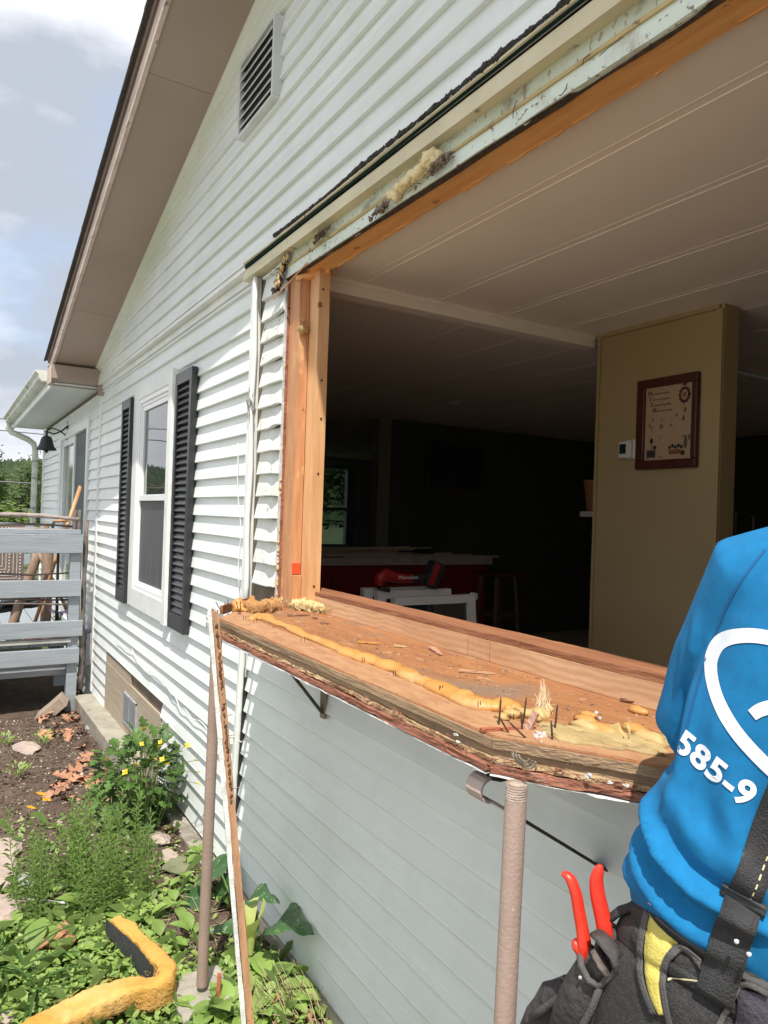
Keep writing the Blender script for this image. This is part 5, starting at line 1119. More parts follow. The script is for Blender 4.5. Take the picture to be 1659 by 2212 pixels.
for p in FP: place(fm4, 'flower', cb, frame_m(p, (rnd.gauss(0,.4),-.5,.3), (0.1,-.7,.8), rnd.uniform(.8,1.15)))
# feathery flowering clump
fc = thing('feathery_clump', (-3.52,-.66,0), 'tall clump of feathery narrow leaved stems with two orange yellow flowers', 'plant')
def stem_mesh(seed, h):
    r2 = random.Random(seed); mb = MB(); ln = Vector((r2.gauss(0,.10),r2.gauss(0,.10),1)).normalized(); P = [Vector((0,0,-.02))]
    for k in range(8): P.append(P[-1]+ln*h/8+Vector((r2.gauss(0,.004),r2.gauss(0,.004),0)))
    mb.tube(P, [.0028-.0022*k/8 for k in range(9)], 5, cap=False)
    for k in range(int(h*120)):
        t = .06+.94*(k/(h*120)); i = min(7,int(t*8)); p = P[i].lerp(P[i+1], t*8-i); a = k*2.4; L = (.062*(1-.6*t)+.014)*r2.uniform(.8,1.2)
        d = Vector((math.cos(a),math.sin(a),.5+.7*t)).normalized(); e_ = d.cross(Vector((0,0,1))).normalized()*.0024; q = p+d*L*.55; e2 = p+d*L+Vector((0,0,-L*.32))
        mb.add([p-e_*.5, p+e_*.5, q+e_, e2, q-e_], [(0,1,2,3,4)])
    return mb.mesh('stem', lf), P[-1]
SM = [stem_mesh(s_, h) for s_, h in enumerate((.40,.46,.34,.50,.42,.30,.38))]
for i in range(62):
    a = rnd.random()*6.283; r = rnd.random()**.5; p = Vector((-3.55+.30*r*math.cos(a), -.66+.34*r*math.sin(a), 0)); k = rnd.randrange(7)
    place(SM[k][0], 'stem', fc, Matrix.Translation(p) @ Matrix.Rotation(rnd.random()*6.28,4,'Z') @ Matrix.Scale(rnd.uniform(.75,1.25)*(1-.2*r),4))
fm8 = petals(orp, 8, .028, .014)
for px, py, y_ in ((88,1716,-.85),(100,1728,-.83),(66,1745,-.86)): place(fm8, 'flower', fc, frame_m(at(px,py,1,y_), (.3,-.5,.2), (.3,-.3,.9)))
mb = MB()
for px, py, y_ in ((88,1720,-.85),(66,1748,-.86)): q = at(px,py,1,y_); mb.tube([(q.x-.02,q.y+.03,.0), (q.x,q.y,q.z*.6), q], [.003,.0022,.0018], 5)
mb.build('flower_stem', stemm, fc, kind='stuff')
# arum with arrow leaves and spathe
ar = thing('arum_plant', (-2.72,-.15,0), 'arum with dark veined arrow leaves and a pale yellow spathe beside the leaning board', 'plant')
def aleaf(base, tip_at, size, dirv, up, seed=0, W=.62):
    p = Vector(tip_at); mb = MB(); b = Vector(base); mb.tube([b, b.lerp(p,.5)+Vector((0,0,.05)), p], [.006,.005,.004], 7, cap=False); mb.build('leaf_stalk', mat('arum_stalk', (.06,.13,.03), (.09,.17,.04), scale=8, rough=.4), ar, smooth=True)
    me = leaf_mesh('leaf', lar, size, size*W, arrow, 16, .22, .7, .035, seed); place(me, 'leaf', ar, frame_m(p, dirv, up))
gb = Vector((-2.68,-.16,0))
A = lambda px, py, y_: at(px, py, 1, y_)
aleaf(gb, A(595,1998,-.10), .24, (.9,.1,.62), (-.6,-.5,.8), 1, .75)
aleaf(gb, A(560,2005,-.12), .20, (-.2,-.6,.2), (0,-.6,.9), 2, .8)
aleaf(gb+Vector((-.06,0,0)), A(545,1935,-.15), .17, (.8,.1,.45), (-.4,-.6,.8), 3)
aleaf(gb+Vector((-.1,0,0)), A(480,1890,-.12), .24, (-.9,-.3,.0), (0,-.5,.9), 4, .8)
aleaf(gb+Vector((-.1,.0,0)), A(500,1900,-.08), .22, (-.1,-.4,-.5), (-.2,-.8,.5), 5, .8)
aleaf(gb+Vector((.03,.02,0)), A(565,2055,-.06), .17, (.9,.1,-.05), (0,-.5,.9), 6)
aleaf(gb+Vector((.05,-.08,0)), A(540,2115,-.18), .15, (.6,-.3,.25), (-.3,-.6,.8), 7, .8)
aleaf(gb+Vector((.05,-.08,0)), A(525,2110,-.20), .13, (-.4,-.5,.1), (0,-.6,.8), 8, .8)
aleaf(gb+Vector((-.1,-.2,0)), A(435,2110,-.36), .12, (.1,-.5,.2), (0,-.6,.8), 9, .8)
aleaf(gb+Vector((-.16,-.15,0)), A(440,1960,-.2), .20, (-.8,-.3,.3), (0,-.6,.8), 10, .7)
spm2 = mat('pale_yellow_spathe', (.52,.58,.17), (.62,.66,.26), scale=9, rough=.45, trans=.35)
mb = MB(); b0 = A(545,2125,-.19); b0.z = max(b0.z, 0); t0 = A(540,2060,-.19); V = []
hgt = .17
for i in range(13):
    t = i/12; r = .014+.012*math.sin(t*math.pi*.5)+(.034*(t-.55)/.45 if t > .55 else 0)
    for j in range(15):
        a = 2*math.pi*(j/14)*.93; V.append((t0.x+.01*t+r*math.cos(a+2.2), t0.y+r*.8*math.sin(a+2.2), t0.z+t*hgt+(.035*math.cos(a+.6)*(t**3))))
mb.add(V, [(i*15+j,(i+1)*15+j,(i+1)*15+j+1,i*15+j+1) for i in range(12) for j in range(14)]); mb.build('spathe', spm2, ar, smooth=True)
mb = MB(); mb.tube([(t0.x,t0.y,0),(t0.x,t0.y,t0.z+.01)], .007, 8); mb.build('spathe_stalk', mat('lime_stalk', (.30,.42,.08)), ar, smooth=True)
mb = MB(); t1 = A(522,2040,-.22); V = []
for i in range(9):
    t = i/8
    for j in range(7): V.append((t1.x+.022*math.sin(math.pi*t)*(j/3-1), t1.y+.006*math.cos(j), t1.z-.03+t*.20))
mb.add(V, [(i*7+j,(i+1)*7+j,(i+1)*7+j+1,i*7+j+1) for i in range(8) for j in range(6)]); mb.build('faded_spathe', mat('faded_spathe', (.42,.45,.20), (.5,.5,.28), scale=9, rough=.6, trans=.3), ar, smooth=True)
# broad leaved plants
BL = [leaf_mesh('leaf', lb2, .17, .10, ov, 9, .28, .75, .02, i, .05) for i in range(4)]
def rosette(c, n, s_, lab, tilt=.55, a0=0., spread=6.283, kinds=BL):
    t = thing('broad_leaf_plant', c, lab, 'plant', 'broad leaved plants in the bed'); c = Vector(c)
    for i in range(n):
        a = a0+spread*i/n+rnd.gauss(0,.25); el = tilt+rnd.gauss(0,.22); d = Vector((math.cos(a)*math.cos(el),math.sin(a)*math.cos(el),math.sin(el)))
        k = s_*rnd.uniform(.45,.85); place(rnd.choice(kinds), 'leaf', t, frame_m(c+d*.055*k+Vector((0,0,.01)), d, (0,0,1), k))
def G(px, py): q = at(px, py, 2, .015); return (q.x, q.y, gz(q.x,q.y)+.01)
for (px,py,n,s_,lb) in ((590,2150,10,1.15,'large leaf rosette in the bottom bed by the leaning board foot'), (655,2120,8,.9,'bright broad leaf plant against the siding at the bottom'), (455,2195,9,1.1,'large textured leaf plant in front of the footing block'), (195,1975,8,1.0,'pale upright leaf plant below the feathery clump'),
      (225,1960,7,.7,'small pale rosette beside the upright leaf plant'), (320,1985,8,.8,'light green rosette above the insulation batt'), (60,2085,7,1.05,'broad textured leaves left of the tan wool scrap'), (150,2060,7,.9,'broad leaves behind the tan wool scrap'), (285,2085,7,.75,'low leaves in the bend of the insulation batt'),
      (235,2125,7,.65,'small leaves in front of the black batt facing'), (420,2030,7,.8,'leaves left of the brown pipe foot'), (380,1960,6,.6,'small leaf plant between the clump and the pipe'), (745,2205,5,.95,'single large leaf plant at the bottom beside the siding'), (690,2175,7,.6,'round leaved seedling near the foundation edge'),
      (130,1990,6,.6,'low leaves by the white stick'), (40,2010,7,.7,'leaf tuft near the left stone'), (440,1850,8,.75,'leafy plant behind the brown pipe'), (395,1905,6,.55,'seedling on bare soil left of the pipe'), (500,2200,7,.9,'leaves at the bottom edge beside the leaning board'), (350,2040,6,.7,'leaves above the batt corner'), (560,2200,7,.8,'leaves under the dry stems at the bottom')):
    rosette(G(px,py), n, s_, lb)
# long strap leaves at the left edge
sb = thing('strap_leaf_clump', G(30,2130), 'dark strap leaves arching at the lower left edge', 'plant')
ST = leaf_mesh('leaf', mat('strap_leaf', (.05,.11,.02), (.09,.17,.035), scale=6, rough=.4, trans=.3, rand=.15), .34, .020, nar, 12, .3, 1.3, 0)
for i in range(26):
    a = rnd.random()*6.28; q = Vector(G(rnd.uniform(-60,90), rnd.uniform(2090,2190))); d = Vector((math.cos(a)*.6,math.sin(a)*.6,rnd.uniform(.3,.9))).normalized(); place(ST, 'leaf', sb, frame_m(q, d, (0,0,1), rnd.uniform(.6,1.1)))
# ground cover: one carpet of small leaves
def carpet(nm, m_, cnt, dens, smin, smax, lab, seed=0):
    r2 = random.Random(seed); mb = MB(); k = 0; tries = 0
    while k < cnt and tries < cnt*30:
        tries += 1; x = r2.uniform(-4.6,-1.6); y = r2.uniform(-2.2,-.05); w_ = dens(x,y)
        if r2.random() > w_: continue
        k += 1; z_ = gz(x,y)+r2.random()**2*.055*min(1,w_*1.3)+.004; a = r2.random()*6.283; el = r2.uniform(-.1,.8); s_ = r2.uniform(smin,smax)
        d = Vector((math.cos(a)*math.cos(el),math.sin(a)*math.cos(el),math.sin(el))); e_ = d.cross(Vector((0,0,1))).normalized(); p = Vector((x,y,z_)); u = e_.cross(d)
        mb.add([p, p+d*s_*.35+e_*s_*.30+u*s_*.06, p+d*s_*.75+e_*s_*.26+u*s_*.02, p+d*s_-u*s_*.12, p+d*s_*.75-e_*s_*.26+u*s_*.02, p+d*s_*.35-e_*s_*.30+u*s_*.06, p+d*s_*.5], [(0,1,6),(1,2,6),(2,3,6),(3,4,6),(4,5,6),(5,0,6)])
    return mb.build(nm, m_, label=lab, kind='stuff')
def dg_(x, y):
    n_ = mnoise.noise(Vector((x*3,y*3,2)))*.5+.5
    v = 0.
    if x > -3.45: v = .9
    elif x > -3.75: v = .45
    if y > -.42 and x < -2.75: v *= .35
    if y > -.12: v *= .35
    if (x+3.05)**2+(y+.28)**2 < .04: v *= .2
    if x < -3.75: v = .05
    return v*(.35+.9*n_)
carpet('ground_cover', lg, 24000, dg_, .012, .042, 'carpet of small light green leaves covering the near bed', 1)
carpet('ground_cover', lg2, 7000, dg_, .012, .05, 'darker small leaves mixed into the carpet', 2)
mb = MB(); r2 = random.Random(3)
for i in range(1500):
    x = r2.uniform(-4.4,-1.9); y = r2.uniform(-1.6,-.06)
    if r2.random() > dg_(x,y)+.04: continue
    p = Vector((x,y,gz(x,y))); a = r2.random()*6.28; h = r2.uniform(.03,.11); d = Vector((math.cos(a),math.sin(a),0)); e_ = Vector((-d.y,d.x,0))*.0016
    mb.add([p-e_, p+e_, p+d*h*.5+Vector((0,0,h*.9))+e_*.7, p+d*h*1.1+Vector((0,0,h*.9)), p+d*h*.5+Vector((0,0,h*.9))-e_*.7], [(0,1,2,3,4)])
mb.build('grass_blades', lf, kind='stuff', label='thin grass blades scattered among the plants')
# dry stems and brown leaves
mb = MB(); dry = mat('dry_straw', (.50,.40,.25), (.38,.29,.17), scale=20, rough=.8)
for i in range(130):
    q = Vector(G(rnd.gauss(640,55), rnd.gauss(2185,25))); 
    if q.y > -.02: q.y = -.03
    a = rnd.random()*6.28; d = Vector((math.cos(a)*.8,-abs(math.sin(a))*.4,rnd.uniform(.1,1.3))).normalized(); L = rnd.uniform(.06,.2)
    mb.tube([q, q+d*L*.5+Vector((0,0,.006)), q+d*L+Vector((0,0,-.012))], [.0016,.0013,.0008], 4, cap=False)
for i in range(70):
    q = Vector(G(rnd.gauss(420,70), rnd.gauss(1985,60))); 
    if q.y > -.02: q.y = -.03
    a = rnd.random()*6.28; d = Vector((math.cos(a),math.sin(a),rnd.uniform(0,.4))).normalized(); mb.tube([q, q+d*.09], [.0013,.0008], 4, cap=False)
mb.build('dry_grass', dry, kind='stuff', label='dry straw coloured stems at the bottom beside the foundation')
dlm = mat('dry_oak_leaf', (.42,.22,.13), (.30,.13,.07), scale=14, rough=.8, rand=.25, bump=.3, spots=[((.55,.40,.28), 9, .6, .1, (1,1,1), .7)])
def oak(t, s): return max(.03, math.sin(math.pi*min(1,t*.96+.02))**.7*(.62+.45*math.sin(t*26+s*.7)))
DL = [leaf_mesh('dry_leaf', dlm, .17, .12, oak, 14, .35, .5+.25*i, .05, i) for i in range(4)]
def dleaf(px, py, s_, lab, lift=.015, grp='dry brown leaves on the soil'):
    q = Vector(G(px,py)); a = rnd.random()*6.28; d = Vector((math.cos(a),math.sin(a),rnd.gauss(0,.12)))
    M_ = frame_m(q+Vector((0,0,lift+rnd.random()*.02)), d, (rnd.gauss(0,.2),rnd.gauss(0,.2),1), s_); place(rnd.choice(DL), 'dry_leaf', None, M_, lab, 'leaf', grp)
for (px,py,s_,lb) in ((155,1680,1.25,'largest red brown dry leaf on the soil by the kerb'),(190,1648,1.2,'pale tan dry leaf nearest the concrete kerb'),(205,1685,1.0,'ribbed rust coloured leaf beside the largest one'),(185,1700,1.1,'torn rust leaf at the edge of the leaf pile'),(115,1668,1.1,'long rolled red brown leaf apart on the left of the pile'),
      (180,1605,1.2,'broad orange leaf by the kerb corner'),(205,1612,1.0,'small orange leaf touching the kerb corner'),(215,1660,.9,'curled leaf against the kerb side'),(165,1735,1.0,'faded leaf behind the feathery clump'),(230,1730,1.1,'pale faded leaf under the celandine bush'),(205,1745,.9,'tan leaf between clump and bush'),(355,1800,.8,'leaf scrap at the foot of the bush')): dleaf(px,py,s_,lb)
for i in range(16): dleaf(rnd.uniform(85,175), rnd.uniform(1530,1575), rnd.uniform(.6,1.0), 'curled dry leaf in the drift under the deck edge', .03, 'dry leaves drifted under the deck edge')
for i in range(14): dleaf(rnd.gauss(175,28), rnd.gauss(1690,26), rnd.uniform(.5,.95), 'overlapping rust brown leaf in the pile beside the kerb', .008, 'leaves of the pile beside the kerb')
for i in range(6): dleaf(rnd.gauss(625,30), rnd.gauss(2190,14), rnd.uniform(.35,.6), 'brown leaf under the dry stems at the bottom', .02, 'brown leaves under the dry stems')
# small green tufts on the bare soil
for (px,py,lb) in ((95,1590,'small green tuft on the soil in front of the deck'),(15,1590,'green seedling tuft at the left frame edge'),(40,1665,'tiny green sprout on the bare soil')):
    t = thing('seedling', G(px,py), lb, 'seedling', 'seedlings on the bare soil'); c = Vector(G(px,py)); mb = MB()
    for i in range(70):
        a = rnd.random()*6.28; d = Vector((math.cos(a),math.sin(a),rnd.uniform(.4,1.6))).normalized(); p = c+d*rnd.uniform(.01,.10); e_ = d.cross(Vector((0,0,1))).normalized(); s_ = .03
        mb.add([p, p+d*s_*.5+e_*s_*.25, p+d*s_, p+d*s_*.5-e_*s_*.25], [(0,1,2,3)])
    mb.build('foliage', lg, t, kind='stuff'); mb = MB(); mb.tube([c, c+Vector((0,0,.06))], .003, 5); mb.build('stem', stemm, t)
# stones
stn = mat('pinkish_fieldstone', (.42,.33,.28), (.30,.24,.21), scale=6, rough=.9, bump=.6, bscale=40); stg = mat('grey_stone', (.32,.32,.31), (.22,.22,.21), scale=9, rough=.9, bump=.5)
for (px,py,sx,sy,sz,m_,lb) in ((2,1975,.13,.10,.05,stn,'large flat pinkish stone at the left edge by the white stick'),(0,1905,.10,.07,.03,stn,'flat stone slab stacked above the large one'),(3,1840,.10,.09,.03,stn,'flat stone slab at the left edge furthest up'),(0,1870,.07,.08,.03,stn,'middle flat slab of the left edge stones'),
      (55,1905,.07,.05,.025,stg,'grey stone half under the feathery clump'),(200,1555,.10,.06,.03,stg,'grey stone by the kerb end'),(60,1602,.15,.09,.025,stn,'low tan stone on the soil'),(235,1760,.08,.06,.02,stn,'flat pale stone behind the clump'),(365,1850,.08,.05,.015,stn,'thin shard of stone on bare soil'),(345,1815,.07,.05,.02,stn,'thin stone flake by the bush'),
      (385,1870,.09,.07,.015,mat('mossy_slab', (.20,.20,.12), (.13,.14,.08), scale=9, rough=1.),'flat mossy slab left of the brown pipe'),(10,2200,.06,.05,.02,stn,'pale stone in the bottom left corner')):
    q = Vector(G(px,py)); mb = MB(); mb.blob((q.x,q.y,q.z+sz*.3), 1, .16, 3, 1.6, (sx,sy,sz), px); mb.build('stone', m_, label=lb, cat='stone', group='stones in the bed')
mb = MB(); r2 = random.Random(8)
for i in range(2600):
    x = r2.uniform(-7,-3.2); y = r2.uniform(-2.2,-.12); s_ = r2.uniform(.002,.008)*(2. if r2.random() < .06 else 1); mb.blob((x,y,gz(x,y)+s_*.4), s_, .4, 0, 2, (1.3,1,.7), i)
mb.build('pebbles', mat('pale_pebble', (.46,.41,.34), (.26,.21,.17), scale=3, rough=.9, lo=.4, hi=.6), kind='stuff', label='pale pebbles and chips strewn over the dark soil')
mb = MB()
for i in range(5200):
    x = r2.uniform(-7,-2.4); y = r2.uniform(-2.2,-.08); s_ = r2.uniform(.004,.016); mb.blob((x,y,gz(x,y)+s_*.2), s_, .5, 0, 2, (1.2,1,.8), i)
mb.build('soil_clods', soil, kind='stuff', label='small clods of dark soil')
mb = MB(); a_, b_ = Vector(G(43,1950)), Vector(G(142,1956)); mb.bar(a_+Vector((0,0,.03)), b_+Vector((0,0,.03)), .010,.008,2,.0,taper=.6); mb.build('white_stick', trimw, label='thin white stake lying on the ground at the left', cat='stake')
mb = MB(); q = at(470,2168,2,.05); mb.bar(q+Vector((0,0,-.06)), q+Vector((-.02,.01,.09)), .014,.02,4,.002); mb.build('wood_stake', rsp, label='short reddish wood stake poking up at the bottom edge', cat='stake')
# insulation batt, bent over on the plants
bt = thing('insulation_batt', G(300,2130), 'long orange insulation batt with black facing, bent in the middle on the plants', 'insulation')
C_ = [at(248,1992,2,.09), at(285,2025,2,.09), at(322,2062,2,.09), at(350,2098,2,.10), at(358,2128,2,.10), at(335,2146,2,.09), at(285,2144,2,.09), at(230,2160,2,.09), at(170,2188,2,.08), at(100,2225,2,.08), at(20,2290,2,.08)]
wds = [.055,.060,.066,.068,.058,.070,.105,.115,.12,.12,.12]; hts = [.055,.065,.075,.085,.11,.10,.080,.072,.07,.07,.07]
mb = MB(); V = []; ns = 150; k = 40; CP = []
for i in range(ns+1):
    t = i/ns*(len(C_)-1); j = min(int(t), len(C_)-2); f = t-j
    P0_, P1_, P2_, P3_ = C_[max(j-1,0)], C_[j], C_[j+1], C_[min(j+2,len(C_)-1)]
    p = .5*((2*P1_)+(P2_-P0_)*f+(2*P0_-5*P1_+4*P2_-P3_)*f*f+(3*P1_-P0_-3*P2_+P3_)*f**3); CP.append((p, wds[j]+(wds[j+1]-wds[j])*f, hts[j]+(hts[j+1]-hts[j])*f))
for i, (p, wd, ht) in enumerate(CP):
    d = (CP[min(i+1,ns)][0]-CP[max(i-1,0)][0]); d.z = 0; d.normalize(); sd = Vector((d.y,-d.x,0))
    for j in range(k):
        a = 2*math.pi*j/k; cx_, sx_ = math.cos(a), math.sin(a); ex = .42
        u = math.copysign(abs(cx_)**ex, cx_)*wd/2; v_ = math.copysign(abs(sx_)**ex, sx_)*ht/2
        q = p+sd*u+Vector((0,0,v_)); nz_ = mnoise.noise(q*11)*.012+mnoise.noise(q*42)*.005+mnoise.noise(q*95)*.0025; q += (sd*cx_+Vector((0,0,sx_)))*nz_; V.append(q)
mb.add(V, [(i*k+j,i*k+(j+1)%k,(i+1)*k+(j+1)%k,(i+1)*k+j) for i in range(ns) for j in range(k)]+[tuple(range(k))[::-1],tuple(ns*k+j for j in range(k))])
mb.build('wool', batt, bt, smooth=True)
mb = MB(); V = []; m2_ = 54
for i in range(m2_+1):
    p, wd, ht = CP[i]; d = (CP[min(i+1,ns)][0]-CP[max(i-1,0)][0]); d.z = 0; d.normalize(); sd = Vector((d.y,-d.x,0))
    sgn = -1 if (sd.dot(EYE-p) < 0) else 1
    for z_ in (-.56,.0,.56): q = p+sd*sgn*(wd/2+.012)+Vector((0,0,z_*ht)); V.append(q+sd*sgn*.004*mnoise.noise(q*30))
mb.add(V, [(i*3+j,(i+1)*3+j,(i+1)*3+j+1,i*3+j+1) for i in range(m2_) for j in range(2)]); mb.build('black_facing', facing, bt)
mb = MB(); r2 = random.Random(9)
for i in range(1500):
    j = r2.randrange(1,ns); p, wd, ht = CP[j]; d = (CP[min(j+1,ns)][0]-CP[j-1][0]).normalized(); sd = Vector((d.y,-d.x,0)).normalized(); s_ = r2.choice((-1,1)); q = p+sd*s_*wd*r2.uniform(.42,.5)+Vector((0,0,ht*r2.uniform(-.45,.5))); e_ = q+d*r2.gauss(0,.014)+sd*s_*r2.uniform(0,.012)+Vector((0,0,r2.gauss(0,.005))); mb.tube([q, q.lerp(e_,.5)+Vector((0,0,.002)), e_], .0004, 3, cap=False)
mb.build('loose_fibres', mat('pale_orange_fibre', (.66,.42,.16), (.55,.30,.08), scale=9, rough=.9), bt, kind='stuff')
q = Vector(G(122,2045)); mb = MB()
for i in range(9): mb.blob((q.x+rnd.gauss(0,.03),q.y+rnd.gauss(0,.03),q.z+.045+rnd.gauss(0,.008)), .034, .4, 3, 2.6, (1.2,1,.55), i)
mb.build('wool_scrap', mat('tan_orange_wool', (.46,.25,.13), (.38,.19,.085), scale=14, rough=1., bump=1., bscale=80), smooth=True, label='small crumpled tan orange wool scrap on the green leaves', cat='insulation')

# ------------------------------------------------------------------ worker
HP = Vector((-.5562,-.2917,1.1826)); FW = Vector((-.4891,.8722,0)).normalized(); RR = Vector((FW.y,-FW.x,0))
UP = Vector((0,0,1))*math.cos(R_(18))+RR*math.sin(R_(18)); RT = RR*math.cos(R_(18))-Vector((0,0,1))*math.sin(R_(18))
def LOC(u, v, w_): return HP+RT*u+FW*v+UP*w_
pers = thing('person', (HP.x,HP.y,.10), 'person seen from behind in a bright blue sweatshirt with white print, leaning at the opening', 'person')
def remeshed(mb, name, m_, parent, voxel, smooth_it=6, disp=None):
    me = mb.mesh(name, m_); o = bpy.data.objects.new(name+'_tmp', me); COL.objects.link(o)
    r = o.modifiers.new('r','REMESH'); r.mode = 'VOXEL'; r.voxel_size = voxel
    s_ = o.modifiers.new('s','SMOOTH'); s_.iterations = smooth_it; s_.factor = .6
    bpy.context.view_layer.update(); dg = bpy.context.evaluated_depsgraph_get(); e = bpy.data.meshes.new_from_object(o.evaluated_get(dg)); bpy.data.objects.remove(o)
    e.name = name
    if disp:
        n = len(e.vertices); co = np.empty(n*3); e.vertices.foreach_get('co', co); no = np.empty(n*3); e.vertices.foreach_get('normal', no)
        co = co.reshape(-1,3); no = no.reshape(-1,3); co = co + no*disp(co)[:,None]; e.vertices.foreach_set('co', co.ravel()); e.update()
    bv = BVHTree.FromPolygons([v.co.copy() for v in e.vertices], [tuple(p.vertices) for p in e.polygons])
    e.transform(Matrix.Translation(-wloc(parent))); e.polygons.foreach_set('use_smooth', [True]*len(e.polygons))
    e.materials.clear(); e.materials.append(m_)
    ob = bpy.data.objects.new(name, e); COL.objects.link(ob); ob.parent = parent; return ob, bv
def loft(mb, rings, n=28, ex=.85):
    """rings: (centre u, v, w, half width, half depth)"""
    V = []; sh = lambda v_, w1: -.5*v_*max(0., min(1., (.30-w1)/.22))
    for (u, v, w_, a, b) in rings:
        for j in range(n):
            t = 2*math.pi*j/n; cx_, sx_ = math.cos(t), math.sin(t)
            vv = v+math.copysign(abs(sx_)**ex,sx_)*b; V.append(LOC(u+math.copysign(abs(cx_)**ex,cx_)*a, vv, w_+sh(vv, w_)))
    m_ = len(rings); mb.add(V, [(i*n+j,i*n+(j+1)%n,(i+1)*n+(j+1)%n,(i+1)*n+j) for i in range(m_-1) for j in range(n)]+[tuple(range(n))[::-1],tuple((m_-1)*n+j for j in range(n))])
skin = mat('skin', (.55,.32,.23), (.48,.26,.18), scale=9, rough=.5)
blue = mat('bright_blue_fleece', (.0,.165,.385), (.0,.135,.32), scale=60, rough=.9, bump=.3, bscale=900, bdist=.003, sheen=.0, lo=.3, hi=.7, spots=[((.0,.19,.46), 420, .60, .06, (1,1,1), .6)])
# one continuous body: trunk, neck, head, limbs, hands
mb = MB()
loft(mb, [(0,.0,-.12,.14,.10),(0,.0,.0,.145,.10),(0,.0,.18,.15,.10),(0,0,.38,.165,.105),(0,0,.53,.16,.09),(0,0,.59,.10,.07),(0,.01,.63,.06,.06)])
mb.tube([LOC(0,.01,.57), LOC(0,.02,.65), LOC(0,.035,.71)], [.062,.058,.058], 14)
hc = LOC(0,.05,.785)
mb.blob(hc, 1, .0, 3, 1, (.082,.095,.118))
mb.tube([hc+FW*.05+UP*-.03, hc+FW*.075+UP*-.085], [.055,.035], 12)
mb.tube([hc+FW*.09+UP*.015, hc+FW*.118+UP*-.025, hc+FW*.10+UP*-.035], [.010,.016,.012], 8)
for s_ in (-1,1): mb.tube([hc+RT*s_*.083+UP*-.03, hc+RT*s_*.090+UP*.0-FW*.008, hc+RT*s_*.083+UP*.03], [.008,.014,.010], 8)
SHL, ELL, WRL = (-.178,.02,.512), (-.186,.085,.255), (-.10,.30,.33)
SHR, ELR, WRR = (.178,.02,.52), (.25,.15,.27), (.14,.38,.36)
for S_, E_, W_, s_ in ((SHL,ELL,WRL,-1),(SHR,ELR,WRR,1)):
    mb.tube([LOC(S_[0]*.6,.0,.55), LOC(*S_), LOC(*E_)], [.055,.055,.042], 12); mb.tube([LOC(*E_), LOC(*W_)], [.042,.028], 12)
    w0 = LOC(*W_); hd = (LOC(*W_)-LOC(*E_)).normalized(); pl = hd.cross(UP).normalized()
    mb.bar(w0, w0+hd*.095, .080, .030, 3, 0, up=UP); 
    for f_, (L, off) in enumerate(((.070,-.032),(.080,-.011),(.075,.011),(.058,.032))):
        b_ = w0+hd*.085+pl*off; mb.tube([w0+hd*.04+pl*off, b_, b_+hd*L*.55-UP*.008, b_+hd*L*.8-UP*.03], [.010,.0095,.0088,.007], 8)
    b_ = w0+hd*.025-pl*.035*s_; mb.tube([b_, b_+hd*.03-pl*.022*s_-UP*.006, b_+hd*.06-pl*.024*s_-UP*.022], [.012,.011,.009], 8)
FT = Vector((HP.x, HP.y, 0))
hipz = 1.08
for s_ in (-1,1):
    hp_ = LOC(.085*s_,.0,-.06); kn = Vector((HP.x,HP.y,.60))+RR*(.12*s_-.03)+FW*.04; an = Vector((HP.x,HP.y,.20))+RR*(.15*s_-.03)-FW*.02
    mb.tube([hp_, hp_.lerp(kn,.5), kn], [.085,.075,.055], 14); mb.tube([kn, kn.lerp(an,.35)-FW*.015, an], [.055,.055,.036], 14); mb.tube([an, an-Vector((0,0,.05)), an-Vector((0,0,.06))+FW*.16], [.036,.036,.03], 10)
body, _ = remeshed(mb, 'body', skin, pers, .008, 3)
mb = MB(); 
for s_ in (-1,1): mb.blob(hc+RT*s_*.032+FW*.082+UP*.018, .013, 0, 2)
mb.build('eyes', mat('eye_white', (.7,.7,.68), rough=.2), pers, smooth=True)
mb = MB(); mb.tube([hc+FW*.104+UP*-.062-RT*.022, hc+FW*.110+UP*-.064, hc+FW*.104+UP*-.062+RT*.022], [.003,.006,.003], 8); mb.build('mouth', mat('lip', (.40,.15,.12)), pers, smooth=True)
mb = MB(); mb.blob(hc-FW*.012+UP*.022, 1, .03, 4, 6, (.087,.095,.108)); mb.build('hair', mat('short_brown_hair', (.05,.03,.018), (.09,.055,.03), scale=60, rough=.8, bump=.8, bscale=220), pers, smooth=True)
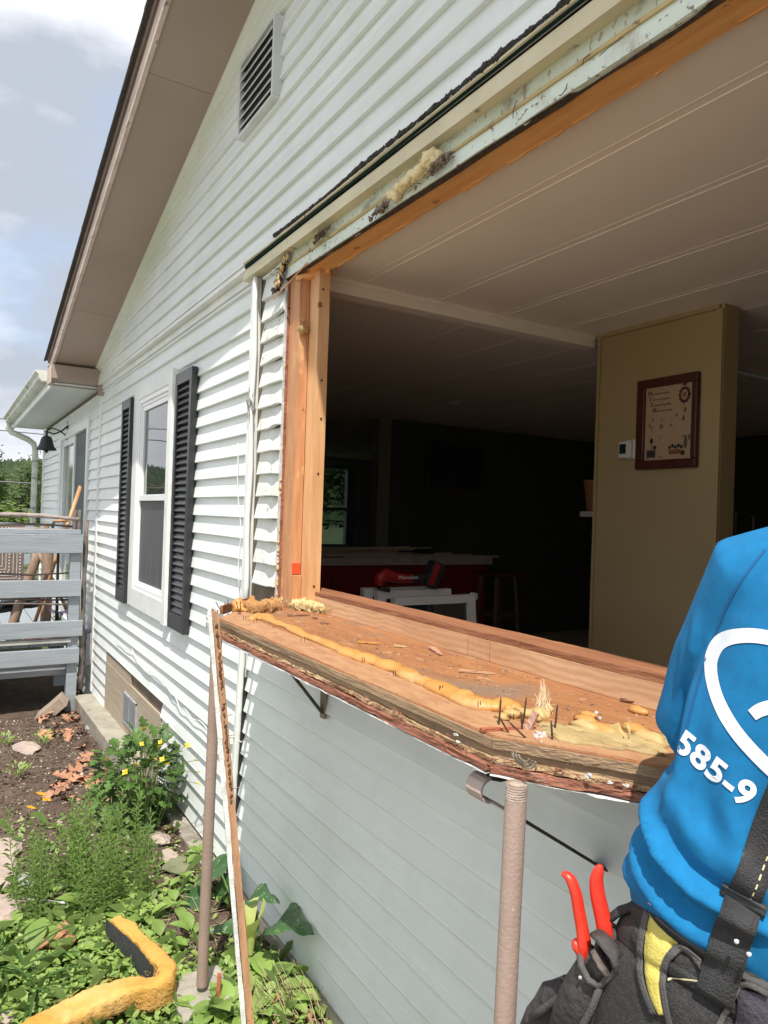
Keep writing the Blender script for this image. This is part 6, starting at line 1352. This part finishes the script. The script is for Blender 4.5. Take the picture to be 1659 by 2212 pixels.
# sweatshirt
mb = MB()
TW = [(-.03,.150,.100),(-.005,.170,.116),(.02,.188,.128),(.06,.203,.134),(.11,.207,.134),(.17,.203,.130),(.24,.203,.128),(.32,.205,.130),(.39,.207,.128),(.46,.210,.124),(.52,.208,.116),(.56,.188,.105),(.595,.155,.092),(.625,.12,.08),(.648,.085,.07)]
loft(mb, [(0,.0,w_,a,b) for w_, a, b in TW], 36, .82)
for S_, E_, W_ in ((SHL,ELL,WRL),(SHR,ELR,WRR)):
    mb.tube([LOC(S_[0]*.55,.0,.545), LOC(*S_), LOC(*S_).lerp(LOC(*E_),.5), LOC(*E_)], [.094,.083,.074,.061], 20); mb.tube([LOC(*E_), LOC(*E_).lerp(LOC(*W_),.5), LOC(*W_)], [.060,.052,.038], 18)
FOLDS = [  # polylines in (u, w), height, width: bunching over the belt and creases from the arm
    ([(-.212,.195),(-.200,.160),(-.165,.138),(-.12,.130),(-.07,.134),(-.02,.14)], .020, .010), ([(-.205,.110),(-.18,.092),(-.145,.080),(-.10,.078),(-.05,.085)], .017, .012),
    ([(-.200,.135),(-.165,.112),(-.12,.104),(-.07,.108)], -.014, .008), ([(-.175,.172),(-.135,.152),(-.09,.150),(-.05,.156)], -.013, .008), ([(-.19,.215),(-.15,.195),(-.10,.182),(-.05,.18)], .010, .016),
    ([(-.205,.075),(-.190,.068),(-.172,.060)], .013, .012), ([(-.16,.30),(-.15,.24),(-.13,.20),(-.10,.175)], -.008, .014), ([(-.13,.29),(-.115,.24),(-.09,.20),(-.06,.18)], .007, .014),
    ([(-.208,.42),(-.203,.36),(-.193,.30),(-.182,.24),(-.180,.18)], .009, .008), ([(-.226,.38),(-.216,.32),(-.205,.27),(-.202,.22)], -.016, .007), ([(-.238,.44),(-.227,.39),(-.221,.34)], .009, .006), ([(-.248,.38),(-.238,.33),(-.228,.29)], -.009, .006),
    ([(-.165,.34),(-.158,.28),(-.155,.21)], .005, .010), ([(-.09,.28),(-.07,.22),(-.05,.18)], -.007, .016), ([(.02,.3),(.05,.2),(.04,.1)], .008, .02)]
def fold(co):
    d = np.zeros(len(co)); rel = co-np.array(HP); u = rel@np.array(RT); w_ = rel@np.array(UP); v = rel@np.array(FW); back = np.clip((.06-v)/.08, 0, 1)
    for pts, h, wd in FOLDS:
        best = np.full(len(co), 9.); n = len(pts)-1; env = np.zeros(len(co))
        for i in range(n):
            a = np.array(pts[i]); b = np.array(pts[i+1]); ab = b-a; t = np.clip(((u-a[0])*ab[0]+(w_-a[1])*ab[1])/(ab@ab), 0, 1)
            dd = np.hypot(u-a[0]-t*ab[0], w_-a[1]-t*ab[1]); s_ = (i+t)/n; k = dd < best; best = np.where(k, dd, best); env = np.where(k, np.sin(np.pi*np.clip(s_*.9+.05,0,1))**.6, env)
        d += h*env*np.exp(-(best/wd)**2)*back
    d += np.array([mnoise.noise(Vector((a*9, b*5, 3)))*.004+mnoise.noise(Vector((a*22, b*16, 8)))*.0015 for a, b in zip(u, w_)])
    return d
shirt, sbv = remeshed(mb, 'sweatshirt', blue, pers, .0065, 5, fold)
# ribbed collar
mb = MB(); mb.tube([LOC(.075*math.cos(t), .005+.068*math.sin(t), .652+.01*math.sin(t)) for t in np.linspace(0,2*math.pi,25)], .010, 8, cap=False); mb.build('collar', blue, pers, smooth=True)
prt = mat('white_screen_print', (.78,.80,.84), (.70,.73,.78), scale=40, rough=.6)
def drape(me2d, off, name, m_, par, bvs, sub=0, thick=0.):
    """lay a flat piece given in back coordinates (u, w) on the cloth"""
    bm = bmesh.new(); bm.from_mesh(me2d)
    for _ in range(sub):
        bmesh.ops.triangulate(bm, faces=bm.faces[:]) if _ == 0 else None
        bmesh.ops.subdivide_edges(bm, edges=[e for e in bm.edges if e.calc_length() > .006], cuts=1)
        bmesh.ops.triangulate(bm, faces=bm.faces[:])
    for v in bm.verts:
        u, w_ = v.co.x, v.co.y; o_ = LOC(u,-.7,w_); best = None
        for bv in bvs:
            h = bv.ray_cast(o_, FW)
            if h[0] is not None and (best is None or h[3] < best[1]): best = (h[0], h[3], h[1])
        if best is None:
            bb = None
            for bv in bvs:
                h = bv.find_nearest(LOC(u,-.05,w_))
                if h[0] is not None and (bb is None or h[3] < bb[1]): bb = (h[0], h[3], h[1])
            v.co = bb[0]-FW*off
        else: v.co = best[0]-FW*off
    if thick:
        r = bmesh.ops.extrude_face_region(bm, geom=bm.faces[:]); 
        for v in [g for g in r['geom'] if isinstance(g, bmesh.types.BMVert)]: v.co += FW*thick
    me = bpy.data.meshes.new(name); bm.to_mesh(me); bm.free(); me.transform(Matrix.Translation(-wloc(par))); me.materials.clear(); me.materials.append(m_)
    me.polygons.foreach_set('use_smooth', [True]*len(me.polygons))
    o = bpy.data.objects.new(name, me); COL.objects.link(o); o.parent = par; return o
def ribbon2d(pts, wd, closed=False, n=6, wds=None):
    P = [Vector((a,b,0)) for a, b in pts]; Q = []; W = []
    m_ = len(P); rng = range(m_ if closed else m_-1)
    for i in rng:
        p0, p1, p2, p3 = P[(i-1)%m_ if closed else max(i-1,0)], P[i], P[(i+1)%m_], P[(i+2)%m_ if closed else min(i+2,m_-1)]
        for k in range(n):
            f = k/n; Q.append(.5*((2*p1)+(p2-p0)*f+(2*p0-5*p1+4*p2-p3)*f*f+(3*p1-p0-3*p2+p3)*f**3)); W.append(wd if wds is None else wds[i]+(wds[min(i+1,m_-1)]-wds[i])*f)
    if not closed: Q.append(P[-1]); W.append(wd if wds is None else wds[-1])
    V = []; c = len(Q)
    for i, q in enumerate(Q):
        d = (Q[(i+1)%c if closed else min(i+1,c-1)]-Q[(i-1)%c if closed else max(i-1,0)]).normalized(); s_ = Vector((-d.y,d.x,0))
        for k in (-1,-.33,.33,1): V.append(q+s_*W[i]/2*k)
    F_ = [(i*4+j,((i+1)%c)*4+j,((i+1)%c)*4+j+1,i*4+j+1) for i in range(c if closed else c-1) for j in range(3)]
    mb = MB(); mb.add(V, F_); return mb.mesh('flat', None)
lp = [(-.03,.474),(-.10,.474),(-.150,.4645),(-.178,.450),(-.194,.431),(-.197,.409),(-.191,.391),(-.176,.370),(-.155,.352),(-.128,.336),(-.09,.321),(-.05,.311),(-.01,.311),(.03,.321),(.068,.336),(.095,.352),(.116,.370),(.131,.391),(.137,.409),(.134,.431),(.118,.450),(.09,.4645),(.04,.474)]
drape(ribbon2d([(a-.004,b-.006) for a, b in lp], .0175, True), .0016, 'printed_outline', prt, pers, [sbv])
drape(ribbon2d([(-.134,.364),(-.127,.376),(-.114,.387),(-.09,.392),(-.06,.386)], .016, n=5, wds=[.013,.015,.016,.016,.015]), .0016, 'printed_mark', prt, pers, [sbv])
tm = text_mesh('585-9', .0425, 0., .0014, 1.05); tm.transform(Matrix.Translation((-.2030,.2705,0)) @ Matrix.Rotation(R_(-7),4,'Z'))
drape(tm, .0016, 'printed_number', prt, pers, [sbv], sub=2)
# trousers and boots
trs = mat('dark_purple_grey_trousers', (.055,.05,.065), (.035,.03,.04), scale=9, rough=.8, bump=.4, bscale=200)
mb = MB(); loft(mb, [(0,0,-.19,.165,.115),(0,0,-.10,.172,.118),(0,0,-.01,.160,.108)])
for s_ in (-1,1):
    hp_ = LOC(.085*s_,.0,-.08); kn = Vector((HP.x,HP.y,.60))+RR*(.12*s_-.03)+FW*.04; an = Vector((HP.x,HP.y,.21))+RR*(.15*s_-.03)-FW*.02
    mb.tube([hp_, hp_.lerp(kn,.5), kn], [.098,.09,.075], 16); mb.tube([kn, an], [.075,.065], 16)
remeshed(mb, 'trousers', trs, pers, .012, 4)
for s_ in (-1,1):
    an = Vector((HP.x,HP.y,.20))+RR*(.15*s_-.03)-FW*.02; mb = MB(); mb.tube([an+Vector((0,0,.03)), an-Vector((0,0,.04))], [.055,.052], 14); mb.tube([an-Vector((0,0,.055))-FW*.05, an-Vector((0,0,.055))+FW*.05, an-Vector((0,0,.06))+FW*.18], [.045,.05,.038], 14, flat=.9)
    mb.build('boot', mat('tan_boot', (.22,.12,.06), rough=.7), pers, smooth=True)
mb = MB(); mb.bar((HP.x-.55,HP.y-.02,.048),(HP.x+.5,HP.y-.02,.048), .50,.10,10,.006); mb.build('stone_step', conc, label='rough concrete slab the worker stands on', cat='step', bevel=.008)

# tool belt with pouches, strap and pliers
web = mat('black_webbing', (.022,.022,.023), (.04,.04,.042), scale=30, rough=.75, bump=.5, bscale=400, spots=[((.20,.19,.17), 30, .70, .05, (1,1,1), .5)])
meshb = mat('black_mesh_padding', (.028,.027,.028), (.05,.048,.047), scale=160, rough=.8, bump=1., bscale=500, bdist=.004)
lea = mat('worn_black_pouch', (.024,.023,.026), (.055,.048,.045), scale=12, rough=.75, bump=.6, bscale=70, spots=[((.20,.15,.11), 11, .64, .07, (1,1,1), .6)])
pip = mat('dark_grey_piping', (.06,.058,.058), (.09,.085,.08), scale=30, rough=.8, bump=.4, bscale=300)
ylw = mat('yellow_belt_panel', (.55,.46,.10), (.62,.53,.14), scale=18, rough=.75, bump=.3, bscale=300)
stit = mat('pale_stitching', (.55,.50,.30), rough=.8)
belt = thing('tool_belt', LOC(0,0,-.1), 'black padded tool belt with yellow panel, pouches and suspender straps worn over the blue sweatshirt', 'tool belt')
def belt_mesh():
    mb = MB(); n = 72; V = []
    prof = [(.012,.172,.118),(.014,.180,.126),(.002,.184,.130),(-.006,.180,.126),(-.016,.186,.132),(-.040,.187,.133),(-.048,.182,.128),(-.058,.189,.135),(-.09,.190,.136),(-.15,.188,.134),(-.19,.180,.124)]
    for (w_, a, b) in prof:
        for j in range(n):
            t = 2*math.pi*j/n; cx_, sx_ = math.cos(t), math.sin(t); u = math.copysign(abs(cx_)**.85,cx_)*a; v = math.copysign(abs(sx_)**.85,sx_)*b
            V.append(LOC(u, v, w_-.5*v+.004*mnoise.noise(Vector((t*3,w_*20,0)))))
    mb.add(V, [(i*n+j,i*n+(j+1)%n,(i+1)*n+(j+1)%n,(i+1)*n+j) for i in range(len(prof)-1) for j in range(n)]); return mb
bm_ = belt_mesh(); bbv = BVHTree.FromPolygons([Vector(v) for v in bm_.v], bm_.f); bm_.build('padded_band', meshb, belt, smooth=True)
both = [sbv, bbv]
drape(ribbon2d([(-.176,.044),(-.155,.058),(-.114,.066),(-.084,.070),(-.017,.072),(.06,.07)], .012), .004, 'band_edge', pip, belt, [bbv], thick=.004)
drape(ribbon2d([(-.165,.012),(-.12,.016),(-.06,.026),(.02,.026)], .020), .0035, 'band_strap', web, belt, [bbv], thick=.003)
drape(ribbon2d([(-.108,.006),(-.094,.022),(-.078,.034)], .0018), .0065, 'stitching', stit, belt, [bbv])
drape(ribbon2d([(-.134,.052),(-.132,.026),(-.128,.004),(-.116,-.020),(-.100,-.036)], .03, wds=[.042,.032,.024,.016,.008]), .0058, 'yellow_panel', ylw, belt, [bbv], thick=.003)
drape(ribbon2d([(-.158,.050),(-.153,.020),(-.146,-.002),(-.132,-.024),(-.108,-.044)], .009), .0068, 'panel_piping', pip, belt, [bbv], thick=.004)
drape(ribbon2d([(-.060,.044),(-.085,.052),(-.107,.052),(-.117,.030),(-.114,.004),(-.100,-.022),(-.084,-.044)], .008), .0072, 'panel_piping', pip, belt, [bbv], thick=.004)
# suspenders: upper webbing with stitch line, buckle, wide lower tab
for u0 in (-.070, .085):
    s_ = 1 if u0 < 0 else -1
    drape(ribbon2d([(u0,.150),(u0,.20),(u0-.003*s_,.26),(u0-.004*s_,.34),(u0-.002*s_,.44),(u0+.010*s_,.54),(u0+.02*s_,.60)], .036), .0050, 'suspender_strap', web, belt, both, thick=.003)
    for k in range(22):
        w_ = .158+k*.0105; drape(ribbon2d([(u0+.007,w_),(u0+.007,w_+.006)], .0018, n=1), .0062, 'stitch', stit, belt, both)
    drape(ribbon2d([(u0-.024,.152),(u0+.026,.158)], .012), .0085, 'buckle', facing, belt, both, thick=.008)
    drape(ribbon2d([(u0+.002,.150),(u0+.004,.115),(u0+.008,.075),(u0+.012,.028)], .045, wds=[.040,.042,.043,.041]), .0110, 'strap_tab', web, belt, both, thick=.004)
drape(ribbon2d([(-.012,.065),(.0,.03),(.005,-.02)], .06), .0075, 'hip_patch', trs, belt, [bbv], thick=.003)
drape(ribbon2d([(-.046,-.020),(-.041,.02),(-.040,.05),(-.032,.066),(-.01,.070)], .006), .009, 'hip_patch_piping', pip, belt, [bbv], thick=.004)
def bag(nm, rings, m_, seed, amp=.006):
    mb = MB(); loft(mb, rings, 24, .7); V = []
    for p in mb.v:
        p = Vector(p); q = p+Vector((mnoise.noise(p*22+Vector((seed,0,0))), mnoise.noise(p*22+Vector((0,seed,0))), mnoise.noise(p*22+Vector((0,0,seed)))))*amp; V.append(q)
    mb.v = [tuple(q) for q in V]; return mb.build(nm, m_, belt, smooth=True)
bag('pouch', [(-.178,-.02,-.24,.040,.04),(-.183,-.02,-.19,.042,.045),(-.186,-.02,-.14,.036,.045),(-.188,-.02,-.105,.032,.042),(-.188,-.02,-.085,.034,.040),(-.188,-.02,-.095,.027,.032)], lea, 1, .008)
bag('pouch', [(-.205,.07,-.30,.055,.045),(-.212,.07,-.25,.052,.05),(-.205,.06,-.20,.045,.045),(-.195,.05,-.165,.036,.04)], lea, 5, .010)
bag('inner_pouch', [(-.172,.0,-.12,.026,.040),(-.176,.0,-.075,.028,.042),(-.180,.0,-.045,.028,.038),(-.180,.0,-.038,.022,.030)], lea, 9, .008)
def ptube(nm, pts, r, m_, flat=1.): mb = MB(); mb.tube([LOC(*p) for p in pts], r, 8, flat=flat, amp=.0008); return mb.build(nm, m_, belt, smooth=True)
ptube('pouch_piping', [(-.216,-.055,-.069),(-.208,-.066,-.080),(-.192,-.072,-.089),(-.176,-.072,-.088),(-.170,-.074,-.066),(-.160,-.078,-.044),(-.148,-.085,-.030)], .0050, pip)
ptube('pouch_piping', [(-.176,-.072,-.088),(-.175,-.074,-.120),(-.177,-.072,-.150),(-.184,-.066,-.20)], .0050, pip)
ptube('pouch_piping', [(-.250,.02,-.262),(-.236,.01,-.228),(-.222,.0,-.192),(-.206,-.01,-.160),(-.196,-.02,-.140)], .006, pip)
ptube('belt_loop', [(-.168,-.070,-.045),(-.164,-.076,-.022),(-.156,-.078,-.012),(-.152,-.074,-.030),(-.158,-.072,-.050)], .0032, web)
ptube('side_strap', [(-.200,-.03,-.022),(-.190,-.03,.002),(-.176,-.03,.020),(-.160,-.04,.028)], .013, web, .45)
ptube('pouch_flap', [(-.206,-.055,-.030),(-.190,-.066,-.028),(-.172,-.070,-.034),(-.160,-.074,-.048)], .014, lea, .35)
ptube('pouch_flap', [(-.200,-.066,-.046),(-.184,-.070,-.058),(-.170,-.074,-.062)], .012, lea, .35)
for p in ((-.203,-.070,-.094),(-.062,-.158,.118),(-.046,-.158,.112)):
    mb = MB(); mb.blob(LOC(*p), .0030, .2, 1); mb.build('rivet' if p[0] < -.2 else 'paint_spot', alu if p[0] < -.2 else prt, belt)
pl = thing('pliers', LOC(-.205,-.04,-.11), 'red handled pliers standing in the black belt pouch', 'pliers')
redh = mat('red_dipped_handle', (.72,.045,.022), (.66,.03,.015), scale=20, rough=.35)
def ph(pts, rad, nm):
    P = [LOC(*p) for p in pts]; Q = []; W = []; n = len(P)
    for i in range(n-1):
        p0, p1, p2, p3 = P[max(i-1,0)], P[i], P[i+1], P[min(i+2,n-1)]
        for k in range(6):
            f = k/6; Q.append(.5*((2*p1)+(p2-p0)*f+(2*p0-5*p1+4*p2-p3)*f*f+(3*p1-p0-3*p2+p3)*f**3)); W.append(rad[i]+(rad[i+1]-rad[i])*f)
    Q.append(P[-1]); W.append(rad[-1]); mb = MB(); mb.tube(Q, W, 14, flat=.8); mb.build(nm, redh, pl, smooth=True)
V0 = -.05
ph([(-.277,V0,.017),(-.270,V0,.019),(-.261,V0,.015),(-.249,V0,.001),(-.238,V0,-.018),(-.225,V0,-.040),(-.215,V0,-.060),(-.211,V0,-.080)], [.0035,.0075,.0095,.0105,.0108,.0112,.013,.010], 'handle')
ph([(-.229,V0,-.062),(-.223,V0,-.067),(-.213,V0,-.072)], [.006,.010,.010], 'handle_guard')
ph([(-.2335,V0+.01,.055),(-.2335,V0+.01,.046),(-.231,V0+.01,.030),(-.222,V0+.01,.011),(-.211,V0+.01,-.006),(-.200,V0+.01,-.024),(-.190,V0+.01,-.045)], [.0035,.0078,.0098,.011,.0114,.0114,.011], 'handle')
mb = MB(); mb.tube([LOC(-.210,V0,-.075), LOC(-.20,V0+.02,-.11), LOC(-.195,V0+.03,-.16)], [.007,.010,.006], 8); mb.build('jaws', nailm, pl, smooth=True)
drape(ribbon2d([(-.190,.560),(-.204,.50),(-.208,.44),(-.204,.36),(-.195,.29)], .0035), .0012, 'sleeve_seam', mat('dark_blue_seam', (.0,.09,.25)), pers, [sbv])
# a lint speck on the sweatshirt
drape(ribbon2d([(-.168,.072),(-.157,.078)], .0018), .002, 'lint', mat('lilac_lint', (.55,.45,.65)), pers, [sbv])
print('objects', len(bpy.data.objects), 'tris', sum(len(o.data.loop_triangles) if o.data.loop_triangles else len(o.data.polygons)*2 for o in bpy.data.objects if o.type == 'MESH'))
